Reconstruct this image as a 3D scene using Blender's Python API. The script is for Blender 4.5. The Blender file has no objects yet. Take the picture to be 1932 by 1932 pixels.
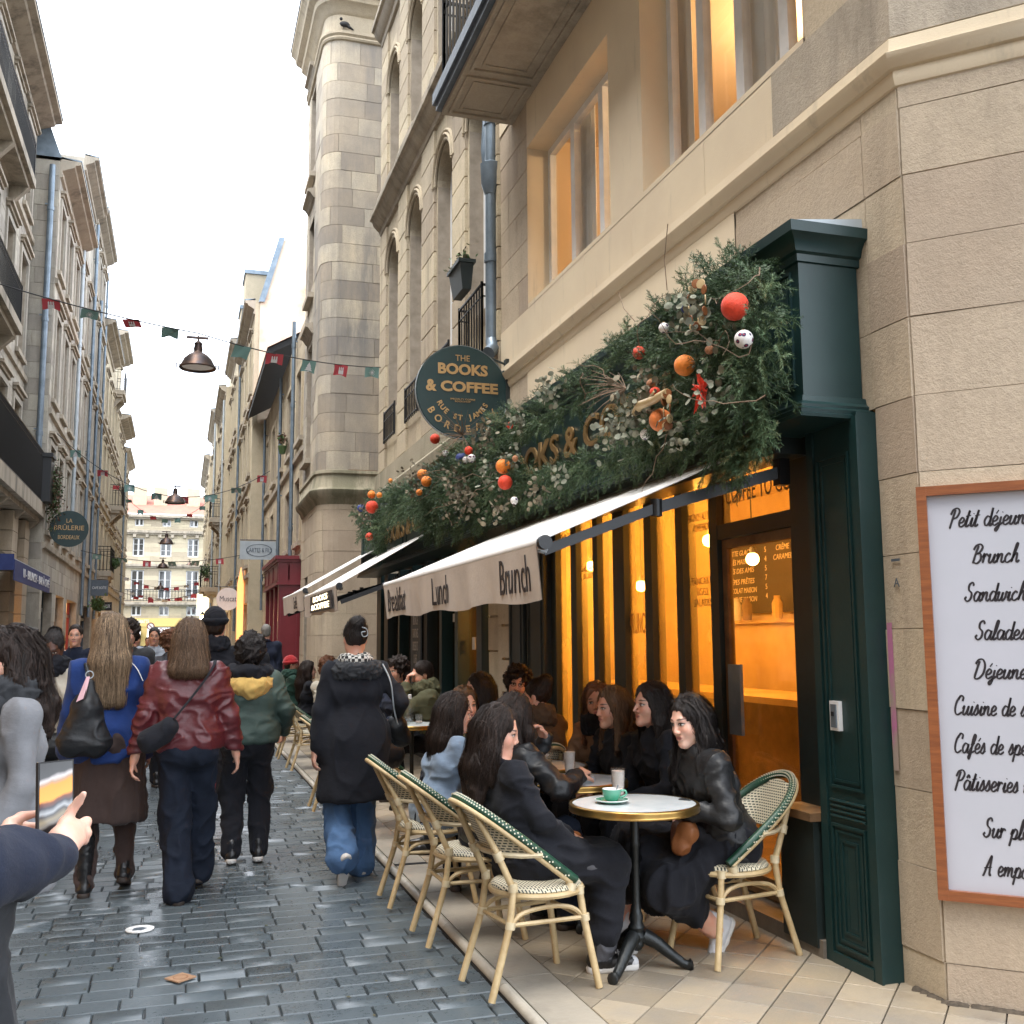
import bpy, math, random
import numpy as np
from mathutils import Vector, Matrix
R = math.radians
scene = bpy.context.scene
# ---------------- camera, world, sun, exposure ----------------
CAM_H, PITCH, YAW, ROLL = 1.55, 7.05, 17.65, 0.4
_p, _y, _r = R(PITCH), R(YAW), R(ROLL)
_F = Vector((math.sin(_y)*math.cos(_p), math.cos(_y)*math.cos(_p), math.sin(_p)))
_R0 = Vector((math.cos(_y), -math.sin(_y), 0)); _U0 = _R0.cross(_F)
_Rt = math.cos(_r)*_R0 - math.sin(_r)*_U0; _Up = math.sin(_r)*_R0 + math.cos(_r)*_U0
cd = bpy.data.cameras.new('camera'); cam = bpy.data.objects.new('camera', cd)
scene.collection.objects.link(cam)
cam.matrix_world = Matrix(((_Rt.x, _Up.x, -_F.x, 0), (_Rt.y, _Up.y, -_F.y, 0), (_Rt.z, _Up.z, -_F.z, CAM_H), (0, 0, 0, 1)))
cd.sensor_width = 36; cd.lens = 36*1960/1932; cd.clip_start = 0.05; cd.clip_end = 2000
scene.camera = cam
w = bpy.data.worlds.new('World'); scene.world = w; w.use_nodes = True
wt = w.node_tree; wt.nodes.clear()
def node(t, typ, ins=None, **props):
    n = t.nodes.new(typ)
    for k, v in props.items(): setattr(n, k, v)
    for k, v in (ins or {}).items():
        s = n.inputs[k]
        if hasattr(v, 'is_output') or isinstance(v, bpy.types.NodeSocket): t.links.new(v, s)
        else: s.default_value = v
    return n
_sky = node(wt, 'ShaderNodeTexSky', sky_type='NISHITA', sun_disc=False, sun_elevation=R(57), sun_rotation=R(246))
_tc = node(wt, 'ShaderNodeTexCoord')
_nz = node(wt, 'ShaderNodeTexNoise', {'Vector': _tc.outputs['Generated'], 'Scale': 2.2, 'Detail': 4.0})
_cr = node(wt, 'ShaderNodeValToRGB', {0: _nz.outputs[0]})
_cr.color_ramp.elements[0].position = .3; _cr.color_ramp.elements[0].color = (.80, .88, 1.0, 1)
_cr.color_ramp.elements[1].position = .7; _cr.color_ramp.elements[1].color = (.95, .97, 1.0, 1)
_bs = node(wt, 'ShaderNodeBackground', {'Color': _sky.outputs[0], 'Strength': .1})
_bc = node(wt, 'ShaderNodeBackground', {'Color': _cr.outputs[0], 'Strength': 1.12})
_mx = node(wt, 'ShaderNodeMixShader', {0: .88, 1: _bs.outputs[0], 2: _bc.outputs[0]})
node(wt, 'ShaderNodeOutputWorld', {0: _mx.outputs[0]})
sl = bpy.data.lights.new('sun', 'SUN'); sl.energy = 1.5; sl.angle = R(35); sl.color = (1, .95, .88)
sun = bpy.data.objects.new('sun', sl); scene.collection.objects.link(sun)
sun.rotation_euler = Vector((-.36, -.16, .92)).to_track_quat('Z', 'Y').to_euler()
vs = scene.view_settings; vs.view_transform = 'Standard'; vs.look = 'None'; vs.gamma = 1; vs.exposure = 2.15
vs.use_curve_mapping = False
cy = scene.cycles
cy.max_bounces = 7; cy.diffuse_bounces = 3; cy.glossy_bounces = 3; cy.transmission_bounces = 4; cy.transparent_max_bounces = 12
cy.caustics_reflective = False; cy.caustics_refractive = False; cy.sample_clamp_indirect = 4
cy.use_denoising = True
try: cy.denoiser = 'OPENIMAGEDENOISE'
except Exception: pass
rng = random.Random(7)
COL = scene.collection
# ---------------- materials ----------------
def L3(c): return (c[0], c[1], c[2], 1)
def srgb(r, g, b):
    f = lambda v: (v/255/12.92) if v/255 <= .04045 else ((v/255+.055)/1.055)**2.4
    return (f(r), f(g), f(b))
def newmat(name):
    m = bpy.data.materials.new(name); m.use_nodes = True; t = m.node_tree; t.nodes.clear()
    b = node(t, 'ShaderNodeBsdfPrincipled'); node(t, 'ShaderNodeOutputMaterial', {0: b.outputs[0]})
    return m, t, b
def mixc(t, fac, a, b, mode='MIX'):
    n = t.nodes.new('ShaderNodeMix'); n.data_type = 'RGBA'; n.blend_type = mode
    for k, v in ((0, fac), (6, a), (7, b)):
        if isinstance(v, bpy.types.NodeSocket): t.links.new(v, n.inputs[k])
        else: n.inputs[k].default_value = v if k == 0 else L3(v)
    return n.outputs[2]
def noise(t, vec, scale, detail=4, rough=.55, stretch=None):
    if stretch:
        vec = node(t, 'ShaderNodeMapping', {'Vector': vec, 'Scale': stretch}).outputs[0]
    return node(t, 'ShaderNodeTexNoise', {'Vector': vec, 'Scale': scale, 'Detail': detail, 'Roughness': rough}).outputs[0]
def ramp(t, fac, p0, p1, c0=(0, 0, 0), c1=(1, 1, 1)):
    n = node(t, 'ShaderNodeValToRGB', {0: fac}); e = n.color_ramp.elements
    e[0].position = p0; e[0].color = L3(c0); e[1].position = p1; e[1].color = L3(c1); return n.outputs[0]
def math_(t, op, a, b=None):
    n = t.nodes.new('ShaderNodeMath'); n.operation = op
    for k, v in ((0, a), (1, b)):
        if v is None: continue
        if isinstance(v, bpy.types.NodeSocket): t.links.new(v, n.inputs[k])
        else: n.inputs[k].default_value = v
    return n.outputs[0]
def mk(name, c, rough=.6, metal=0., spec=.5, c2=None, ns=3., nd=5, lo=.35, hi=.65, bump=0, bs=40., bd=.01, stretch=None, coat=0, sheen=0, var=0, attr=None, emit=None, es=0, alpha=None, trans=0, spot=None):
    m, t, b = newmat(name)
    tc = node(t, 'ShaderNodeTexCoord').outputs['Object']
    col = None
    if attr: col = node(t, 'ShaderNodeAttribute', attribute_name=attr).outputs['Color']
    if c2 is not None:
        col = mixc(t, ramp(t, noise(t, tc, ns, nd, .6, stretch), lo, hi), col or c, c2)
    if spot: # (color, scale, lo, hi)
        col = mixc(t, ramp(t, noise(t, tc, spot[1], 6, .65, spot[4] if len(spot) > 4 else None), spot[2], spot[3]), col if col is not None else c, spot[0])
    if var:
        oi = node(t, 'ShaderNodeAttribute', attribute_name='var').outputs['Fac']
        v = node(t, 'ShaderNodeMapRange', {0: oi, 1: 0., 2: 1., 3: 1-var, 4: 1+var}).outputs[0]
        hs = node(t, 'ShaderNodeHueSaturation', {'Value': v, 'Color': col if col is not None else L3(c)}); col = hs.outputs[0]
    if col is not None: t.links.new(col, b.inputs['Base Color'])
    else: b.inputs['Base Color'].default_value = L3(c)
    b.inputs['Roughness'].default_value = rough; b.inputs['Metallic'].default_value = metal
    b.inputs['Specular IOR Level'].default_value = spec
    if coat: b.inputs['Coat Weight'].default_value = coat; b.inputs['Coat Roughness'].default_value = .15
    if sheen: b.inputs['Sheen Weight'].default_value = sheen; b.inputs['Sheen Roughness'].default_value = .5
    if emit: b.inputs['Emission Color'].default_value = L3(emit); b.inputs['Emission Strength'].default_value = es
    if trans: b.inputs['Transmission Weight'].default_value = trans
    if alpha is not None: b.inputs['Alpha'].default_value = alpha
    if bump:
        h = noise(t, tc, bs, 5, .6, stretch)
        bn = node(t, 'ShaderNodeBump', {'Height': h, 'Strength': bump, 'Distance': bd}); t.links.new(bn.outputs[0], b.inputs['Normal'])
    return m
def stone(name, c, c2, soot=(.10, .09, .08), sootlo=.56, soothi=.8, var=.18, bump=.6, streak=True, scale=1.):
    m, t, b = newmat(name)
    g = node(t, 'ShaderNodeNewGeometry').outputs['Position']
    big = noise(t, g, .9*scale, 6, .6); med = noise(t, g, 5*scale, 6, .65); fine = noise(t, g, 45*scale, 5, .6)
    col = mixc(t, ramp(t, big, .35, .65), c, c2)
    col = mixc(t, math_(t, 'MULTIPLY', ramp(t, med, .35, .75), .45), col, tuple(x*.72 for x in c2))
    va = node(t, 'ShaderNodeAttribute', attribute_name='var').outputs['Fac']
    v = node(t, 'ShaderNodeMapRange', {0: va, 1: 0., 2: 1., 3: 1-var, 4: 1+var}).outputs[0]
    h = node(t, 'ShaderNodeMapRange', {0: va, 1: 0., 2: 1., 3: .492, 4: .508}).outputs[0]
    col = node(t, 'ShaderNodeHueSaturation', {'Hue': h, 'Value': v, 'Color': col}).outputs[0]
    if streak:
        s1 = noise(t, g, 1.3*scale, 7, .7, (2.2, 2.2, .35)); s2 = noise(t, g, .35*scale, 3, .5)
        f = math_(t, 'MULTIPLY', ramp(t, s1, sootlo, soothi), ramp(t, s2, .35, .6))
        col = mixc(t, math_(t, 'MULTIPLY', f, .8), col, soot)
    col = mixc(t, math_(t, 'MULTIPLY', ramp(t, fine, .46, .8), .5), col, tuple(x*.55 for x in c2))
    t.links.new(col, b.inputs['Base Color']); b.inputs['Roughness'].default_value = .88; b.inputs['Specular IOR Level'].default_value = .25
    hh = math_(t, 'ADD', math_(t, 'MULTIPLY', med, .7), math_(t, 'ADD', math_(t, 'MULTIPLY', fine, .6), math_(t, 'MULTIPLY', noise(t, g, 130*scale, 3, .6), .5)))
    bn = node(t, 'ShaderNodeBump', {'Height': hh, 'Strength': bump, 'Distance': .012}); t.links.new(bn.outputs[0], b.inputs['Normal'])
    return m
M = {}
M['stone_near'] = stone('stone_corner', (.44, .36, .27), (.50, .42, .32), soot=(.20, .17, .13), sootlo=.5, soothi=.8, var=.13, bump=.5)
M['stone_r'] = stone('stone_pale', (.50, .42, .30), (.42, .36, .27), sootlo=.52, soothi=.75)
M['stone_tower'] = stone('stone_tower', (.50, .42, .31), (.38, .34, .28), soot=(.15, .15, .155), sootlo=.36, soothi=.62, var=.30)
M['stone_l'] = stone('stone_left', (.46, .42, .35), (.38, .355, .31), sootlo=.46, soothi=.78)
M['stone_far'] = stone('stone_far', (.54, .465, .34), (.47, .41, .30), sootlo=.66, soothi=.9)
M['stone_ledge'] = stone('stone_ledge', (.36, .32, .26), (.46, .40, .32), soot=(.05, .05, .045), sootlo=.45, soothi=.7)
M['stone_moss'] = stone('stone_moss', (.30, .27, .2), (.40, .35, .26), soot=(.04, .05, .02), sootlo=.36, soothi=.6)
M['mortar'] = mk('mortar', (.27, .23, .18), .95, c2=(.36, .31, .25), ns=6, bump=.4)
M['render'] = mk('cream_render', (.68, .58, .42), .85, c2=(.62, .52, .38), ns=1.2, bump=.15, bs=90, spot=((.42, .36, .27), 2.5, .6, .85, (3, 3, .4)))
M['white_paint'] = mk('white_paint', (.74, .75, .76), .35, c2=(.66, .67, .68), ns=8)
M['green'] = mk('green_paint', (.006, .026, .027), .4, c2=(.009, .032, .032), ns=5, bump=.06, bs=60, spec=.45)
M['green_d'] = mk('green_paint_dark', (.012, .020, .020), .42, c2=(.018, .026, .025), ns=5)
M['black_metal'] = mk('black_metal', (.018, .019, .021), .42, metal=.3, bump=.1)
M['iron'] = mk('cast_iron', (.022, .025, .026), .38, metal=.6, bump=.35, bs=50, spec=.6)
M['zinc'] = mk('zinc', (.20, .25, .30), .45, metal=.55, c2=(.13, .17, .21), ns=4)
M['zinc_l'] = mk('zinc_light', (.42, .47, .50), .5, metal=.3, c2=(.33, .37, .40), ns=3)
M['slate'] = mk('slate', (.09, .11, .14), .5, c2=(.06, .08, .1), ns=6, bump=.5, bs=15)
M['tile_roof'] = mk('clay_roof', (.34, .125, .085), .8, c2=(.26, .10, .075), ns=2, bump=.6, bs=8)
M['dark_glass'] = mk('window_glass', (.03, .035, .04), .04, spec=.9, c2=(.06, .06, .06), ns=.7)
M['brass'] = mk('brass', (.50, .32, .10), .28, metal=.95, c2=(.36, .22, .07), ns=9)
M['gold'] = mk('gold_letter', (.42, .27, .12), .35, metal=.5)
M['wood'] = mk('varnished_wood', (.26, .085, .028), .38, c2=(.17, .05, .018), ns=6, stretch=(1, 1, 12), coat=.3, bump=.15, bs=20)
M['curtain'] = mk('net_curtain', (.75, .74, .70), .9)
M['black'] = mk('matt_black', (.012, .012, .013), .7)
M['letter'] = mk('dark_lettering', (.018, .016, .022), .5)
M['white'] = mk('white_board', (.44, .455, .52), .45, c2=(.41, .43, .485), ns=1.5)
M['red_paint'] = mk('red_paint', (.17, .012, .020), .38, c2=(.14, .010, .016), ns=3, bump=.05)
M['yellow_paint'] = mk('yellow_paint', (.55, .40, .14), .6)
M['warm'] = mk('lit_interior', (.5, .3, .12), .8, emit=(1, .50, .16), es=1.0)
def warm_glow(name, c, s, c2=None):
    m, t, b = newmat(name)
    tc = node(t, 'ShaderNodeTexCoord').outputs['Object']
    f = ramp(t, noise(t, tc, 1.6, 4), .3, .72)
    t.links.new(mixc(t, f, c, c2 or tuple(x*.25 for x in c)), b.inputs['Emission Color']); b.inputs['Emission Strength'].default_value = s
    b.inputs['Base Color'].default_value = L3(tuple(x*.4 for x in c)); b.inputs['Roughness'].default_value = .25
    return m
M['shopglow'] = warm_glow('lit_shop_window', (1, .52, .18), .55)
M['roomglow'] = warm_glow('lit_room', (1, .60, .26), .5)
# ---------------- objects ----------------
def V3(p): return np.array(p, float)
def tag(o, label=None, cat=None, group=None, kind=None):
    if label: o['label'] = label
    if cat: o['category'] = cat
    if group: o['group'] = group
    if kind: o['kind'] = kind
    return o
ORG = {}
def thing(name, label, cat, loc=(0, 0, 0), group=None, kind=None):
    o = bpy.data.objects.new(name, None); COL.objects.link(o); o.location = loc; o.empty_display_size = .1
    ORG[o.name] = V3(loc); return tag(o, label, cat, group, kind)
def link(name, me, parent=None, loc=None, kind=None):
    o = bpy.data.objects.new(name, me); COL.objects.link(o)
    if parent is not None:
        o.parent = parent; ORG[o.name] = ORG[parent.name]
    if loc is not None: o.location = loc
    if kind: o['kind'] = kind
    return o
def mesh(name, v, f, mats, smooth=None, mi=None, fvar=None, vattr=None):
    me = bpy.data.meshes.new(name)
    v = np.asarray(v, np.float32)
    if isinstance(f, np.ndarray):
        nf, k = f.shape; me.vertices.add(len(v)); me.vertices.foreach_set('co', v.ravel())
        me.loops.add(nf*k); me.loops.foreach_set('vertex_index', f.astype(np.int32).ravel())
        me.polygons.add(nf); me.polygons.foreach_set('loop_start', np.arange(0, nf*k, k, dtype=np.int32)); me.polygons.foreach_set('loop_total', np.full(nf, k, np.int32))
        me.update(calc_edges=True)
    else: me.from_pydata(v.tolist(), [], f); me.update()
    for m in (mats if isinstance(mats, (list, tuple)) else [mats]): me.materials.append(M[m] if isinstance(m, str) else m)
    if mi is not None: me.polygons.foreach_set('material_index', np.asarray(mi, np.int32))
    if smooth is not None:
        me.polygons.foreach_set('use_smooth', [True]*len(me.polygons))
        if smooth < 179: me.set_sharp_from_angle(angle=R(smooth))
    if fvar is not None:
        a = me.attributes.new('var', 'FLOAT', 'FACE'); a.data.foreach_set('value', np.asarray(fvar, np.float32))
    for k, arr in (vattr or {}).items():
        a = me.attributes.new(k, 'FLOAT_VECTOR', 'POINT'); a.data.foreach_set('vector', np.asarray(arr, np.float32).ravel())
    return me
class MB:
    def __init__(s): s.v = []; s.f = []; s.m = []; s.a = []; s.cm = 0; s.ca = .5
    def add(s, vs, fs):
        k = len(s.v); s.v.extend([tuple(map(float, p)) for p in vs])
        for f in fs: s.f.append([k+i for i in f]); s.m.append(s.cm); s.a.append(s.ca)
        return s
    def box(s, c, d, rot=None):
        c = V3(c); hx, hy, hz = [x/2 for x in d]
        P = [V3((x, y, z)) for x in (-hx, hx) for y in (-hy, hy) for z in (-hz, hz)]
        if rot is not None:
            rm = np.array(rot.to_3x3() if hasattr(rot, 'to_3x3') else rot); P = [rm @ p for p in P]
        return s.add([p+c for p in P], [(0, 1, 3, 2), (4, 6, 7, 5), (0, 4, 5, 1), (2, 3, 7, 6), (0, 2, 6, 4), (1, 5, 7, 3)])
    def b2(s, a, b):
        a = V3(a); b = V3(b); lo = np.minimum(a, b); hi = np.maximum(a, b); return s.box((lo+hi)/2, hi-lo)
    def quad(s, a, b, c, d): return s.add([a, b, c, d], [(0, 1, 2, 3)])
    def tube(s, pts, r, n=8, closed=False, cap=True, flat=None):
        pts = [V3(p) for p in pts]; m = len(pts); rs = r if hasattr(r, '__len__') else [r]*m
        vs = []; up = None
        for i in range(m):
            if closed: t = pts[(i+1) % m]-pts[i-1]
            else: t = pts[min(i+1, m-1)]-pts[max(i-1, 0)]
            t = t/(np.linalg.norm(t)+1e-9)
            if up is None:
                up = np.cross(t, (0, 0, 1.)); 
                if np.linalg.norm(up) < .1: up = np.cross(t, (1., 0, 0))
            up = up-t*(up@t); up /= np.linalg.norm(up)+1e-9; q = np.cross(t, up)
            for k in range(n):
                a = 2*math.pi*k/n; vs.append(pts[i]+rs[i]*(math.cos(a)*up+math.sin(a)*q*(flat or 1)))
        fs = []
        for i in range(m if closed else m-1):
            j = (i+1) % m
            for k in range(n): fs.append((i*n+k, i*n+(k+1) % n, j*n+(k+1) % n, j*n+k))
        if cap and not closed: fs.append(tuple(range(n))[::-1]); fs.append(tuple((m-1)*n+k for k in range(n)))
        return s.add(vs, fs)
    def lathe(s, prof, c=(0, 0, 0), n=24, cap=True, axis=None):
        c = V3(c); vs = []
        for r, z in prof:
            for k in range(n):
                a = 2*math.pi*k/n; p = V3((r*math.cos(a), r*math.sin(a), z)); vs.append((np.array(axis) @ p if axis is not None else p)+c)
        fs = [(i*n+k, i*n+(k+1) % n, (i+1)*n+(k+1) % n, (i+1)*n+k) for i in range(len(prof)-1) for k in range(n)]
        if cap: fs.append(tuple(range(n))[::-1]); fs.append(tuple((len(prof)-1)*n+k for k in range(n)))
        return s.add(vs, fs)
    def ball(s, c, r, n=12, sc=(1, 1, 1)):
        pr = [(max(1e-4, r*math.sin(math.pi*i/(n//2+2))), -r*math.cos(math.pi*i/(n//2+2))) for i in range(n//2+3)]
        k = len(s.v); s.lathe(pr, (0, 0, 0), n, cap=False); c = V3(c)
        for i in range(k, len(s.v)): s.v[i] = tuple(V3(s.v[i])*V3(sc)+c)
        return s
    def sweep(s, path, prof, closed=False, z0=0):
        """path: (x,y) points, outward side = right of travel; prof: (offset, z)"""
        n = len(path); P = [V3((*p, 0)) for p in path]; out = []
        for i in range(n):
            ds = []
            if i > 0 or closed: d = P[i]-P[i-1]; ds.append(d/np.linalg.norm(d))
            if i < n-1 or closed: d = P[(i+1) % n]-P[i]; ds.append(d/np.linalg.norm(d))
            ns = [V3((d[1], -d[0], 0)) for d in ds]; nn = sum(ns); nn /= np.linalg.norm(nn); nn = nn/max(.3, nn@ns[0])
            for o, z in prof: out.append(P[i]+nn*o+V3((0, 0, z+z0)))
        k = len(prof); fs = []
        for i in range(n if closed else n-1):
            j = (i+1) % n
            for q in range(k-1): fs.append((i*k+q, j*k+q, j*k+q+1, i*k+q+1))
        if not closed: fs.append(tuple(range(k))); fs.append(tuple((n-1)*k+q for q in range(k))[::-1])
        return s.add(out, fs)
    def build(s, name, mats, parent=None, smooth=None, origin=None, kind=None, recenter=True, loc=None):
        if not s.v: return None
        v = np.array(s.v, np.float32)
        if parent is not None and origin is None: off = ORG.get(parent.name, np.zeros(3))
        elif origin is not None: off = V3(origin)
        else: off = V3(((v[:, 0].min()+v[:, 0].max())/2, (v[:, 1].min()+v[:, 1].max())/2, v[:, 2].min()))
        me = mesh(name, v-off.astype(np.float32), s.f, mats, smooth, s.m if isinstance(mats, (list, tuple)) and len(mats) > 1 else None, s.a)
        o = link(name, me, parent, None if parent is not None else off, kind)
        if parent is None: ORG[o.name] = off
        return o
def box_part(name, a, b, mat, parent, **k): return MB().b2(a, b).build(name, mat, parent, **k)
def copy_tree(o, parent=None, **tags):
    c = o.copy(); COL.objects.link(c); c.parent = parent
    for ch in o.children: copy_tree(ch, c)
    return tag(c, **tags) if tags else c
_fontobj = None
def text_mesh(s, size=1., shear=0., bold=0., extrude=.002, align='CENTER', spacing=1., res=3):
    cu = bpy.data.curves.new('txt', 'FONT'); cu.body = s; cu.size = size; cu.shear = shear; cu.offset = bold; cu.extrude = extrude
    cu.align_x = align; cu.align_y = 'CENTER'; cu.space_character = spacing; cu.resolution_u = res
    o = bpy.data.objects.new('txt', cu); COL.objects.link(o)
    bpy.context.view_layer.update()
    me = bpy.data.meshes.new_from_object(o.evaluated_get(bpy.context.evaluated_depsgraph_get()))
    bpy.data.objects.remove(o); return me
def lettering(s, mat, parent, P, U, W, size, width=None, height=None, xf=None, name='lettering', **k):
    """text laid at P along U (reading direction) with up W"""
    me = text_mesh(s, size, **k)
    n = len(me.vertices); co = np.zeros(n*3, np.float32); me.vertices.foreach_get('co', co); co = co.reshape(-1, 3)
    if width: co[:, 0] *= width/max(1e-6, co[:, 0].max()-co[:, 0].min())
    if height: co[:, 1] *= height/max(1e-6, co[:, 1].max()-co[:, 1].min())
    U = V3(U); U /= np.linalg.norm(U); W = V3(W); W /= np.linalg.norm(W); Nn = np.cross(U, W)
    w_ = co[:, :1]*U+co[:, 1:2]*W+co[:, 2:3]*Nn+V3(P) if xf is None else np.array([xf(*c) for c in co])
    if parent is not None: w_ = w_-ORG[parent.name]
    me.vertices.foreach_set('co', w_.astype(np.float32).ravel()); me.update()
    me.materials.clear(); me.materials.append(M[mat]); return link(name, me, parent)
def wall(parent, name, P0, U, N, ul, z0, z1, holes, mat, depth=.25, back=0., kind=None, smooth=None, revmat=None):
    P0, U, N = V3(P0), V3(U), V3(N); mb = MB()
    us = sorted({0., ul, *[min(max(x, 0), ul) for h in holes for x in h[:2]]}); zs = sorted({z0, z1, *[min(max(x, z0), z1) for h in holes for x in h[2:4]]})
    pt = lambda u, z, d=0: P0+U*u+V3((0, 0, z))-N*(d+back)
    for a, b in zip(us, us[1:]):
        for c, d in zip(zs, zs[1:]):
            mu, mz = (a+b)/2, (c+d)/2
            if b-a < 1e-4 or d-c < 1e-4 or any(h[0] < mu < h[1] and h[2] < mz < h[3] for h in holes): continue
            mb.quad(pt(a, c), pt(b, c), pt(b, d), pt(a, d))
    for h in holes:
        a, b, c, d = h[:4]; dd = (h[4] if len(h) > 4 else depth)
        for p, q in (((a, c), (a, d)), ((a, d), (b, d)), ((b, d), (b, c)), ((b, c), (a, c))):
            mb.quad(pt(*p), pt(*q), pt(*q, dd), pt(*p, dd))
    return mb.build(name, mat, parent, kind=kind)
def ashlar(parent, name, P0, U, N, ul, z0, z1, ch, Ls, mat, holes=(), pieces=True, gap=.006, proud=.014, seed=1, rough=.004, zs=None, limit=None):
    P0, U, N = V3(P0), V3(U), V3(N); rg = random.Random(seed)
    if zs is None:
        n = max(1, round((z1-z0)/ch)); zs = [z0+(z1-z0)*i/n for i in range(n+1)]
    zs = set(zs)
    for h in holes:
        for z in h[2:4]:
            if z0+.03 < z < z1-.03:
                near = [q for q in zs if abs(q-z) < ch*.3 and z0 < q < z1]
                for q in near: zs.discard(q)
                zs.add(z)
    zs = sorted(zs); mb = MB(); cnt = 0
    for ri, (c, d) in enumerate(zip(zs, zs[1:])):
        mz = (c+d)/2; occ = sorted((max(0, h[0]), min(ul, h[1])) for h in holes if h[2] < mz < h[3] and h[1] > 0 and h[0] < ul)
        free = []; u = 0
        for a, b in occ:
            if a-u > .03: free.append((u, a))
            u = max(u, b)
        if ul-u > .03: free.append((u, ul))
        for a, b in free:
            n = max(1, round((b-a)/Ls)); cuts = [a+(b-a)*i/n for i in range(n+1)]
            if n > 1:
                sh = (Ls*.25 if ri % 2 else -Ls*.25)
                cuts = [cuts[0]]+[min(max(x+sh+rg.uniform(-.1, .1)*Ls, a+.08), b-.08) for x in cuts[1:-1]]+[cuts[-1]]
            for p, q in zip(cuts, cuts[1:]):
                if q-p < .04: continue
                g = gap; pr = proud+rg.uniform(-rough, rough); mb2 = MB() if pieces else mb
                mb2.ca = rg.random()
                pt = lambda uu, zz, o: P0+U*uu+V3((0, 0, zz))+N*o
                g0 = g*.45
                J = lambda: rg.uniform(-.0022, .0022)
                mb2.add([pt(p+g+J(), c+g+J(), pr), pt(q-g+J(), c+g+J(), pr), pt(q-g+J(), d-g+J(), pr), pt(p+g+J(), d-g+J(), pr), pt(p+g0, c+g0, .0), pt(q-g0, c+g0, .0), pt(q-g0, d-g0, .0), pt(p+g0, d-g0, .0)],
                        [(0, 1, 2, 3), (4, 5, 1, 0), (5, 6, 2, 1), (6, 7, 3, 2), (7, 4, 0, 3)])
                if pieces: mb2.build(name, mat, parent)
                cnt += 1
    if not pieces: mb.build(name+'_face', mat, parent, kind='stuff')
    return cnt
def window(parent, P0, U, N, u0, u1, z0, z1, back, frame='white_paint', cols=2, rows=3, pane='dark_glass', fw=.06, name='window', bar=.03, arch=False):
    P0, U, N = V3(P0), V3(U), V3(N); mb = MB(); pt = lambda u, z, d=0: P0+U*u+V3((0, 0, z))-N*(back+d)
    def bx(a, b, c, d, t=.03, o=0.):
        mb.add([pt(a, c, -t-o), pt(b, c, -t-o), pt(b, d, -t-o), pt(a, d, -t-o), pt(a, c, t), pt(b, c, t), pt(b, d, t), pt(a, d, t)], [(0, 1, 2, 3), (7, 6, 5, 4), (0, 4, 5, 1), (1, 5, 6, 2), (2, 6, 7, 3), (3, 7, 4, 0)])
    bx(u0, u0+fw, z0, z1); bx(u1-fw, u1, z0, z1); bx(u0+fw, u1-fw, z0, z0+fw*1.2); bx(u0+fw, u1-fw, z1-fw, z1)
    W = u1-u0
    for i in range(1, cols): x = u0+W*i/cols; bx(x-fw*.7, x+fw*.7, z0+fw*1.2, z1-fw, o=.004)
    for i in range(1, rows):
        z = z0+(z1-z0)*i/rows
        for k in range(cols):
            a = u0+W*k/cols+fw*.7; b = u0+W*(k+1)/cols-fw*.7; bx(a, b, z-bar/2, z+bar/2, .018)
    w_ = mb.build(name, frame, parent)
    p = MB(); 
    p.add([pt(u0+fw*.5, z0+fw*.5, 0), pt(u1-fw*.5, z0+fw*.5, 0), pt(u1-fw*.5, z1-fw*.5, 0), pt(u0+fw*.5, z1-fw*.5, 0), pt(u0+fw*.5, z0+fw*.5, .012), pt(u1-fw*.5, z0+fw*.5, .012), pt(u1-fw*.5, z1-fw*.5, .012), pt(u0+fw*.5, z1-fw*.5, .012)], [(0, 1, 2, 3), (7, 6, 5, 4), (0, 4, 5, 1), (1, 5, 6, 2), (2, 6, 7, 3), (3, 7, 4, 0)])
    p.build('pane', pane, w_); return w_
# ================= glass =================
def glass(name, tint=(1, 1, 1), fog=0., fogc=(.8, .6, .3), rough=.03, refl=.12):
    m, t, b = newmat(name); out = [n for n in t.nodes if n.type == 'OUTPUT_MATERIAL'][0]; t.nodes.remove(b)
    gp = node(t, 'ShaderNodeNewGeometry').outputs['Position']
    tr = node(t, 'ShaderNodeBsdfTransparent', {'Color': L3(tint)}); gl = node(t, 'ShaderNodeBsdfGlossy', {'Color': (1, 1, 1, 1), 'Roughness': rough})
    lw = node(t, 'ShaderNodeLayerWeight', {'Blend': .2}).outputs['Fresnel']
    sh = tr.outputs[0]
    if fog:
        tl = node(t, 'ShaderNodeBsdfTranslucent', {'Color': L3(fogc)}); f = math_(t, 'MULTIPLY', ramp(t, noise(t, gp, 2.2, 4, .55, (1, 1, .5)), .1, .9), fog)
        sh = node(t, 'ShaderNodeMixShader', {0: f, 1: sh, 2: tl.outputs[0]}).outputs[0]
    bf = math_(t, 'SUBTRACT', 1., node(t, 'ShaderNodeNewGeometry').outputs['Backfacing']); fac = math_(t, 'MULTIPLY', math_(t, 'ADD', math_(t, 'MULTIPLY', lw, 1-refl), refl*.4), bf)
    mx = node(t, 'ShaderNodeMixShader', {0: fac, 1: sh, 2: gl.outputs[0]}); t.links.new(mx.outputs[0], out.inputs[0]); return m
M['cafe_glass'] = glass('steamed_cafe_glass', (1, .85, .52), .45, (1, .76, .34), .10, .02)
M['door_glass'] = glass('cafe_door_glass', (1, .88, .66), .12, (1, .72, .32), .05, .06)
M['cafe_up'] = glass('upstairs_glass', (.95, .95, .95), 0, rough=.02, refl=.08)
M['tumbler'] = glass('drinking_glass', (.93, .95, .95), .10, (.8, .8, .8), .05, .1)
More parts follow.
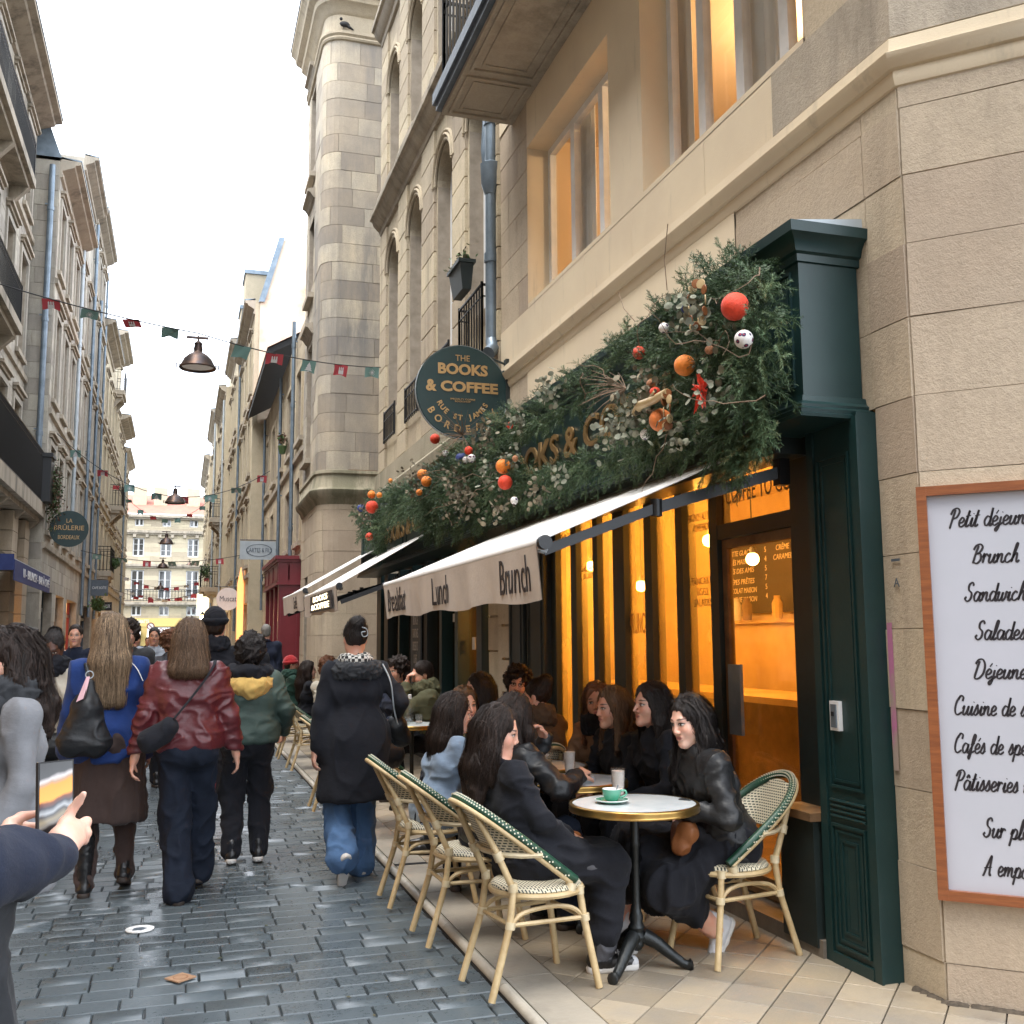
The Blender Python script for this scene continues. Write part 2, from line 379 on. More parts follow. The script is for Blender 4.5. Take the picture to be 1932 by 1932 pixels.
# ================= materials for the ground =================
def wet_sett(name, use_brick=False):
    m, t, b = newmat(name); g = node(t, 'ShaderNodeNewGeometry').outputs['Position']
    va = node(t, 'ShaderNodeAttribute', attribute_name='var').outputs['Fac']
    base = mixc(t, va, (.078, .098, .110), (.112, .134, .146))
    n1 = noise(t, g, 1.1, 5, .6); n2 = noise(t, g, 30, 5, .7)
    wet = ramp(t, n1, .38, .60)
    col = mixc(t, math_(t, 'MULTIPLY', wet, .35), base, (.034, .042, .048))
    col = mixc(t, math_(t, 'MULTIPLY', ramp(t, n2, .4, .8), .4), col, (.10, .125, .14))
    if use_brick:
        mp = node(t, 'ShaderNodeMapping', {'Vector': g})
        br = node(t, 'ShaderNodeTexBrick', {'Vector': mp.outputs[0], 'Scale': 1., 'Mortar Size': .008, 'Brick Width': .24, 'Row Height': .14}, offset=.5)
        col = mixc(t, br.outputs['Fac'], col, (.012, .014, .016))
    t.links.new(col, b.inputs['Base Color'])
    rr = node(t, 'ShaderNodeMapRange', {0: n2, 1: .3, 2: .7, 3: .26, 4: .46}).outputs[0]
    rr = math_(t, 'SUBTRACT', rr, math_(t, 'MULTIPLY', wet, .08)); t.links.new(rr, b.inputs['Roughness'])
    b.inputs['Specular IOR Level'].default_value = .55
    bn = node(t, 'ShaderNodeBump', {'Height': math_(t, 'ADD', noise(t, g, 14, 5, .6), math_(t, 'MULTIPLY', n2, .5)), 'Strength': .3, 'Distance': .004}); t.links.new(bn.outputs[0], b.inputs['Normal'])
    return m
M['sett'] = wet_sett('wet_stone_sett'); M['sett_far'] = wet_sett('wet_sett_paving_far', True)
M['joint'] = mk('wet_joint', (.040, .046, .050), .18, spec=.8, c2=(.03, .034, .03), ns=9, bump=.2, bs=60)
M['slab'] = mk('limestone_slab', (.38, .335, .27), .52, c2=(.30, .27, .225), ns=3, var=.12, bump=.35, bs=35, spot=((.16, .145, .125), 1.6, .5, .8))
M['kerb'] = mk('pale_kerb', (.46, .42, .35), .42, c2=(.36, .33, .28), ns=5, var=.15, bump=.35, bs=30, spot=((.10, .095, .085), 2.2, .55, .8))
M['tile'] = mk('terrace_tile', (.34, .275, .19), .5, c2=(.27, .235, .19), ns=2.2, var=.22, bump=.4, bs=30, spot=((.16, .12, .085), 2.6, .56, .86))
M['tilejoint'] = mk('tile_joint', (.03, .027, .025), .9)
M['shopstep'] = mk('shop_step_stone', (.20, .17, .135), .5, c2=(.11, .095, .08), ns=5, bump=.3)
# ================= ground =================
g = MB().b2((-400, -200, -.3), (400, 600, -.022)).build('ground', 'joint', kind='structure')
road = thing('cobbled_street', None, None, (0, 5, 0), kind='structure')
MB().b2((-4.2, -4, -.02), (1.405, 45, -.010)).build('joint_bed', 'joint', road)
MB().b2((-9, 45, -.02), (9, 130, -.004)).build('far_surface', 'sett_far', road)
SW, SH = .238, .144; rg = random.Random(3); stuff = MB(); allp = []
for r in range(int(41.5/SH)):
    y = 3.5+r*SH
    off = (r % 2)*SW*.5+rg.uniform(-.03, .03)
    x = -4.1+off; xs = []
    while x < 1.37:
        wd = SW*rg.uniform(.86, 1.14); xe = min(x+wd, 1.395)
        if xe-x > .05: xs.append((x, xe))
        x = xe
    for a, b in xs: allp.append((a, b, y, y+SH))
def seen(a, b, y): 
    x = (a+b)/2; u = (x-0)/max(y, .1); return -.56 < u < .42
near = sorted([p for p in allp if seen(*p[:3]) and p[2] < 7.6], key=lambda p: p[2])[:300]; ns = set(near)
for p in allp:
    a, b, c, d = p; mb = MB() if p in ns else stuff; gp = .0030; z = rg.uniform(-.0015, .0015); tl = [rg.uniform(-.0009, .0009) for _ in range(4)]
    mb.ca = rg.random(); e = .0045; j = [rg.uniform(-.002, .002) for _ in range(4)]
    q = [(a+gp+j[0], c+gp+j[1]), (b-gp+j[2], c+gp), (b-gp, d-gp+j[3]), (a+gp, d-gp)]
    cx, cy_ = (a+b)/2, (c+d)/2
    top = [(x+(e if x < cx else -e), y+(e if y < cy_ else -e), z+tl[i]) for i, (x, y) in enumerate(q)]
    mb.add([*top, *[(x, y, -.006) for x, y in q], *[(x, y, -.014) for x, y in q]], [(0, 1, 2, 3)]+[(4+i, 4+(i+1) % 4, (i+1) % 4, i) for i in range(4)]+[(8+i, 8+(i+1) % 4, 4+(i+1) % 4, 4+i) for i in range(4)])
    if mb is not stuff: mb.build('sett', 'sett', road, smooth=50)
stuff.build('sett_paving', 'sett', road, smooth=50, kind='stuff')
# kerb, slab strip and tiles
pav = thing('terrace_pavement', None, None, (2.2, 6, 0), kind='structure')
MB().b2((1.40, -3, -.02), (3.4, 60, .004)).b2((3.4, -3, -.02), (9, 4, .004)).build('mortar_bed', 'tilejoint', pav)
y = -.6; k = 0
while y < 40:
    L = rg.uniform(.95, 1.15); mb = MB(); mb.ca = rg.random(); mb.tube([(1.428, y+.003, .008), (1.428, y+L-.003, .008)], .028, 10, flat=None); mb.build('kerb_stone', 'kerb', pav, smooth=60); y += L
cuts = [-.6, .9, 2.3, 3.5, 4.75, 5.6, 6.45, 7.27, 7.33]
while cuts[-1] < 40: cuts.append(cuts[-1]+rg.uniform(.8, 1.1))
for a, b in zip(cuts, cuts[1:]):
    mb = MB(); mb.ca = rg.random(); gp = .004 if b-a > .1 else 0
    mb.box((1.572, (a+b)/2, .01), (.222, b-a-2*gp, .022)); mb.build('border_slab', 'slab' if b-a > .1 else 'black_metal', pav)
T = .222; s2 = math.sqrt(.5); tiles = MB(); nt_ = 0; cand = []
for i in range(-60, 140):
    for j in range(-60, 140):
        cx = s2*T*(i-j)+1.70+.08; cyy = s2*T*(i+j)+4.20
        if not (1.55 < cx < 5.2 and 1.9 < cyy < 24): continue
        lim = 3.2 if cyy > 3.9 else 3.2+(3.9-cyy)
        if cx-.1 > lim: continue
        cand.append((cyy, cx))
cand.sort()
def clip(poly, x0):
    o = []
    for i in range(len(poly)):
        p, q = poly[i-1], poly[i]
        if (p[0] < x0) != (q[0] < x0): f = (x0-p[0])/(q[0]-p[0]); o.append((x0, p[1]+f*(q[1]-p[1])))
        if q[0] >= x0: o.append(q)
    return o
for cyy, cx in cand:
    h = T*s2-.0035; poly = clip([(cx-h, cyy), (cx, cyy-h), (cx+h, cyy), (cx, cyy+h)], 1.692)
    if len(poly) < 3: continue
    vis = cyy > 3.4; ind = vis and nt_ < 296; mb = MB() if ind else tiles; nt_ += ind
    mb.ca = rg.random(); z = .018+rg.uniform(-.0015, .0015)
    mx, my = sum(p[0] for p in poly)/len(poly), sum(p[1] for p in poly)/len(poly); n = len(poly)
    mb.add([*[(mx+(x-mx)*.975, my+(y-my)*.975, z) for x, y in poly], *[(x, y, z-.004) for x, y in poly], *[(x, y, .0) for x, y in poly]], [tuple(range(n))]+[(n+i, n+(i+1) % n, (i+1) % n, i) for i in range(n)]+[(2*n+i, 2*n+(i+1) % n, n+(i+1) % n, n+i) for i in range(n)])
    if ind: mb.build('tile', 'tile', pav)
tiles.build('tile_paving', 'tile', pav, kind='stuff')
MB().b2((1.69, 24, 0), (3.2, 60, .018)).build('far_paving', 'slab', pav)
# ================= the corner house with the shop (R0) =================
YC, YE, XW = 3.85, 10.2, 3.15      # corner, far end, facade plane
UY = (0, 1, 0); NX = (-1, 0, 0)
house = thing('corner_house', 'pale limestone corner house with cream rendered front above the green cafe shopfront', 'building', (XW, YC, 0))
ch_len = .60; cdx = ch_len*s2
CP1 = (XW+cdx, YC-cdx)
# backing masses
mb = MB(); Hh = 13.
fp = [(XW+.014, YE-.01), (XW+.014, YC+.006), (CP1[0]+.014, CP1[1]+.01), (CP1[0]+7, CP1[1]+.01), (CP1[0]+7, YE-.01)]
mb.add([(x, y, 4.15) for x, y in fp]+[(x, y, 4.2) for x, y in fp], [tuple(range(5)), tuple(range(5, 10))])
mb.build('floor_slab', 'mortar', house)
F = (XW, YC, 0)
W2 = (4.56-YC, 6.62-YC, 4.80, 6.75, .3); W1 = (7.23-YC, 9.28-YC, 4.80, 6.40, .3)
shop_hole = (.30, 5.92, 0, 3.0, .5)
UL = YE-YC
wall(house, 'wall_core', F, UY, NX, UL, 0, Hh, [(*W2[:4], .0), (*W1[:4], .0), (.28, 5.94, -1, 3.2, .0)], 'mortar', back=.004)
zs = [0, .18, .55, .88, 1.23, 1.59, 1.93, 2.29, 2.64, 3.01, 3.36, 3.69, 4.02, 4.17]
# quoin zone beside the shop (front face) and chamfer
ashlar(house, 'stone_block', F, UY, NX, .27, 0, 4.17, .36, 1.2, 'stone_near', [], True, gap=.0018, proud=.012, zs=zs, rough=.003)
ashlar(house, 'stone_block', (XW, YC+.27, 0), UY, NX, 1.23, 3.36, 4.17, .36, 1.3, 'stone_near', [], True, gap=.003, proud=.012, zs=[3.36, 3.69, 4.02, 4.17], rough=.003)
cu = V3((s2, -s2, 0)); cn = V3((-s2, -s2, 0))
ashlar(house, 'stone_block', F, cu, cn, ch_len, 0, 4.17, .36, 1.2, 'stone_near', [], True, gap=.0018, proud=.012, zs=zs, rough=.003, seed=4)
ashlar(house, 'stone_block', (CP1[0], CP1[1], 0), (1, 0, 0), (0, -1, 0), 6.5, 0, 4.17, .36, .9, 'stone_near', [], True, gap=.0018, proud=.012, zs=zs, rough=.003, seed=5)
wall(house, 'wall_core', F, cu, cn, ch_len, 0, Hh, [], 'mortar', back=.004)
wall(house, 'wall_core', (CP1[0], CP1[1], 0), (1, 0, 0), (0, -1, 0), 7, 0, Hh, [], 'mortar', back=.004)
ashlar(house, 'stone_block', (XW, YC+.27, 0), UY, NX, .9, 2.64, 3.36, .36, 1.3, 'stone_near', [], True, gap=.0018, proud=.012, zs=[2.64, 3.01, 3.36], seed=12)
# above the string course: smooth ashlar near corner
zu = [4.34, 4.76, 5.12, 5.48, 5.84, 6.2, 6.56, 6.92, 7.28, 7.7, 8.1, 8.5, 8.9, 9.3, 9.7, 10.1, 11, 12, 13]
ashlar(house, 'stone_block', F, cu, cn, ch_len, 4.34, Hh, .36, 1.2, 'stone_near', [], True, gap=.002, proud=.010, zs=zu, rough=.002, seed=6)
ashlar(house, 'stone_block', (CP1[0], CP1[1], 0), (1, 0, 0), (0, -1, 0), 3, 4.34, 8, .36, .9, 'stone_near', [], True, gap=.002, proud=.01, zs=zu[:11], rough=.003, seed=7)
ashlar(house, 'stone_block', F, UY, NX, W2[0], 4.76, Hh, .36, 1.3, 'stone_near', [], True, gap=.002, proud=.010, zs=zu[1:], rough=.002, seed=8)
ashlar(house, 'stone_block', (XW, 9.28, 0), UY, NX, YE-9.28, 4.76, Hh, .36, .55, 'stone_near', [], True, gap=.004, proud=.010, zs=zu[1:], rough=.003, seed=9)
ashlar(house, 'stone_block', (XW, 9.32, 0), UY, NX, YE-9.32, 3.2, 4.17, .32, .5, 'stone_near', [], True, gap=.004, proud=.012, rough=.003, seed=10)
ashlar(house, 'sill_stone', F, UY, NX, UL, 4.34, 4.76, .4, 1.1, 'render', [], True, gap=.0015, proud=.016, zs=[4.34, 4.76], rough=.001, seed=11)
# rendered field between the quoins and round the windows
def rend(u0, u1, z0, z1, holes=(), pr=.018):
    wall(house, 'render_panel', (XW-pr, YC+u0, 0), UY, NX, u1-u0, z0, z1, [(h[0]-u0, h[1]-u0, h[2], h[3], .30+pr) for h in holes], 'render', back=0)
rend(1.5, 9.32-YC, 2.9, 4.17)
rend(W2[0], 9.28-YC, 4.76, 6.95, [W2, W1]); rend(W2[0], UL, 6.95, Hh, [(1.0, 2.3, 7.2, 9.6), (3.4, 4.7, 7.2, 9.6)])
for a in (1.0, 3.4): window(house, F, UY, NX, a, a+1.3, 7.2, 9.6, -.01, cols=2, rows=3)
# string course with a bead underneath, turning the corner
prof = [(0, 4.12), (.02, 4.13), (.035, 4.17), (.03, 4.20), (.05, 4.205), (.075, 4.24), (.085, 4.27), (.06, 4.285), (.055, 4.35), (0, 4.36)]
MB().sweep([(XW, YE), (XW, YC), CP1, (CP1[0]+6, CP1[1])], prof).build('string_course', 'render', house, smooth=40)
MB().sweep([(XW, YC+1.0), (XW, YC-.003), (CP1[0]+.001, CP1[1]-.001), (CP1[0]+6, CP1[1]-.001)], [(.01, 4.36), (.045, 4.362), (.042, 4.74), (.01, 4.75)]).build('blocking_course', 'stone_ledge', house)
# sills, window linings and windows
for h in (W2, W1):
    window(house, F, UY, NX, h[0], h[1], h[2], h[3], .235, cols=3 if h is W1 else 4, rows=1, fw=.07, pane='cafe_up')
M['amber_wall'] = mk('amber_room_wall', (.66, .46, .20), .8, c2=(.50, .32, .12), ns=1.5)
M['room_dark'] = mk('room_woodwork', (.26, .15, .065), .6, c2=(.08, .04, .02), ns=3)
M['room_white'] = mk('upstairs_plaster', (.72, .56, .36), .85)
M['bulb'] = mk('glowing_bulb', (1, .8, .4), .5, emit=(1, .62, .20), es=14)
M['chalk'] = mk('chalkboard', (.016, .015, .013), .75, c2=(.03, .028, .025), ns=3)
M['chalk_txt'] = mk('chalk_writing', (.75, .66, .48), .8)
M['canvas'] = mk('awning_canvas', (.74, .73, .71), .75, c2=(.64, .63, .61), ns=1.3, bump=.12, bs=120, spot=((.38, .35, .28), 3.5, .62, .9))
M['canvas_v'] = mk('valance_canvas', (.66, .59, .52), .8, c2=(.56, .50, .45), ns=3, bump=.2, bs=40)
def point(name, loc, e, c=(1, .56, .18), r=.05):
    l = bpy.data.lights.new(name, 'POINT'); l.energy = e; l.color = c; l.shadow_soft_size = r
    o = bpy.data.objects.new(name, l); COL.objects.link(o); o.location = loc; return o
# upstairs room (lit) behind the two windows
rm = MB(); x0, x1, ya, yb, za, zb_ = 3.46, 6.6, 4.2, 9.9, 4.3, 6.85
rm.quad((x1, ya, za), (x1, yb, za), (x1, yb, zb_), (x1, ya, zb_)); rm.quad((x0, ya, za), (x1, ya, za), (x1, ya, zb_), (x0, ya, zb_)); rm.quad((x0, yb, za), (x1, yb, za), (x1, yb, zb_), (x0, yb, zb_))
rm.quad((x0, ya, zb_), (x1, ya, zb_), (x1, yb, zb_), (x0, yb, zb_)); rm.quad((x0, ya, za), (x1, ya, za), (x1, yb, za), (x0, yb, za))
rm.build('upstairs_room', 'room_white', house)
point('upstairs_lamp', (5.0, 7.0, 6.4), 34, (1, .70, .40), .12)
for yy in (5.3, 6.5, 8.4): # drawn net curtains at the sides
    mb = MB(); n = 14
    for i in range(n):
        a, b = yy+.42*i/n, yy+.42*(i+1)/n; xa, xb = 3.5+.02*math.sin(i*1.9), 3.5+.02*math.sin((i+1)*1.9)
        mb.quad((xa, a, 4.8), (xb, b, 4.8), (xb, b, 6.6), (xa, a, 6.6))
    mb.build('net_curtain', 'curtain', house, smooth=60)
# ================= cafe shopfront =================
shop = thing('cafe_shopfront', 'dark green panelled cafe shopfront with steamed amber windows below the long garland', 'shopfront', (3.1, 4.2, 0))
def framed(parent, name, X, ya, yb, za, zb, w=.02, pr=.012, mat='green'):
    mb = MB()
    for k in range(2):
        o = k*.028; p = pr-.005*k
        a, b, c, d = ya+o, yb-o, za+o, zb-o
        mb.b2((X-p, a, c), (X+.01, a+w*.6, d)); mb.b2((X-p, b-w*.6, c), (X+.01, b, d)); mb.b2((X-p+.001, a+w*.6, c), (X+.01, b-w*.6, c+w*.6)); mb.b2((X-p+.001, a+w*.6, d-w*.6), (X+.01, b-w*.6, d))
    return mb.build(name, mat, parent)
PX = 3.03
mb = MB(); mb.b2((PX, 4.12, 0), (3.2, 4.52, 2.62)); pil = mb.build('pilaster', 'green', shop)
MB().b2((PX-.012, 4.11, 0), (PX, 4.165, 2.6)).b2((PX-.012, 4.475, 0), (PX, 4.53, 2.6)).b2((PX-.015, 4.165, 0), (PX, 4.475, .07)).build('pilaster_edge', 'green', shop)
framed(shop, 'upper_panel', PX, 4.19, 4.45, .84, 2.44); framed(shop, 'lower_panel', PX, 4.19, 4.45, .10, .67)
framed(shop, 'inner_panel', PX, 4.255, 4.385, .17, .60, pr=.007)
mb = MB()
for i in range(4): mb.tube([(PX-.004, 4.185, .705+i*.024), (PX-.004, 4.455, .705+i*.024)], .0085, 6)
mb.build('reeding', 'green', shop)
ks = thing('key_switch_plate', 'small white wall plate with a steel key switch on the green pilaster', 'switch', (PX-.006, 4.37, 1.12))
MB().b2((PX-.022, 4.335, 1.11), (PX, 4.405, 1.25)).build('plate', 'white_paint', ks); MB().b2((PX-.028, 4.348, 1.125), (PX-.021, 4.392, 1.235)).build('insert', 'zinc', ks)
MB().box((PX-.031, 4.37, 1.19), (.008, .014, .02)).build('keyhole', 'black_metal', ks)
# far pilasters and dark jambs
MB().b2((3.08, 8.77, 0), (3.2, 9.26, 2.62)).build('pilaster', 'green_d', shop); MB().b2((3.05, 9.27, 0), (3.2, 9.72, 2.62)).build('pilaster', 'green_d', shop)
framed(shop, 'upper_panel', 3.05, 9.33, 9.66, .84, 2.44, mat='green_d'); framed(shop, 'upper_panel', 3.08, 8.83, 9.2, .84, 2.44, mat='green_d')
MB().b2((3.14, 4.525, 0), (3.26, 4.85, 2.62)).build('jamb', 'green_d', shop)
plinth = thing('planter_plinth', 'low dark green box with a flat wooden top beside the cafe door', 'planter', (3.08, 4.7, 0))
MB().b2((2.99, 4.56, .06), (3.138, 4.86, .66)).build('box_body', 'green_d', plinth); MB().b2((2.96, 4.535, .66), (3.139, 4.885, .70)).build('cap_board', 'room_dark', plinth)
MB().b2((3.0, 4.53, .0), (3.42, 8.77, .10)).build('step', 'shopstep', shop)
GX = 3.20
posts = [(4.85, 4.90), (5.72, 5.82), (6.19, 6.29), (6.67, 6.79), (7.15, 7.36), (7.67, 7.77), (8.14, 8.27), (8.64, 8.77)]
for a, b in posts: MB().b2((GX-.05, a, .10), (GX+.05, b, 2.72)).build('window_post', 'green_d', shop)
MB().b2((GX-.047, 4.9, 2.16), (GX+.047, 5.72, 2.25)).build('transom', 'green_d', shop)
MB().b2((GX-.06, 4.85, 2.72), (GX+.10, 8.77, 2.80)).build('head_beam', 'green_d', shop)
# door leaf
door = MB().b2((GX-.02, 4.905, .11), (GX+.02, 4.95, 2.155)).b2((GX-.02, 5.66, .11), (GX+.02, 5.715, 2.155)).b2((GX-.019, 4.95, .11), (GX+.019, 5.66, .22)).b2((GX-.019, 4.95, 2.10), (GX+.019, 5.66, 2.155)).build('door', 'room_dark', shop)
MB().b2((GX-.004, 4.95, .22), (GX+.004, 5.66, 2.10)).build('pane', 'door_glass', door)
MB().b2((GX-.07, 5.46, .99), (GX-.05, 5.60, 1.40)).b2((GX-.05, 5.51, 1.05), (GX-.02, 5.55, 1.09)).b2((GX-.05, 5.51, 1.30), (GX-.02, 5.55, 1.34)).build('push_plate', 'zinc', door)
MB().b2((GX-.004, 4.9, 2.25), (GX+.004, 5.72, 2.72)).build('transom_pane', 'door_glass', shop)
for (a, b), (c, d) in zip(posts[1:], posts[2:]): MB().b2((GX-.004, b, .12), (GX+.004, c, 2.72)).build('shop_pane', 'cafe_glass', shop)
lt = dict(extrude=.001)
M['glass_txt'] = mk('glass_lettering', (.34, .20, .07), .5)
Zu = (0, 0, 1); RD = (0, -1, 0)   # reading direction for fronts facing the street
lettering('COFFEE TO GO', 'glass_txt', shop, (GX-.008, 5.31, 2.42), RD, Zu, .15, width=.72, height=.115, **lt)
lettering('PANCAKES\nEGGS\nSALADES', 'glass_txt', shop, (GX-.008, 6.0, 1.85), RD, Zu, .07, width=.3, **lt)
lettering('BRUNCH', 'glass_txt', shop, (GX-.008, 7.0, 1.66), RD, Zu, .16, width=.34, height=.15, **lt)
lettering('BRUNCH ALL DAY\nHOMEMADE', 'glass_txt', shop, (GX-.008, 6.0, 2.3), RD, Zu, .07, width=.34, **lt)
lettering('SANDWICHS\nSALADES', 'glass_txt', shop, (GX-.008, 7.96, 2.1), RD, Zu, .06, width=.33, **lt)
lettering('BURGERS', 'glass_txt', shop, (GX-.008, 8.45, 2.45), RD, Zu, .06, width=.3, **lt)
# interior room of the cafe
cafe = thing('cafe_interior', 'amber lit cafe room seen through the steamed windows', 'room', (4.3, 7, 0))
rm = MB(); x0, x1, ya, yb, za, zb_ = 3.26, 5.45, 4.4, 11.6, .05, 2.95
rm.quad((x1, ya, za), (x1, yb, za), (x1, yb, zb_), (x1, ya, zb_)); rm.quad((x0, ya, za), (x1, ya, za), (x1, ya, zb_), (x0, ya, zb_)); rm.quad((x0, yb, za), (x1, yb, za), (x1, yb, zb_), (x0, yb, zb_))
rm.quad((x0, ya, zb_), (x1, ya, zb_), (x1, yb, zb_), (x0, yb, zb_)); rm.build('room_wall', 'amber_wall', cafe)
MB().quad((x0, ya, .11), (x1, ya, .11), (x1, yb, .11), (x0, yb, .11)).build('room_floor', 'room_dark', cafe)
MB().b2((4.4, 6.6, .11), (4.95, 10.9, 1.05)).build('counter', 'room_dark', cafe); MB().b2((4.32, 6.5, 1.05), (5.0, 11, 1.10)).build('counter_top', 'amber_wall', cafe)
MB().b2((5.38, 7.0, 1.70), (5.44, 9.65, 1.73)).build('shelf', 'amber_wall', cafe)
MB().b2((5.1, 5.0, .11), (5.44, 5.9, 2.2)).build('cupboard', 'room_dark', cafe)
for i, yy in enumerate((7.2, 7.75, 8.0, 8.55, 9.1, 9.3)):
    MB().lathe([(.04, 0), (.05, .05), (.05, .15), (.03, .19), (.03, .22)], (5.32, yy, 1.731), 10).build('jar', ['amber_wall', 'room_dark', 'canvas'][i % 3], cafe)
cb = thing('chalkboard_menu', 'black chalkboard drinks menu on the far wall inside the cafe', 'menu board', (5.4, 8.8, 1.75))
MB().b2((5.40, 8.0, 1.80), (5.44, 9.75, 2.72)).build('board', 'chalk', cb)
for s, yy, zz in [('ICED COFFEE', 9.35, 2.5), ('LATTE GLACÉ', 9.35, 2.41), ('THÉS MAISON', 9.35, 2.32), ('THÉS DES AMIS', 9.35, 2.23), ('CRÊPES PRÊTES', 9.35, 2.12), ('CHOCOLAT MAISON', 9.35, 2.03), ('SMOOTHIE MAISON', 9.35, 1.94), ('CARROT', 8.55, 2.5), ('CRÊME', 8.55, 2.41), ('CARAMEL', 8.55, 2.32), ('CAKE', 8.2, 2.5), ('CHEESE', 8.2, 2.41), ('NOIX', 8.2, 2.32)]:
    lettering(s, 'chalk_txt', cb, (5.395, yy, zz), RD, Zu, .075, width=.05*len(s)*.85 if len(s) > 7 else None, shear=.2, **lt)
for i in range(7): lettering('35457546'[i], 'chalk_txt', cb, (5.395, 8.85, 2.5-i*.09), RD, Zu, .075, **lt)
for i, (x, y_, z) in enumerate([(4.2, 10.4, 2.34), (4.2, 9.13, 2.06), (4.2, 7.76, 2.37), (4.6, 7.75, 2.22), (4.2, 6.0, 2.4)]):  # last bulb is an added fill light for the dim door side
    lp = thing('pendant_bulb', ['bare glowing bulb hanging deepest inside the cafe', 'bright bare bulb hanging low behind the middle cafe window', 'bare glowing bulb hanging behind the pane next to the door post', 'small bare bulb hanging in front of the chalkboard menu', 'added bare bulb brightening the cafe just inside the door'][i], 'lamp', (x, y_, z), 'bulbs hanging inside the cafe')
    MB().ball((x, y_, z), .055, 12).build('bulb', 'bulb', lp, smooth=180); MB().tube([(x, y_, z+.05), (x, y_, 2.94)], .006, 5).build('cord', 'black', lp); MB().lathe([(.025, .04), (.025, .1), (.01, .11)], (x, y_, z), 8).build('socket', 'black', lp)
    point('bulb_light', (x-.13, y_, z-.03), [14, 14, 14, 5, 10][i], (1, .60, .22), .06)
# dark silhouettes of seated guests are real chairs and heads; entablature
ent = thing('shop_entablature', 'long dark green shop fascia box with moulded cornice, hung with the garland', 'shop fascia', (2.95, 10, 2.6))
EY0, EY1, EX = 4.2, 17.0, 2.80
MB().b2((EX, EY0, 2.68), (3.13, EY1, 3.40)).build('fascia_box', 'green', ent)
pt_ = [(3.15, EY1+.02), (EX, EY1+.02), (EX, EY0), (3.15, EY0)]
pt_ = [(3.15, EY1), (EX, EY1), (EX, EY0), (3.16, EY0)]
MB().sweep(pt_, [(0, 3.36), (.012, 3.365), (.014, 3.40), (.03, 3.41), (.04, 3.44), (.06, 3.47), (.085, 3.485), (.09, 3.535), (-.3, 3.545)]).build('top_cornice', 'green', ent, smooth=35)
MB().sweep(pt_, [(-.25, 2.585), (.055, 2.59), (.06, 2.605), (.045, 2.612), (.05, 2.63), (.035, 2.642), (.038, 2.655), (.02, 2.672), (.015, 2.70), (0, 2.705)]).build('bottom_moulding', 'green', ent, smooth=35)
MB().add([(2.74, EY0-.05, 3.551), (3.148, EY0-.05, 3.60), (3.148, 10, 3.60), (2.74, 10, 3.551), (2.74, EY0-.05, 3.546), (3.148, EY0-.05, 3.546), (3.148, 10, 3.546), (2.74, 10, 3.546)], [(0, 1, 2, 3), (0, 4, 5, 1), (0, 3, 7, 4), (1, 5, 6, 2)]).build('zinc_flashing', 'zinc_l', ent)
for a, b in ((4.26, 4.62), (4.72, 9.75), (10.4, 13.4), (13.6, 16.8)): framed(ent, 'fascia_panel', EX, a, b, 2.75, 3.33)
lettering('BOOKS & COFFEE', 'gold', ent, (EX-.012, 7.25, 3.04), RD, Zu, .3, width=3.5, height=.24, extrude=.008, bold=.004)
lettering('BOOKS & COFFEE', 'gold', ent, (EX-.012, 13.2, 3.04), RD, Zu, .3, width=3.3, height=.24, extrude=.008, bold=.004)
# underside soffit of the fascia and awning cassette
MB().b2((2.90, 4.62, 2.50), (3.10, 9.0, 2.60)).build('awning_cassette', 'green_d', shop)
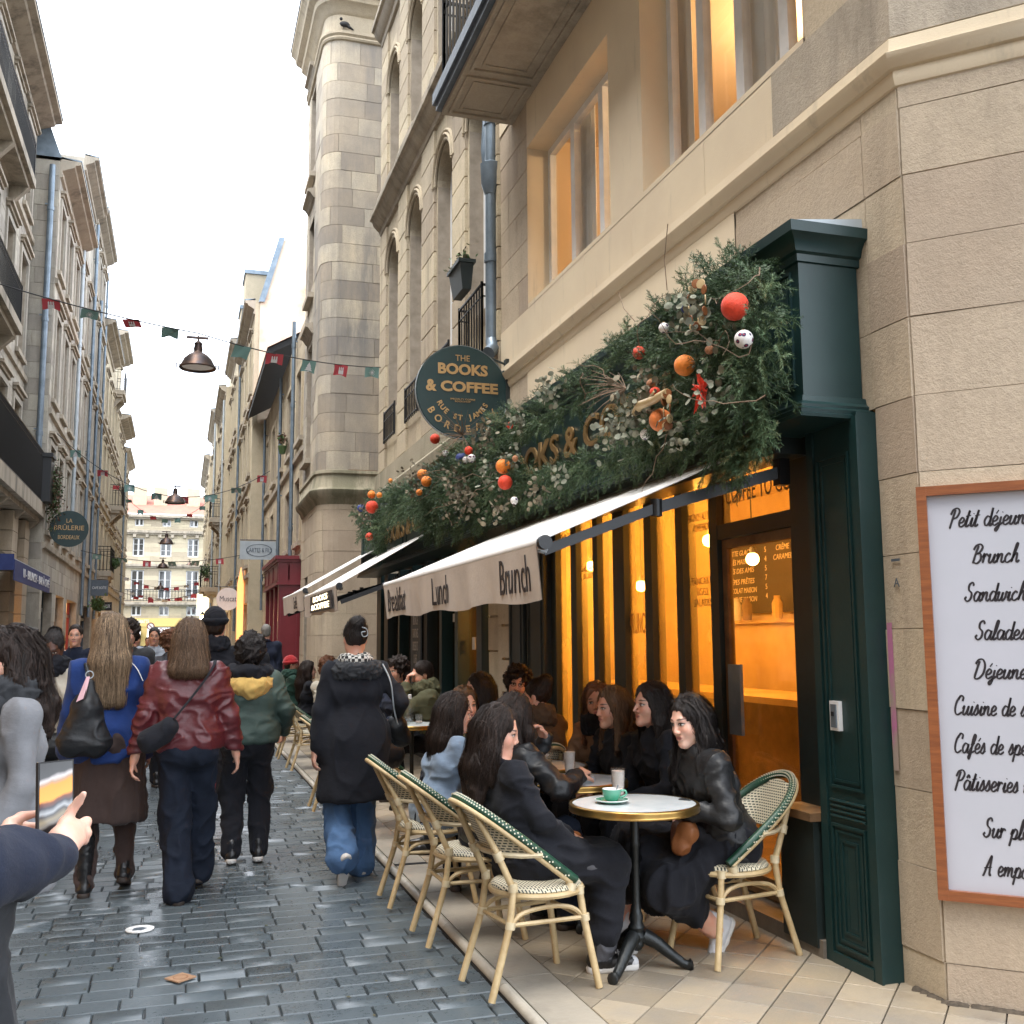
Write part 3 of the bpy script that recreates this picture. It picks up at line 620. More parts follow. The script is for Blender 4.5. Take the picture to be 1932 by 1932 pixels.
# ================= awnings =================
def awning(y0, y1, words, label, lit=False, xf=1.70, zf=2.02, zw=2.60, vh=.27, near_arm=True):
    aw = thing('awning', label, 'awning', ((xf+2.95)/2, (y0+y1)/2, zf), 'cream awnings over the cafe terrace')
    n, mseg = 26, 10; top = []
    for i in range(n+1):
        y = y0+(y1-y0)*i/n
        for k in range(mseg+1):
            f = k/mseg; x = 2.97+(xf-2.97)*f; z = zw+(zf+.03-zw)*f-.004*math.sin(math.pi*f)-.006*math.sin(i*2.1)*math.sin(math.pi*f)
            top.append((x, y, z))
    K = mseg+1; fs = [(i*K+k, i*K+k+1, (i+1)*K+k+1, (i+1)*K+k) for i in range(n) for k in range(mseg)]; N_ = len(top)
    MB().add(top+[(x, y, z-.006) for x, y, z in top], fs+[tuple(N_+q for q in f[::-1]) for f in fs]+[(k, N_+k, N_+k+1, k+1) for k in range(mseg)]+[(n*K+k+1, N_+n*K+k+1, N_+n*K+k, n*K+k) for k in range(mseg)]).build('canopy', 'canvas', aw, smooth=60)
    def vx(y, z):
        d = (zf-z)/vh; return xf-.03+d*(.008*math.sin((y-y0)*9.5)+.006*math.sin((y-y0)*23+1))+.02*d
    v = []; n = 60; mz = 6
    for i in range(n+1):
        y = y0+.01+(y1-y0-.02)*i/n
        for k in range(mz+1): z = zf+.0-vh*k/mz-(.012*math.sin((y-y0)*5) if k == mz else 0); v.append((vx(y, z), y, z))
    K = mz+1; fs = [(i*K+k, i*K+k+1, (i+1)*K+k+1, (i+1)*K+k) for i in range(n) for k in range(mz)]; N_ = len(v)
    val = MB().add(v+[(x+.004, y, z) for x, y, z in v], fs+[tuple(N_+q for q in f[::-1]) for f in fs]+[(i*K+mz, N_+i*K+mz, N_+(i+1)*K+mz, (i+1)*K+mz) for i in range(n)]).build('valance', 'canvas_v', aw, smooth=60)
    MB().tube([(xf, y0-.02, zf+.01), (xf, y1+.02, zf+.01)], .032, 12).build('front_bar', 'canvas', aw, smooth=40)
    for yy in (y0-.03, y1+.03): MB().tube([(xf, yy-.02, zf+.01), (xf, yy+.02, zf+.01)], .036, 14).build('bar_cap', 'black_metal', aw, smooth=40)
    for s, yy, ww in words:
        lettering(s, 'letter', val, (0, 0, 0), RD, Zu, .2, width=ww, height=.19, shear=.12, xf=lambda a, b, c, yy=yy: (vx(yy-a, zf-.14+b)-.004-c, yy-a, zf-.14+b), extrude=.001)
    for yy, sgn in ((y0+.05, 1), (y1-.1, -1)):
        a = V3((3.02, yy-.12*sgn+ (0 if sgn > 0 else 0), 2.43)); b = V3((2.36, yy+.02*sgn, 2.235)); c = V3((1.74, yy+.06*sgn, 2.0))
        arm = MB()
        for p, q, h in ((a, b, .036), (b, c, .030)):
            d = q-p; L = np.linalg.norm(d); d /= L; s_ = np.cross(d, (0, 0, 1.)); s_ /= np.linalg.norm(s_); u_ = np.cross(s_, d)
            arm.box((p+q)/2, (L, .03, h*1.7), np.array([d, s_, u_]).T)
        am = arm.build('folding_arm', 'black_metal', aw)
        MB().tube([b-V3((0, 0, .045)), b+V3((0, 0, .045))], .032, 10).build('elbow', 'black_metal', am, smooth=40)
        MB().b2((3.0, a[1]-.035, 2.36), (3.06, a[1]+.035, 2.50)).build('wall_bracket', 'black_metal', am)
        MB().tube([(xf, c[1]-.04, zf-.01), (xf+.05, c[1], zf-.015)], .022, 8).build('end_joint', 'zinc_l', am)
    return aw
awning(4.85, 8.95, [('Brunch', 5.25, .52), ('Lunch', 6.9, .50), ('Breakfast', 8.4, .75)], 'cream awning nearest the menu board, valance lettered Brunch, Lunch and Breakfast')
awning(11.85, 15.0, [], 'middle cream awning with a lit box sign under its front bar', zw=2.95, zf=2.17)
awning(15.25, 18.3, [('Café', 16.4, .5)], 'farthest cream awning over the red beanie and dark haired guests', zw=3.05, zf=2.28)
bs = thing('lit_awning_sign', 'small lit box sign reading books and coffee hanging under the middle awning', 'sign', (1.66, 13.2, 1.75))
MB().b2((1.655, 12.1, 1.93), (1.66, 14.2, 2.15)).build('sign_face', 'letter', bs)
M['sign_lit'] = mk('lit_sign_letter', (1, .9, .6), .5, emit=(1, .82, .5), es=1.1)
lettering('BOOKS\n&COFFEE', 'sign_lit', bs, (1.65, 13.15, 2.04), RD, Zu, .1, width=1.7, height=.17, extrude=.002)
# ================= round hanging sign =================
rs = thing('round_hanging_sign', 'round dark green sign with gold lettering on an iron bracket above the garland', 'sign', (2.65, 9.95, 3.58))
SC = V3((2.645, 9.95, 4.045)); SR = .47
ax = np.array([[1, 0, 0], [0, 0, 1], [0, -1, 0]], float)
MB().lathe([(SR, -.02), (SR+.008, -.012), (SR+.008, .012), (SR, .02)], SC, 64, axis=ax).build('disc', 'green', rs, smooth=40)
MB().lathe([(SR-.002, .0), (SR+.014, -.02), (SR+.014, .02), (SR-.002, .0)], SC, 64, cap=False, axis=ax).build('rim', 'zinc_l', rs, smooth=40)
MB().tube([(3.16, 9.95, 4.05), (3.10, 9.95, 4.05), (3.09, 9.95, 4.3)], .018, 8).tube([(3.16, 9.95, 4.35), (2.64, 9.95, 4.53)], .012, 8).b2((3.10, 9.91, 3.9), (3.16, 9.99, 4.42)).build('bracket', 'green_d', rs)
def flat(s, dx, dz, ww, hh, **k): lettering(s, 'gold', rs, (SC[0]+dx, SC[1]-.024, SC[2]+dz), (1, 0, 0), Zu, .1, width=ww, height=hh, extrude=.003, **k)
flat('THE', 0, .345, .15, .06); flat('BOOKS', 0, .225, .52, .115, bold=.004); flat('&', -.33, .045, .11, .12, bold=.004); flat('COFFEE', .07, .045, .60, .11, bold=.004)
flat('SPECIALTY COFFEE\nBOOKSHOP', 0, -.09, .26, .04)
def arc(s, rad, a0, a1, size, below=True):
    n = len(s)
    for i, chh in enumerate(s):
        if chh == ' ': continue
        a = a0+(a1-a0)*i/(n-1); d = V3((math.sin(a), 0, -math.cos(a))); u = V3((math.cos(a), 0, math.sin(a)))
        lettering(chh, 'gold', rs, SC+d*rad-V3((0, .024, 0)), u, -d, size, extrude=.003, bold=.002)
arc('RUE ST JAMES', .27, R(-62), R(62), .075); arc('BORDEAUX', .385, R(-58), R(58), .10)
# ================= menu board on the corner =================
mbd = thing('menu_board', 'large white menu board with black script lettering in a varnished wooden frame', 'menu board', (3.36, 3.6, .45))
O = V3((XW, YC, 0))+cn*.014
def bp(a, z, d): return O+cu*a+cn*d+V3((0, 0, z))
def bbox(a, b, z0, z1, d0, d1): return MB().add([bp(a, z0, d0), bp(b, z0, d0), bp(b, z1, d0), bp(a, z1, d0), bp(a, z0, d1), bp(b, z0, d1), bp(b, z1, d1), bp(a, z1, d1)], [(0, 1, 2, 3), (4, 7, 6, 5), (0, 4, 5, 1), (1, 5, 6, 2), (2, 6, 7, 3), (3, 7, 4, 0)])
ba, bb, bz0, bz1, fwid = -.012, .612, .445, 2.215, .042
for q in ((ba, ba+fwid, bz0, bz1), (bb-fwid, bb, bz0, bz1)): bbox(*q, 0.001, .045).build('frame_rail', 'wood', mbd)
for q in ((ba+fwid, bb-fwid, bz0, bz0+fwid), (ba+fwid, bb-fwid, bz1-fwid, bz1)): bbox(*q, .001, .043).build('frame_rail', 'wood', mbd)
bbox(ba+fwid-.004, bb-fwid+.004, bz0+fwid-.004, bz1-fwid+.004, .004, .018).build('panel', 'white', mbd)
def spl(pts, n=7):
    P = [np.array(p, float) for p in pts]
    if len(P) < 3: return P
    out = []
    for i in range(len(P)-1):
        a, b, c, d = P[max(i-1, 0)], P[i], P[i+1], P[min(i+2, len(P)-1)]
        for k in range(n): t = k/n; out.append(.5*((2*b)+(c-a)*t+(2*a-5*b+4*c-d)*t*t+(3*b-a-3*c+d)*t**3))
    return out+[P[-1]]
GL = {'a': (.5, [[(.42, .42), (.2, .5), (.04, .28), (.1, .03), (.25, .04), (.4, .3), (.42, .45), (.38, .1), (.45, .0), (.55, .1)]]),
 'c': (.4, [[(.36, .38), (.24, .48), (.06, .3), (.06, .08), (.2, .0), (.44, .12)]]),
 'd': (.5, [[(.4, .42), (.2, .5), (.04, .28), (.1, .03), (.25, .04), (.4, .3), (.5, .95), (.38, .1), (.45, .0), (.55, .1)]]),
 'e': (.4, [[(.04, .2), (.24, .24), (.34, .38), (.22, .5), (.06, .32), (.07, .08), (.2, .0), (.44, .12)]]),
 'f': (.36, [[(.0, .1), (.2, .4), (.38, .85), (.3, .97), (.2, .7), (.12, .0), (.02, -.3), (-.04, -.2), (.1, -.02), (.4, .12)], [(.06, .45), (.36, .5)]]),
 'h': (.5, [[(.0, .05), (.2, .5), (.34, .95), (.24, .9), (.04, .0)], [(.06, .15), (.2, .42), (.34, .46), (.34, .1), (.4, .0), (.54, .1)]]),
 'i': (.25, [[(.02, .1), (.14, .46), (.08, .06), (.16, .0), (.28, .1)], [(.2, .66), (.22, .7)]]),
 'j': (.25, [[(.14, .46), (.04, -.1), (-.1, -.32), (-.16, -.2), (.06, -.02), (.28, .12)], [(.2, .66), (.22, .7)]]),
 'l': (.26, [[(.0, .06), (.2, .5), (.3, .95), (.2, .9), (.06, .1), (.14, .0), (.28, .1)]]),
 'm': (.72, [[(.0, .3), (.1, .46), (.04, .0)], [(.06, .15), (.2, .42), (.32, .44), (.28, .0)], [(.3, .15), (.44, .42), (.56, .44), (.54, .1), (.62, .0), (.76, .1)]]),
 'n': (.5, [[(.0, .3), (.1, .46), (.04, .0)], [(.06, .15), (.2, .42), (.34, .44), (.32, .1), (.4, .0), (.54, .1)]]),
 'o': (.42, [[(.22, .48), (.05, .3), (.06, .06), (.2, .0), (.34, .2), (.3, .44), (.2, .46), (.3, .36), (.46, .4)]]),
 'p': (.48, [[(.0, .2), (.12, .48), (.06, .1), (-.04, -.38)], [(.08, .25), (.26, .5), (.4, .36), (.3, .04), (.14, .02), (.3, .0), (.5, .1)]]),
 'r': (.36, [[(.0, .28), (.1, .5), (.04, .0)], [(.07, .26), (.16, .42), (.26, .48), (.34, .38)]]),
 's': (.36, [[(.0, .08), (.2, .5), (.24, .46), (.28, .14), (.14, .0), (.02, .06)], [(.2, .03), (.38, .12)]]),
 't': (.3, [[(.0, .1), (.14, .5), (.24, .86), (.08, .1), (.16, .0), (.3, .1)], [(.02, .56), (.36, .6)]]),
 'u': (.5, [[(.0, .3), (.1, .46), (.04, .12), (.12, .0), (.28, .14), (.4, .46), (.34, .1), (.42, .0), (.54, .1)]]),
 'w': (.62, [[(.0, .3), (.1, .46), (.04, .12), (.12, .0), (.26, .14), (.34, .44), (.28, .1), (.36, .0), (.5, .16), (.56, .46), (.66, .4)]]),
 'A': (.72, [[(.0, .0), (.1, .02), (.3, .5), (.56, 1.0), (.5, .4), (.5, .02), (.62, .06)], [(.08, .36), (.62, .42)]]),
 'B': (.62, [[(.3, .95), (.16, .5), (.04, .0)], [(.0, .72), (.14, .95), (.42, 1.02), (.56, .84), (.4, .58), (.22, .52), (.46, .5), (.52, .2), (.32, .0), (.1, .04)]]),
 'C': (.56, [[(.5, .72), (.54, .92), (.36, 1.0), (.1, .66), (.06, .2), (.24, .0), (.54, .14)], [(.24, .78), (.3, 1.04)]]),
 'D': (.7, [[(.26, .92), (.14, .5), (.06, .04), (.3, .0), (.56, .26), (.62, .7), (.44, 1.0), (.18, .98), (.02, .76)]]),
 'P': (.56, [[(.28, .95), (.16, .5), (.02, -.08)], [(.0, .68), (.14, .95), (.42, 1.02), (.56, .82), (.42, .54), (.2, .46)]]),
 'S': (.54, [[(.5, .82), (.4, 1.0), (.2, .88), (.2, .62), (.4, .42), (.36, .12), (.16, .0), (.0, .14), (.1, .24)]])}
ACC = {'é': ('e', [(.22, .62), (.36, .80)]), 'â': ('a', [(.16, .62), (.28, .78), (.38, .62)])}
def script(s, cx, z, h, target=None):
    strokes = []; x = 0
    for chh in s:
        if chh == ' ': x += .34; continue
        b, acc = ACC.get(chh, (chh, None)); w_, st = GL[b]
        for q in st+([acc] if acc else []): strokes.append([(px+x, py) for px, py in q])
        x += w_+.02
    W = x; sc = h; sx = sc*(target/(W*sc) if target else 1); mb = MB()
    for q in strokes:
        P = spl(q); n = len(P); L = []
        for i in range(n):
            d = P[min(i+1, n-1)]-P[max(i-1, 0)]; d = d/(np.linalg.norm(d)+1e-9); nn = np.array((-d[1], d[0]))
            wd = .038+.040*abs(d@np.array((-.3, -.95)))**1.5
            if i == 0 or i == n-1: wd *= .6
            for sg in (-1, 1): L.append(P[i]+nn*wd*sg)
        pts = [bp(cx+(p[0]-W/2+p[1]*.22)*sx, z+p[1]*sc, .0195) for p in L]
        mb.add(pts, [(2*i, 2*i+1, 2*i+3, 2*i+2) for i in range(n-1)])
    mb.build('lettering', 'letter', mbd)
for s, z, tg in [('Petit déjeuner', 2.03, .40), ('Brunch', 1.868, .21), ('Sandwichs', 1.705, .30), ('Salades', 1.54, .225), ('Déjeuner', 1.375, .26), ('Cuisine de saison', 1.22, .46), ('Cafés de spécialité', 1.06, .48), ('Pâtisseries maison', .905, .49), ('Sur place', .715, .26), ('A emporter', .56, .29)]:
    script(s, .290, z, .080, tg*.87)
# ================= arched, channelled stone house (R1) =================
def pipe(label, x, y, z0, z1, r=.05, mat='zinc', nx=-1, joints=4, group='rain pipes on the house fronts'):
    t = thing('rain_pipe', label, 'drainpipe', (x, y, z0), group)
    MB().tube([(x, y, z0), (x, y, z1)], r, 10).build('pipe_run', mat, t, smooth=40)
    for i in range(joints):
        mb = MB(); z = z0+(z1-z0)*(i+.6)/joints; mb.tube([(x, y, z-.05), (x, y, z+.05)], r*1.2, 10)
        mb.b2((x-.01, y-.02, z+.1), (x-nx*(r+.06), y+.02, z+.13)); mb.build('pipe_clip', mat, t, smooth=40)
    return t
p0 = pipe('thick grey drainpipe at the joint of the rendered house and the arched house', 3.07, 10.32, 4.7, 12.5, .065, 'zinc', joints=5)
MB().tube([(3.07, 10.32, 4.72), (3.07, 10.26, 4.62), (3.0, 10.2, 4.55)], .07, 10).build('outlet', 'zinc', p0, smooth=40)
MB().lathe([(.07, 0), (.11, .12), (.12, .34), (.09, .36)], (3.07, 10.32, 6.35), 10).build('hopper', 'zinc', p0, smooth=40)
MB().tube([(3.06, 10.46, 6.6), (3.02, 10.42, 6.9), (3.05, 10.45, 7.3), (3.08, 10.45, 9)], .035, 8).build('branch_pipe', 'zinc', p0, smooth=40)
YA, YB = 10.2, 17.2; UL1 = YB-YA
arch_house = thing('arched_stone_house', 'tall old stone house with arched windows and channelled pilasters beside the drainpipe', 'building', (XW, YA, 0))
F1 = (XW, YA, 0); bays = [(.42, 1.28), (2.04, 2.90), (3.80, 4.68), (5.48, 6.36)]
def arch_holes(z0, z1): return [(a, b, z0, z1, .28) for a, b in bays]
lev = [(5.25, 7.66), (9.0, 10.85), (12.4, 14.6)]
H1 = []
for z0, z1 in lev: H1 += arch_holes(z0, z1+.46)
shop2 = (.55, 6.75, 0, 2.7, .4)
wall(arch_house, 'wall_core', F1, UY, NX, UL1, 0, 17, H1+[(.5, 6.75, -1, 2.75, .0)], 'mortar', back=.0)
pil_u = [(0, .36), (1.34, 1.98), (2.96, 3.74), (4.74, 5.42), (6.42, 7.0)]
# recessed wall stones round the openings, then the channelled pilasters standing proud
for za, zb_ in ((4.35, 8.55), (8.85, 12.0), (12.3, 16.5)):
    ashlar(arch_house, 'wall_stone', F1, UY, NX, UL1, za, zb_, .36, .5, 'stone_r', H1+[(a, b, 0, 30) for a, b in pil_u], True, gap=.002, proud=.008, rough=.002, seed=21)
for k, (a, b) in enumerate(pil_u):
    for za, zb_ in ((4.35, 8.5), (8.95, 12.0), (12.3, 16.5)):
        ashlar(arch_house, 'pilaster_stone', (XW, YA+a, 0), UY, NX, b-a, za, zb_, .35, 2, 'stone_r', [], True, gap=.010, proud=.045, rough=.003, seed=30+k)
def arch_infill(parent, F, u0, u1, zs_, rise, back, mat, N=NX, pr=.01, ring=True):
    F = V3(F); N = V3(N); U = V3((0, 1, 0)); n = 14; c = (u0+u1)/2; r = (u1-u0)/2; mb = MB(); pt = lambda u, z, d: F+U*u+V3((0, 0, z))+N*d
    arc_ = [(c-r*math.cos(math.pi*i/n), zs_+rise*math.sin(math.pi*i/n)) for i in range(n+1)]
    top = zs_+.46
    for (a, za), (b, zb_) in zip(arc_, arc_[1:]):
        mb.quad(pt(a, za, pr), pt(b, zb_, pr), pt(b, top, pr), pt(a, top, pr)); mb.quad(pt(a, za, pr), pt(b, zb_, pr), pt(b, zb_, -back), pt(a, za, -back))
    mb.build('arch_stone', mat, parent)
    if ring:
        mb = MB()
        for rr, o in ((.03, .035), (.085, .055), (.14, .04)):
            mb.tube([pt(c-(r+rr)*math.cos(math.pi*i/n), zs_+(rise+rr)*math.sin(math.pi*i/n), o) for i in range(n+1)], .022, 6)
        mb.build('archivolt', mat, parent, smooth=50)
for (z0, z1) in lev:
    for a, b in bays:
        arch_infill(arch_house, F1, a, b, z1, .40, .28, 'stone_r')
        window(arch_house, F1, UY, NX, a, b, z0, z1+.42, .20, cols=2, rows=4, pane='dark_glass', fw=.07)
R1C = [(0, 8.52), (.05, 8.53), (.07, 8.60), (.10, 8.62), (.17, 8.70), (.19, 8.76), (.235, 8.78), (.24, 8.84), (.0, 8.90)]
MB().sweep([(XW, YB+.0), (XW, YA+.03)], R1C).build('cornice', 'stone_ledge', arch_house, smooth=35)
MB().sweep([(XW, YB), (XW, YA+.03)], [(o, z+3.5) for o, z in R1C]).build('cornice', 'stone_ledge', arch_house, smooth=35)
MB().sweep([(XW, YB), (XW, YA+.03)], [(0, 3.60), (.06, 3.64), (.10, 3.78), (.14, 3.82), (.15, 3.95), (.11, 4.0), (.10, 4.3), (.0, 4.36)]).build('mossy_ledge', 'stone_moss', arch_house, smooth=35)
for (z0, z1) in lev[1:]:
    for a, b in bays:
        box_part('window_sill', (XW-.20, YA+a-.12, z0-.14), (XW+.05, YA+b+.12, z0-.02), 'stone_ledge', arch_house)
ashlar(arch_house, 'stone_block', F1, UY, NX, .5, 0, 3.6, .36, .9, 'stone_near', [], True, gap=.012, proud=.02, seed=41)
ashlar(arch_house, 'stone_block', (XW, YA+6.75, 0), UY, NX, .25, 0, 3.6, .36, .9, 'stone_near', [], True, gap=.012, proud=.02, seed=42)
ashlar(arch_house, 'wall_stone', F1, UY, NX, UL1, 2.75, 3.6, .4, .9, 'stone_r', [], True, gap=.004, proud=.012, seed=43)
# rounded channel stones on the pier beside the near shop
for k in range(8):
    z = .05+k*.33; MB().b2((XW-.075, 9.76, z+.012), (XW-.01, 10.16, z+.318)).build('pier_stone', 'stone_near', house)
def side_wall(parent, x0, x1, y, z0, z1, mat, piecename='stone_block', pieces=True, ch=.36, L=.7, seed=2, proud=.012, gap=.004):
    wall(parent, 'wall_core', (x0, y, 0), (1, 0, 0), (0, -1, 0), x1-x0, z0, z1, [], 'mortar', back=.002)
    ashlar(parent, piecename, (x0, y, 0), (1, 0, 0), (0, -1, 0), x1-x0, z0, z1, ch, L, mat, [], pieces, gap=gap, proud=proud, seed=seed)
wall(arch_house, 'wall_core', (XW, YB, 0), (1, 0, 0), (0, 1, 0), 6, 0, 17, [], 'stone_r')
# little iron balconies
def rail(parent, pts, z0, h, sp=.11, mat='black_metal', r=.009, post=.016, panel=False):
    mb = MB()
    for a, b in zip(pts, pts[1:]):
        a = V3((*a, z0)); b = V3((*b, z0)); L = np.linalg.norm(b-a); n = max(1, int(L/sp))
        for i in range(n+1): p = a+(b-a)*i/n; mb.tube([p, p+V3((0, 0, h))], r, 4, cap=False)
        for zz, rr in ((h, post), (.05, post*.7), (h-.13, post*.6)): mb.tube([a+V3((0, 0, zz)), b+V3((0, 0, zz))], rr, 5)
        for p in (a, b): mb.tube([p, p+V3((0, 0, h+.03))], post, 5)
    mb.build('railing', mat, parent)
rail(arch_house, [(XW, YA+.35), (XW-.12, YA+.35), (XW-.12, YA+1.32), (XW, YA+1.32)], 4.42, 1.0, .1)
for a, b in bays[1:]: rail(arch_house, [(XW-.07, YA+a), (XW-.07, YA+b)], 4.75, .5, .1)
fb = thing('window_planter', 'dark planter box of withered plants on the iron balcony beside the drainpipe', 'planter', (2.95, 10.95, 5.4))
MB().add([(2.82, 10.7, 5.72), (2.98, 10.7, 5.72), (2.98, 11.2, 5.72), (2.82, 11.2, 5.72), (2.86, 10.74, 5.42), (2.96, 10.74, 5.42), (2.96, 11.16, 5.42), (2.86, 11.16, 5.42)], [(0, 1, 2, 3), (7, 6, 5, 4), (0, 4, 5, 1), (1, 5, 6, 2), (2, 6, 7, 3), (3, 7, 4, 0)]).b2((2.80, 10.68, 5.71), (3.0, 11.22, 5.75)).build('trough', 'green_d', fb)
M['leaf_dry'] = mk('withered_leaf', (.09, .075, .04), .8, c2=(.05, .06, .025), ns=20); M['leaf'] = mk('green_leaf', (.035, .075, .022), .6, c2=(.06, .10, .03), ns=12, var=.4)
M['leaf_red'] = mk('reddish_leaf', (.16, .05, .045), .7, c2=(.09, .09, .04), ns=15, var=.4)
def foliage(name, parent, c, size, n, mats, leaf=.05, droop=0, seed=1, kind=None):
    rg = random.Random(seed); outs = [MB() for _ in mats]
    for i in range(n):
        p = V3([c[k]+rg.gauss(0, .42)*size[k] for k in range(3)]); p[2] -= droop*abs(rg.gauss(0, 1))*.4
        d = V3([rg.gauss(0, 1) for _ in range(3)]); d /= np.linalg.norm(d); e = np.cross(d, V3([rg.gauss(0, 1) for _ in range(3)])); e /= np.linalg.norm(e)+1e-6
        L = leaf*rg.uniform(.6, 1.4); mb = outs[rg.randrange(len(mats))]; mb.ca = rg.random()
        mb.add([p-d*L*.5, p+e*L*.3, p+d*L*.5, p-e*L*.3], [(0, 1, 2, 3)])
    for mb, m in zip(outs, mats): mb.build(name, m, parent, kind=kind)
foliage('stem_tuft', fb, (2.9, 10.95, 5.8), (.12, .3, .12), 160, ['leaf_dry', 'leaf'], .05, seed=5)
# second shopfront under the garland
sh2 = thing('second_shopfront', 'dark green double door shopfront with menu panel under the arched house', 'shopfront', (3.1, 13, 0))
for i, (a, b) in enumerate([(10.72, 10.92), (11.72, 11.86), (12.5, 12.62), (13.3, 13.5), (14.2, 14.3), (15.1, 15.2), (16.0, 16.3), (16.6, 16.95)]):
    MB().b2((3.06, a, 0), (3.3, b, 2.6)).build('post', 'green' if i % 3 else 'green_d', sh2)
MB().b2((3.10, 10.9, 0), (3.28, 16.7, .5)).build('stall_riser', 'green_d', sh2)
for a, b in [(10.92, 11.72), (11.86, 12.5), (12.62, 13.3), (13.5, 14.2), (14.3, 15.1), (15.2, 16.0)]:
    MB().b2((3.2, a, .5), (3.21, b, 2.6)).build('shop_pane', 'door_glass' if a < 13 else 'dark_glass', sh2)
MB().quad((3.9, 10.6, 0), (3.9, 17, 0), (3.9, 17, 2.75), (3.9, 10.6, 2.75)).quad((3.3, 10.6, 2.7), (3.9, 10.6, 2.7), (3.9, 17, 2.7), (3.3, 17, 2.7)).build('dark_room', 'room_dark', sh2)
mp = thing('wall_menu_panel', 'tall grey menu panel with small white writing beside the green door', 'menu', (3.1, 13.8, .9))
MB().b2((3.03, 13.55, .9), (3.05, 14.15, 2.3)).build('panel', 'slate', mp)
lettering('PIADINE\nSALADES\nBRUNCH\nTARTINES\nDESSERTS\nCAFÉS\nTHÉS', 'white_paint', mp, (3.026, 13.85, 1.65), RD, Zu, .1, width=.34, height=1.15, extrude=.001)
for i, (yy, zz, hh) in enumerate([(13.0, 1.62, .12), (12.2, 1.5, .12), (11.9, 1.78, .08), (11.5, 1.45, .14), (11.2, 1.75, .10), (12.4, 1.78, .1)]):
    s_ = MB().b2((3.19, yy-.06, zz), (3.196, yy+.06, zz+hh)).build('door_sticker', 'canvas', sh2)
# ================= alley, rounded tower house (R2) =================
tower = thing('tower_house', 'tall sooty stone house with a rounded corner rising above the alley', 'building', (2.6, 22, 0))
TX, TY, TR = 2.58, 20.9, .40; TE = 23.9
def tpath(o=0, rr=TR):
    pts = [(TX, TE), (TX, TY+rr)]
    for i in range(1, 6): a = math.pi/2*i/6; pts.append((TX+rr-rr*math.cos(a), TY+rr-rr*math.sin(a)))
    pts += [(TX+rr, TY), (TX+6, TY)]; return pts
TPB = tpath()
def curved_wall(parent, path, zs, L, mat, name, holes=(), gap=.004, proud=.012, seed=1, pieces=True):
    """stones following a plan path; holes in running length"""
    rg = random.Random(seed); P = [V3((*p, 0)) for p in path]; cum = [0.]
    for a, b in zip(P, P[1:]): cum.append(cum[-1]+np.linalg.norm(b-a))
    def at(s):
        s = min(max(s, 0), cum[-1]); i = max(k for k in range(len(cum)-1) if cum[k] <= s+1e-9); f = (s-cum[i])/(cum[i+1]-cum[i]); d = P[i+1]-P[i]; d /= np.linalg.norm(d); return P[i]+(P[i+1]-P[i])*f, V3((d[1], -d[0], 0))
    joined = MB()
    for ri, (c, d) in enumerate(zip(zs, zs[1:])):
        mz = (c+d)/2; s = 0 if ri % 2 else -L*.5
        while s < cum[-1]:
            e = s+L*rg.uniform(.75, 1.25); a, b = max(s, 0), min(e, cum[-1]); s = e
            if b-a < .05: continue
            segs = [(a, b)]
            for h in holes:
                if h[2] < mz < h[3]:
                    ns = []
                    for p, q in segs:
                        if q <= h[0] or p >= h[1]: ns.append((p, q))
                        else:
                            if h[0]-p > .04: ns.append((p, h[0]))
                            if q-h[1] > .04: ns.append((h[1], q))
                    segs = ns
            for p, q in segs:
                mb = MB() if pieces else joined; mb.ca = rg.random(); pr = proud+rg.uniform(-.004, .004); ss = sorted({p+gap, q-gap, *[x for x in cum if p+gap < x < q-gap]}); n = len(ss)
                lo, hi, bl, bh = [], [], [], []
                for x in ss:
                    pt, nn = at(x); z_ = V3((0, 0, 1)); lo.append(pt+nn*pr+z_*(c+gap)); hi.append(pt+nn*pr+z_*(d-gap)); bl.append(pt+z_*(c+gap*.5)); bh.append(pt+z_*(d-gap*.5))
                mb.add(lo+hi+bl+bh, [(i, i+1, n+i+1, n+i) for i in range(n-1)]+[(2*n+i, 2*n+i+1, i+1, i) for i in range(n-1)]+[(n+i, n+i+1, 3*n+i+1, 3*n+i) for i in range(n-1)]+[(2*n, 0, n, 3*n), (n-1, 3*n-1, 4*n-1, 2*n-1)])
                if pieces: mb.build(name, mat, parent)
    if not pieces: joined.build(name+'_face', mat, parent, kind='stuff')
THOLES = [(.55, 1.45, 5.5, 8.1), (.55, 1.45, 9.2, 11.2), (.55, 1.45, 12.0, 14.2), (.75, 1.35, .6, 3.1)]
tb = MB(); z0, z1 = 0, 15.2
core = TPB
for a, b in zip(core, core[1:]):
    if a == core[0]:
        continue
    tb.quad((*a, 0), (*b, 0), (*b, z1), (*a, z1))
tb.build('wall_core', 'mortar', tower)
wall(tower, 'wall_core', (TX, TE, 0), (0, -1, 0), NX, TE-TY-TR, 0, z1, [(h[0], h[1], h[2], h[3], .3) for h in THOLES], 'mortar')
zz_ = [i*.42 for i in range(11)]+[4.35]; zz_ = sorted(set(round(x, 2) for x in zz_ if x <= 4.35))
curved_wall(tower, TPB, zz_, .8, 'stone_near', 'stone_block', THOLES, seed=3)
zz2 = [5.0+i*.40 for i in range(23)]+[14.35]
curved_wall(tower, TPB, zz2, .72, 'stone_tower', 'stone_block', THOLES, seed=4, gap=.004, proud=.014)
MB().sweep(TPB, [(.0, 4.3), (.03, 4.33), (.06, 4.42), (.14, 4.5), (.16, 4.6), (.10, 4.66), (.06, 4.9), (.09, 4.94), (.08, 5.0), (.0, 5.02)]).build('mossy_ledge', 'stone_moss', tower, smooth=40)
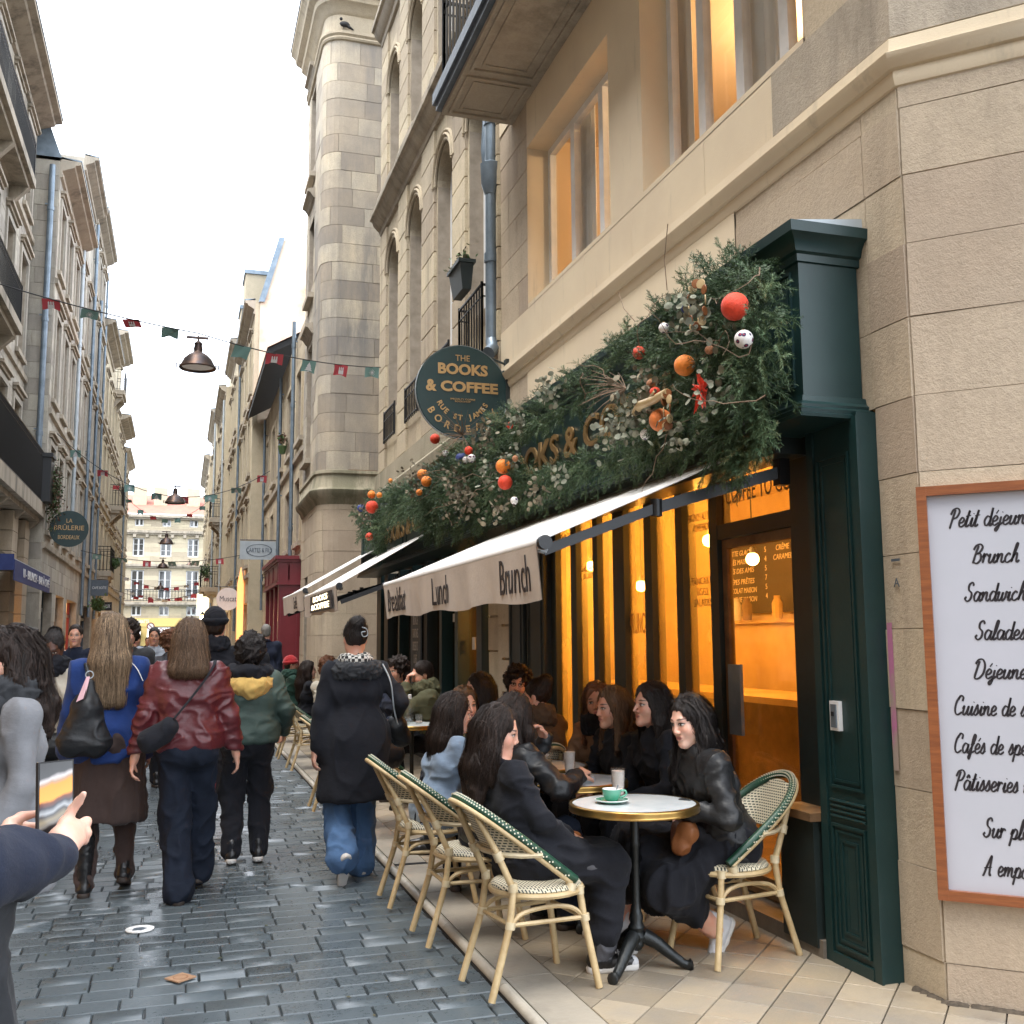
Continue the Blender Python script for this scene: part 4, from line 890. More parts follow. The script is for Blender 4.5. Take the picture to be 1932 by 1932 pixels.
MB().sweep(TPB, [(0, 14.3), (.05, 14.32), (.07, 14.36), (.05, 14.40), (.09, 14.44), (.09, 14.5), (.02, 14.52), (.0, 14.9), (.06, 14.95), (.10, 15.05), (.2, 15.12), (.22, 15.22), (.34, 15.3), (.37, 15.42), (.46, 15.5), (.46, 15.58), (0, 15.62)]).build('top_cornice', 'stone_r', tower, smooth=35)
MB().sweep([(p[0], p[1]) for p in TPB], [(.40, 15.58), (.48, 15.6), (.48, 15.64), (0, 15.72)]).build('zinc_edge', 'zinc', tower)
for h in THOLES[:3]:
    window(tower, (TX, TE, 0), (0, -1, 0), NX, h[0], h[1], h[2], h[3], .22, cols=2, rows=4)
    MB().sweep([(TX, TE-h[0]+.1), (TX, TE-h[1]-.1)], [(0, h[3]+.15), (.05, h[3]+.18), (.12, h[3]+.28), (.18, h[3]+.3), (.18, h[3]+.36), (0, h[3]+.4)]).build('window_hood', 'stone_ledge', tower)
    box_part('window_sill', (TX-.14, TE-h[1]-.08, h[2]-.12), (TX+.05, TE-h[0]+.08, h[2]-.01), 'stone_ledge', tower)
box_part('pane', (TX+.1, TE-1.35, .6), (TX+.12, TE-.75, 3.1), 'dark_glass', tower)
arch_infill(tower, (TX, TE, 0), 0, 0, 0, 0, 0, 'stone_near', ring=False) if False else None
plate = thing('street_name_plate', 'small dark street name plate on the alley wall behind the garland', 'sign', (3.45, TY-.02, 4.7))
MB().b2((3.15, TY-.05, 4.72), (3.75, TY-.02, 5.02)).build('plate', 'room_dark', plate)
lettering('IMPASSE\nST FABIEN', 'white_paint', plate, (3.45, TY-.056, 4.87), (1, 0, 0), Zu, .1, width=.5, height=.22, extrude=.002)
pig = thing('pigeon', 'dark pigeon perched on the moulding of the tower house', 'bird', (2.95, TY-.10, 14.52))
MB().ball((2.95, TY-.10, 14.62), .07, 10, (1.6, .8, .9)).ball((2.87, TY-.12, 14.72), .035, 8).tube([(3.0, TY-.1, 14.6), (3.14, TY-.1, 14.52)], [.04, .015], 6).tube([(2.93, TY-.1, 14.58), (2.93, TY-.1, 14.52)], .008, 4).build('body', 'black', pig, smooth=180)
# alley back wall
al = thing('alley_house', 'stone house closing the narrow alley', 'building', (8, 19, 0)); box_part('wall', (8, 15, 0), (9, 23, 12), 'stone_r', al)
# ================= generic street houses =================
def house_front(label, side, x, y0, y1, zt, bays_, floors, mat='stone_r', back=6, cornice=.35, hood=True, sills=True, roof=None, gf='shop', seed=1, frame='white_paint', name='town_house', group=None, ch=.36, colr=None):
    t = thing(name, label, 'building', (x, (y0+y1)/2, 0), group)
    N = (side, 0, 0); Fh = (x, y0, 0); L = y1-y0; holes = []; bw = L/bays_; ww = min(1.05, bw*.5)
    for (a, b) in floors:
        for k in range(bays_): c = bw*(k+.5); holes.append((c-ww/2, c+ww/2, a, b, .25))
    sh = []
    if gf: 
        n = max(1, int(L/3)); 
        for k in range(n): c = L*(k+.5)/n; w2 = L/n*.36; sh.append((c-w2, c+w2, .1, 2.9, .4))
    wall(t, 'wall_core', Fh, UY, N, L, 0, zt, holes+sh, 'mortar', back=.0)
    ashlar(t, 'stone_block', Fh, UY, N, L, 0, zt-.05, ch, .6, mat, holes+sh, False, gap=.004, proud=.012, seed=seed)
    for yy, sg in ((y0, -1), (y1, 1)):
        xs = (x, x-side*back); mb = MB(); mb.ca = .5
        mb.quad((xs[0], yy, 0), (xs[1], yy, 0), (xs[1], yy, zt), (xs[0], yy, zt)); mb.build('party_wall', mat, t)
    sp = [(x, y1), (x, y0)] if side < 0 else [(x, y0), (x, y1)]
    if cornice:
        c = cornice
        MB().sweep(sp, [(0, zt-.45), (c*.15, zt-.42), (c*.2, zt-.36), (c*.12, zt-.34), (c*.12, zt-.26), (c*.3, zt-.22), (c*.7, zt-.14), (c*.75, zt-.08), (c, zt-.05), (c, zt+.03), (0, zt+.06)]).build('cornice', 'stone_ledge', t, smooth=35)
        MB().sweep(sp, [(c-.04, zt+.03), (c+.02, zt+.04), (c+.02, zt+.07), (0, zt+.12)]).build('gutter', 'zinc', t)
    for h in holes:
        window(t, Fh, UY, N, h[0], h[1], h[2], h[3], .2, cols=2, rows=3, frame=frame, fw=.06)
        m2 = MB(); X_ = x+side*.0
        m2.b2((x-side*.02, y0+h[0]-.14, h[2]), (x+side*.055, y0+h[0]-.01, h[3]+.14)); m2.b2((x-side*.02, y0+h[1]+.01, h[2]), (x+side*.055, y0+h[1]+.14, h[3]+.14)); m2.b2((x-side*.02, y0+h[0]-.01, h[3]+.01), (x+side*.055, y0+h[1]+.01, h[3]+.14))
        m2.build('window_surround', mat, t)
        if hood: MB().b2((x, y0+h[0]-.2, h[3]+.26), (x+side*.15, y0+h[1]+.2, h[3]+.33)).b2((x, y0+h[0]-.16, h[3]+.18), (x+side*.09, y0+h[1]+.16, h[3]+.26)).build('window_hood', 'stone_ledge', t)
        if sills: MB().b2((x, y0+h[0]-.18, h[2]-.12), (x+side*.10, y0+h[1]+.14, h[2]-.01)).build('window_sill', 'stone_ledge', t)
    for a, b in floors:
        MB().sweep(sp, [(0, a-.5), (.08, a-.47), (.09, a-.36), (.0, a-.33)]).build('floor_band', 'stone_ledge', t)
    for k, h in enumerate(sh):
        mb = MB(); xx = x-side*.3
        mb.quad((xx, y0+h[0], h[2]), (xx, y0+h[1], h[2]), (xx, y0+h[1], h[3]), (xx, y0+h[0], h[3])); mb.build('shop_window', 'shopglow' if (k+seed) % 3 else 'dark_glass', t)
        MB().b2((x-side*.28, y0+h[0], .1), (x-side*.2, y0+h[0]+.1, 2.9)).b2((x-side*.28, y0+h[1]-.1, .1), (x-side*.2, y0+h[1], 2.9)).b2((x-side*.281, y0+h[0]+.1, 2.4), (x-side*.2, y0+h[1]-.1, 2.5)).b2((x-side*.281, (h[0]+h[1])/2+y0-.04, .1), (x-side*.21, (h[0]+h[1])/2+y0+.04, 2.4)).build('shop_frame', ['green_d', 'room_dark', 'red_paint', 'slate'][(k+seed) % 4], t)
    if roof:
        rh, rb, rm_ = roof
        mb = MB(); xa, xb = x+side*.05, x-side*rb
        mb.add([(xa, y0, zt+.1), (xa, y1, zt+.1), (xb, y1, zt+rh), (xb, y0, zt+rh), (xa, y0, zt), (xa, y1, zt), (xb, y1, zt), (xb, y0, zt)], [(0, 1, 2, 3), (0, 3, 7, 4), (1, 5, 6, 2)]); mb.build('roof', rm_, t)
    return t
def balcony(parent, side, x, y0, y1, z, out=.5, h=1.0, thick=.22, mat='stone_ledge', sp=.12):
    MB().b2((x, y0, z-thick), (x+side*out, y1, z)).b2((x, y0+.05, z-thick-.12), (x+side*out*.8, y1-.05, z-thick)).build('balcony_slab', mat, parent)
    n = max(2, int((y1-y0)/2.2)+1)
    for i in range(n):
        mb = MB(); yy = y0+.3+(y1-y0-.6)*i/(n-1); mb.add([(x, yy-.09, z-thick-.12), (x+side*out*.85, yy-.09, z-thick-.12), (x+side*out*.5, yy-.09, z-thick-.32), (x, yy-.09, z-thick-.62), (x, yy+.09, z-thick-.12), (x+side*out*.85, yy+.09, z-thick-.12), (x+side*out*.5, yy+.09, z-thick-.32), (x, yy+.09, z-thick-.62)], [(0, 1, 2, 3), (7, 6, 5, 4), (1, 5, 6, 2), (2, 6, 7, 3)]); mb.build('balcony_bracket', mat, parent)
    rail(parent, [(x, y0+.04), (x+side*(out-.04), y0+.04), (x+side*(out-.04), y1-.04), (x, y1-.04)], z, h, sp)
# big balcony over the cafe
bal = thing('overhanging_balcony', 'heavy stone balcony slab with black bar railing overhanging the cafe windows', 'balcony', (2.75, 8, 6.9))
MB().b2((2.385, .5, 6.88), (3.14, 9.76, 7.02)).build('slab', 'stone_ledge', bal)
MB().sweep([(3.15, 9.80), (2.36, 9.80), (2.36, .5)][::-1] if False else [(3.15, 9.80), (2.36, 9.80), (2.36, .5)], [(.0, 6.90), (.0, 7.0), (.05, 7.02), (.05, 7.07), (.0, 7.1)]).build('slab_edge', 'black_metal', bal) if False else None
MB().b2((2.33, .5, 6.93), (2.385, 9.80, 7.0)).b2((2.30, .5, 7.0), (2.385, 9.83, 7.12)).b2((2.385, 9.76, 6.93), (3.14, 9.80, 7.12)).build('slab_edge', 'soot' if 'soot' in M else 'slate', bal)
for a, b in ((8.95, 9.68), (3.2, 8.85)):
    for k in range(2):
        o = k*.09; mb = MB(); z = 6.88-.012*(2-k)
        mb.b2((2.43+o, a+o, z), (2.46+o, b-o, 6.881)).b2((3.04-o, a+o, z), (3.07-o, b-o, 6.881)).b2((2.46+o, a+o, z+.001), (3.04-o, a+o+.03, 6.881)).b2((2.46+o, b-o-.03, z+.001), (3.04-o, b-o, 6.881)); mb.build('soffit_moulding', 'stone_ledge', bal)
rail(bal, [(3.14, 9.74), (2.40, 9.74), (2.40, .5)], 7.1, 1.0, .13, post=.02, r=.013)
# right side row
r3 = house_front('low stone house with dark eaves and blue pipes beyond the tower house', -1, 2.62, 23.9, 36, 9.2, 5, [(3.9, 5.4), (6.4, 8.1)], cornice=0, hood=False, gf=None, seed=3)
MB().add([(2.0, 27.6, 9.15), (2.0, 36, 9.15), (4.6, 36, 10.6), (4.6, 27.6, 10.6), (2.0, 27.6, 9.32), (2.0, 36, 9.32), (4.6, 36, 10.8), (4.6, 27.6, 10.8)], [(0, 1, 2, 3), (7, 6, 5, 4), (0, 4, 5, 1), (1, 5, 6, 2), (2, 6, 7, 3), (3, 7, 4, 0)]).build('eaves', 'black', r3)
MB().add([(1.98, 27.55, 9.33), (1.98, 36, 9.33), (4.6, 36, 10.85), (4.6, 27.55, 10.85)], [(0, 1, 2, 3)]).build('roof', 'tile_roof', r3)
side_wall(r3, 2.64, 8, 23.895, 3, 9.9, 'stone_r', pieces=False)
pipe('thin blue-grey drainpipe beside the tower house', 2.52, 26.0, 3.4, 9.6, .05); pipe('slim drainpipe beyond the dark eaves', 2.52, 29.5, 3.2, 9.0, .045); pipe('drainpipe at the far end of the low stone house', 2.52, 35.4, 2.6, 9.0, .045)
hopper = thing('hanging_flower_pot', 'purple and green potted plant hanging high on the low stone house', 'plant', (2.45, 28.0, 6.6))
MB().lathe([(.07, 0), (.12, .2), (.12, .22)], (2.46, 28.0, 6.55), 10).build('pot', 'leaf', hopper); foliage('foliage', hopper, (2.45, 28.0, 6.95), (.14, .14, .16), 120, ['leaf_red', 'leaf'], .09, seed=8)
red = thing('red_shopfront', 'dark red panelled wooden shopfront beyond the tower house', 'shopfront', (2.3, 26, 0))
MB().b2((2.10, 24.05, 0), (2.62, 24.35, 2.85)).b2((2.10, 25.2, 0), (2.2, 25.45, 2.85)).b2((2.10, 26.4, 0), (2.2, 26.6, 2.85)).b2((2.10, 27.7, 0), (2.62, 28.0, 2.85)).build('pilaster', 'red_paint', red)
MB().b2((2.24, 24.35, 0), (2.6, 27.7, 2.85)).build('back_panel', 'red_paint', red)
MB().b2((2.08, 24.03, 2.85), (2.62, 28.02, 3.42)).build('fascia', 'red_paint', red)
MB().b2((2.0, 23.95, 3.42), (2.62, 28.1, 3.5)).b2((2.04, 23.99, 3.36), (2.62, 28.06, 3.42)).b2((2.04, 23.99, 2.84), (2.62, 28.06, 2.9)).build('fascia_moulding', 'red_paint', red)
MB().b2((2.14, 24.03, .9), (2.20, 24.045, 2.7)).b2((2.5, 24.03, .9), (2.56, 24.045, 2.7)).b2((2.14, 24.032, 2.64), (2.56, 24.045, 2.7)).b2((2.3, 24.03, 2.95), (2.33, 24.04, 3.3)).build('side_moulding', 'red_paint', red)
for k in range(3): framed(red, 'front_panel', 2.08, 24.2+k*1.27, 25.3+k*1.27, 2.95, 3.32, mat='red_paint')
def proj_sign(label, x, y, z, w_, h_, s, mat='zinc_l', tm='slate', side=-1, round_=False, tw=None, th=None, name='hanging_sign', xw=None):
    t = thing(name, label, 'sign', (x, y, z-h_/2)); xw = xw if xw is not None else x-side*(w_/2+.3)
    if round_: MB().lathe([(w_/2, -.02), (w_/2, .02)], (x, y, z), 32, axis=ax).build('disc', mat, t)
    else: MB().b2((x-w_/2, y-.02, z-h_/2), (x+w_/2, y+.02, z+h_/2)).build('board', mat, t)
    MB().tube([(x-w_/2, y, z+h_/2+.03), (xw, y, z+h_/2+.03)], .015, 5).build('bracket', 'black_metal', t)
    if s: lettering(s, tm, t, (x, y-.028, z), (1, 0, 0), Zu, .1, width=tw or w_*.8, height=th or h_*.6, extrude=.003)
    return t
ps = proj_sign('pale blue rectangular hanging sign beside the blue pipes', 2.05, 30.0, 4.12, 1.05, .52, 'CARTES & FILS', 'zinc_l', 'slate', tw=.7, th=.12, xw=2.6)
MB().lathe([(.36, -.03), (.36, -.028)], (2.05, 30, 4.12), 28, cap=False, axis=ax*np.array([[1], [1], [.5]])).lathe([(.33, -.03), (.36, -.03)], (2.05, 30, 4.12), 28, cap=False, axis=ax*np.array([[1], [1], [.5]])).build('oval', 'slate', ps)
def S2(label, *a, **k): return house_front(label, -1, *a, **k)
r5 = S2('tall cream house with a bare patched gable wall above the low stone house', 2.15, 36, 44, 13.3, 3, [(4.2, 6.2), (7.4, 9.3), (10.3, 12.2)], mat='stone_far', seed=5)
M['gable'] = mk('patched_gable_render', (.62, .50, .37), .9, c2=(.74, .66, .54), ns=.55, bump=.4, bs=6, spot=((.55, .38, .27), 1.1, .5, .66)); g5 = MB(); g5.ca = .6; g5.add([(2.3, 35.97, 9), (9, 35.97, 9), (9, 35.97, 16.2), (5.4, 35.97, 16.0), (2.9, 35.97, 15.6), (2.3, 35.97, 13.2)], [(0, 1, 2, 3, 4, 5)]); g5.build('gable', 'gable', r5)
MB().add([(2.25, 35.9, 13.3), (2.9, 35.9, 15.7), (3.1, 35.9, 15.7), (2.45, 35.9, 13.3), (2.25, 44, 13.3), (2.9, 44, 15.7), (3.1, 44, 15.7), (2.45, 44, 13.3)], [(0, 1, 2, 3), (0, 4, 5, 1), (1, 5, 6, 2)]).build('mansard', 'zinc', r5)
for a_, z_ in ((38, 15.0), (41, 14.6)): box_part('dormer', (1.9, a_, 13.3), (2.9, a_+1.4, z_), 'stone_far', r5); box_part('dormer_cap', (1.85, a_-.05, z_), (3, a_+1.45, z_+.15), 'zinc', r5)
S2('narrow cream house with bracket balcony beyond the gable house', 2.0, 44, 50, 14.2, 3, [(4.2, 6.2), (7.4, 9.3), (10.5, 12.4)], mat='stone_far', seed=6, roof=(1.2, 2, 'slate'))
r7 = S2('cream house with the stone arch, bell balcony and lit sign', 1.75, 50, 58, 13.6, 3, [(4.6, 6.4), (7.6, 9.4), (10.4, 12.0)], mat='stone_far', seed=7)
balcony(r7, -1, 1.75, 52, 56, 4.2, .9, 1.0); balcony(r7, -1, 1.75, 50.5, 52.5, 7.4, .6, .9)
MB().tube([(1.7, 51+.2*i, 2.3+1.3*math.sin(math.pi*i/16)) for i in range(17)], .28, 8).build('arch_ring', 'stone_far', r7, smooth=60)
S2('cream house with a brick chimney near the end of the street', 1.6, 58, 67, 14.2, 4, [(4.2, 6.2), (7.4, 9.3), (10.3, 12.2)], mat='stone_far', seed=8)
S2('last narrow cream house before the square, right hand row', 1.45, 67, 80, 13.2, 4, [(4.2, 6.2), (7.2, 9.0), (10, 11.8)], mat='stone_far', seed=9)
ch_ = thing('brick_chimney', 'pale brick chimney stack above the far roofs', 'chimney', (3, 60, 14)); MB().b2((2.2, 58.6, 14.2), (3.6, 60, 17.6)).build('stack', 'stone_far', ch_); MB().b2((2.1, 58.5, 17.6), (3.7, 60.1, 17.8)).build('cap', 'stone_ledge', ch_)
pipe('blue-grey pipe on the tall cream house', 2.05, 43.6, 2, 13, .05); pipe('pale pipe near the chimney', 1.5, 58.4, 2, 13.5, .05, 'zinc_l'); pipe('pale pipe beside the bell balcony', 1.66, 50.3, 2, 13, .05, 'zinc_l')
# left side row
def SL(label, *a, **k): return house_front(label, 1, *a, **k)
l0 = SL('grey stone house with three tiers of dark iron balconies', -3.92, -30, 27.9, 15.0, 27, [(4.95, 7.3), (8.5, 10.9), (12.1, 14.2)], mat='stone_l', cornice=.6, seed=11)
balcony(l0, 1, -3.92, 2, 28.0, 4.98, .62, 1.25, .34, sp=.10); balcony(l0, 1, -3.92, 2, 23.4, 8.2, .55, .85, .2, sp=.12); balcony(l0, 1, -3.92, 2, 24.6, 11.95, .5, .85, .2, sp=.12)
l1 = SL('pale stone house with a zinc mansard and the first blue drainpipe', -3.34, 28, 34, 14.0, 3, [(4.4, 6.6), (7.8, 10.0), (11.2, 13.0)], mat='stone_l', cornice=.5, seed=12)
side_wall(l1, -6, -3.35, 27.99, 2.8, 14.0, 'stone_l', pieces=True, ch=.42, L=.62, seed=13, gap=.005)
MB().add([(-3.9, 27.9, 14.05), (-3.3, 27.9, 14.05), (-4.5, 27.9, 17.3), (-4.7, 27.9, 17.3), (-3.9, 34, 14.05), (-3.3, 34, 14.05), (-4.5, 34, 17.3), (-4.7, 34, 17.3)], [(0, 1, 2, 3), (1, 5, 6, 2), (4, 7, 6, 5), (3, 2, 6, 7)]).build('mansard', 'zinc', l1)
MB().b2((-8, 28, 14), (-4.0, 34, 16.2)).build('attic', 'stone_l', l1)
SL('tall stone house with heavy hooded windows and a white pipe', -3.36, 34, 38.5, 16.9, 2, [(4.4, 6.6), (7.8, 10.0), (11.2, 13.4)], mat='stone_l', cornice=.42, seed=14)
l3 = SL('tall stone house with twin blue pipes', -3.34, 38.5, 44, 17.1, 3, [(4.4, 6.6), (7.8, 10.0), (11.2, 13.2), (14.2, 15.9)], mat='stone_l', cornice=.42, seed=15)
l4 = SL('stone house with small bow balconies', -3.38, 44, 51, 14.6, 3, [(4.4, 6.6), (7.8, 10.0), (11.2, 13.0)], mat='stone_far', cornice=.5, seed=16)
l5 = SL('cream stone house with deep carved cornice', -3.38, 51, 57, 16.2, 3, [(4.4, 6.6), (7.8, 10.0), (11.2, 13.0)], mat='stone_far', cornice=.6, seed=17)
balcony(l4, 1, -3.38, 45.5, 48, 4.5, .6, 1.0); balcony(l5, 1, -3.38, 52, 54, 8.0, .6, 1.0); balcony(l5, 1, -3.38, 52, 54, 13.6, .5, 1.0)
SL('low cream house with dormer near the end of the left row', -3.4, 57, 63, 13.4, 3, [(4.4, 6.4), (7.6, 9.6), (10.6, 12.2)], mat='stone_far', cornice=.6, seed=18, roof=(1.5, 2.5, 'slate'))
SL('last pale house of the left row before the square', -3.45, 63, 70, 12.7, 3, [(4.4, 6.4), (7.4, 9.2), (10.0, 11.4)], mat='stone_far', cornice=.4, seed=19)
pipe('thick blue drainpipe on the pale side wall over the ivy balcony', -3.5, 27.85, 5, 13.8, .075, nx=1, joints=3); pipe('white drainpipe between the hooded windows', -3.24, 33.9, 4.6, 14.0, .06, 'zinc_l', 1); pipe('first of the twin blue drainpipes', -3.24, 38.4, 2.5, 16.4, .06, nx=1); pipe('second of the twin blue drainpipes', -3.24, 41.2, 2.5, 14.5, .06, nx=1); pipe('thin drainpipe at the small bow balconies', -3.26, 44.1, 2.5, 16.6, .05, nx=1); pipe('dark pipe on the last pale house', -3.3, 63.2, 2.5, 12.5, .06, nx=1)
ivy = thing('hanging_ivy', 'reddish creeper spilling from the end of the long iron balcony', 'plant', (-3.2, 27.9, 4)); 
foliage('foliage', ivy, (-3.12, 28.0, 5.5), (.22, .25, .75), 1500, ['leaf_red', 'leaf_dry', 'leaf'], .07, droop=.7, seed=11)
pb = thing('balcony_planter', 'dark square planter at the far end of the long iron balcony', 'planter', (-3.3, 27.7, 5.0)); MB().b2((-3.52, 27.4, 5.0), (-3.14, 27.95, 6.15)).build('tub', 'black_metal', pb); MB().b2((-3.56, 27.35, 6.1), (-3.10, 28.0, 6.2)).build('rim', 'black_metal', pb)
# arcade piers under the ivy balcony
for i, yy in enumerate((19.5, 22.5, 25.5, 27.4)):
    pr_ = thing('stone_pier', ['broad stone pier under the long iron balcony, second nearest', 'stone pier left of the blue awning', 'stone pier behind the blue awning fabric', 'slim stone pier with stickers beside the balcony end'][i], 'pillar', (-3.75, yy, 0), 'piers under the iron balcony')
    for k in range(10): MB().b2((-3.9, yy-.38, k*.45+.008), (-3.6, yy+.38, k*.45+.442)).build('stone_block', 'stone_near', pr_)
aw2 = thing('blue_awning', 'dark blue shop awning with white brunch lettering on its valance', 'awning', (-3.2, 25, 2.9))
MB().add([(-3.6, 21, 3.45), (-3.6, 26.5, 3.45), (-2.95, 26.5, 3.12), (-2.95, 21, 3.12), (-3.6, 21, 3.43), (-3.6, 26.5, 3.43), (-2.95, 26.5, 3.10), (-2.95, 21, 3.10)], [(0, 1, 2, 3), (7, 6, 5, 4), (2, 3, 7, 6)]).build('canopy', 'zinc_l', aw2)
M['navy'] = mk('navy_canvas', (.012, .022, .11), .7, c2=(.02, .035, .14), ns=4)
MB().b2((-2.96, 21, 2.72), (-2.945, 26.5, 3.10)).b2((-3.6, 20.98, 2.9), (-2.96, 21.0, 3.2)).build('valance', 'navy', aw2)
lettering('10 - BRUNCH - BAR À CAFÉ', 'white_paint', aw2, (-2.94, 24.2, 2.91), (0, 1, 0), Zu, .25, width=4.2, height=.22, extrude=.003)
rb = proj_sign('round dark green coffee roaster sign under the ivy', -2.75, 28.2, 4.42, .92, .92, '', 'green', round_=True, side=1, xw=-3.3)
for s, dz, ww, hh in (('LA', .2, .14, .1), ('BRÛLERIE', .02, .7, .15), ('BORDEAUX', -.22, .5, .1)): lettering(s, 'gold', rb, (-2.75, 28.17, 4.42+dz), (1, 0, 0), Zu, .1, width=ww, height=hh, extrude=.003)
proj_sign('square slate grey hanging sign on the left row', -2.95, 42, 3.62, .62, .6, 'CAFÉ BOÎTE', 'slate', 'white_paint', side=1, th=.12, xw=-3.4); proj_sign('small black hanging sign below the square grey one', -2.85, 42.6, 2.95, .66, .32, 'BORDEAUX', 'black', 'white_paint', side=1, th=.14, xw=-3.4)
proj_sign('tiny white hanging sign farther along the left row', -2.95, 47, 2.7, .5, .35, 'GANG\nBLUE', 'white_paint', 'slate', side=1, xw=-3.4)
mu = proj_sign('round pink and white hanging sign with purple script', 1.65, 40, 3.15, .84, .84, 'Muscat', 'pinkd' if 'pinkd' in M else 'white_paint', 'slate', round_=True, tw=.6, th=.2, xw=2.15)
lb = thing('lit_lantern_sign', 'glowing square shop sign under the bell balcony', 'sign', (1.1, 55, 3)); M['litw'] = mk('lit_white_sign', (1, .9, .7), .5, emit=(1, .86, .58), es=.5); MB().b2((.75, 54.9, 2.9), (1.35, 55.1, 4.0)).build('light_box', 'litw', lb)
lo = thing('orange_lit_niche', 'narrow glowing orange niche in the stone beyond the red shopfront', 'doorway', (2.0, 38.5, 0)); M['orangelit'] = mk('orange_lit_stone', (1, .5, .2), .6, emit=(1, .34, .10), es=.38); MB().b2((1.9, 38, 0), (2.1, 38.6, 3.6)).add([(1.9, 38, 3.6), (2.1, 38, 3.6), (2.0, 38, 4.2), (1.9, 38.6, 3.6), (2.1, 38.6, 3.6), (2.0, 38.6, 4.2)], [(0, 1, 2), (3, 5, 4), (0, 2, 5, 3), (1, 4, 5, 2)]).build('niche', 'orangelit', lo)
for i, (x, y) in enumerate(((.95, 50), (1.2, 50.6), (1.35, 46))):
    gl = thing('wall_lantern', ['glowing lantern above the beanie man', 'second glowing lantern beside the arch', 'small lantern in front of the arch'][i], 'lamp', (x, y, 2.6)); MB().ball((x, y, 2.7), .12, 8).build('lamp_glass', 'bulb', gl); MB().lathe([(.13, 0), (.02, .16)], (x, y, 2.8), 8).build('hood', 'black_metal', gl)
for i, (x, y, s) in enumerate(((-2.75, 38.5, .5), (1.1, 53, .6), (-2.7, 46.5, .35))):
    pl_ = thing('potted_shrub', ['bushy green plant hanging by the left shop signs', 'green shrub on the corner of the bell balcony', 'little shrub on the bow balcony'][i], 'plant', (x, y, [2.5, 4.3, 4.6][i])); foliage('foliage', pl_, (x, y, [2.9, 5.0, 4.9][i]), (s*.5, s*.5, s*.6), 260, ['leaf'], .13, seed=20+i)
# ================= the building closing the street =================
EYY = 92
eb = thing('end_building', 'cream classical building with red roof closing the far end of the street', 'building', (-2, EYY, 0))
Fe = (-14, EYY, 0); Ue = (1, 0, 0); Ne = (0, -1, 0); eh = []
ub = [10.45+2.19*k-8.76 for k in range(12)]
for u in ub:
    eh += [(u-.45, u+.45, 8.75, 10.3, .25), (u-.35, u+.35, 11.3, 11.95, .2), (u-.5, u+.5, 5.2, 7.6, .25), (u-.4, u+.4, 4.0-.2, 5.0-.35, .2)]
wall(eb, 'wall_core', Fe, Ue, Ne, 24, 0, 12.3, eh, 'mortar'); ashlar(eb, 'stone_block', Fe, Ue, Ne, 24, 3.6, 12.3, .4, .9, 'stone_far', eh, False, seed=50)
for h in eh: window(eb, Fe, Ue, Ne, h[0], h[1], h[2], h[3], .18, cols=2, rows=3 if h[3]-h[2] > 1.2 else 1, fw=.09)
for z, o in ((12.3, .5), (11.0, .35), (8.2, .3), (5.0, .5)): MB().b2((-14, EYY-o, z-.28), (10, EYY, z-.08)).b2((-14, EYY-o*.6, z-.42), (10, EYY, z-.28)).build('floor_band', 'stone_ledge', eb)
for k in range(24): MB().b2((-14+k, EYY-.3, 10.35), (-13.75+k, EYY, 10.6)).build('bracket', 'stone_ledge', eb)
rail(eb, [(-12, EYY-.45), (8, EYY-.45)], 5.0, .95, .25, r=.02, post=.04)
MB().add([(-14, EYY-.5, 12.3), (10, EYY-.5, 12.3), (10, EYY+5, 14.6), (-14, EYY+5, 14.6)], [(0, 1, 2, 3)]).build('roof', 'tile_roof', eb)
for x in (-2.5, .2, -4.2): MB().b2((x, EYY+2, 13.2), (x+1.1, EYY+3, 14.9)).build('chimney', 'stone_far', eb)
ys = thing('yellow_shopfront', 'bright yellow shopfront with grey blinds at the far end of the street', 'shopfront', (-2.5, EYY-.3, 0))
MB().b2((-4.6, EYY-.4, 2.9), (.1, EYY-.1, 3.6)).b2((-3.1, EYY-.35, 0), (-2.6, EYY-.1, 2.9)).b2((-4.6, EYY-.35, 0), (-4.4, EYY-.1, 2.9)).b2((-.2, EYY-.35, 0), (.1, EYY-.1, 2.9)).build('front', 'yellow_paint', ys)
MB().add([(-2.6, EYY-.4, 2.8), (-.2, EYY-.4, 2.8), (-.2, EYY-1.2, 1.9), (-2.6, EYY-1.2, 1.9)], [(0, 1, 2, 3)]).add([(-4.4, EYY-.4, 2.8), (-3.1, EYY-.4, 2.8), (-3.1, EYY-1.2, 1.9), (-4.4, EYY-1.2, 1.9)], [(0, 1, 2, 3)]).build('blind', 'canvas', ys)
lettering("L'ABATTE", 'white_paint', ys, (-3.0, EYY-.42, 3.3), (1, 0, 0), Zu, .3, width=1.0, height=.3)
for i, (x, z, y) in enumerate(((-2.05, 2.75, 80), (-1.4, 2.4, 84))):
    rs_ = thing('road_sign', ['round red no-parking sign on a post near the yellow shop', 'second round red road sign before the grey blind'][i], 'road sign', (x, y, 0)); MB().lathe([(.27, -.02), (.27, .02)], (x, y, z), 20, axis=ax).build('disc', 'redf' if 'redf' in M else 'red_paint', rs_); MB().lathe([(.2, -.03), (.2, -.025)], (x, y, z), 20, axis=ax).build('disc_centre', 'white_paint', rs_); MB().box((x, y-.04, z), (.4, .005, .05), Matrix.Rotation(R(45), 3, 'Y')).build('bar', 'red_paint', rs_); MB().tube([(x, y+.03, 0), (x, y+.03, z)], .03, 6).build('post', 'zinc', rs_)
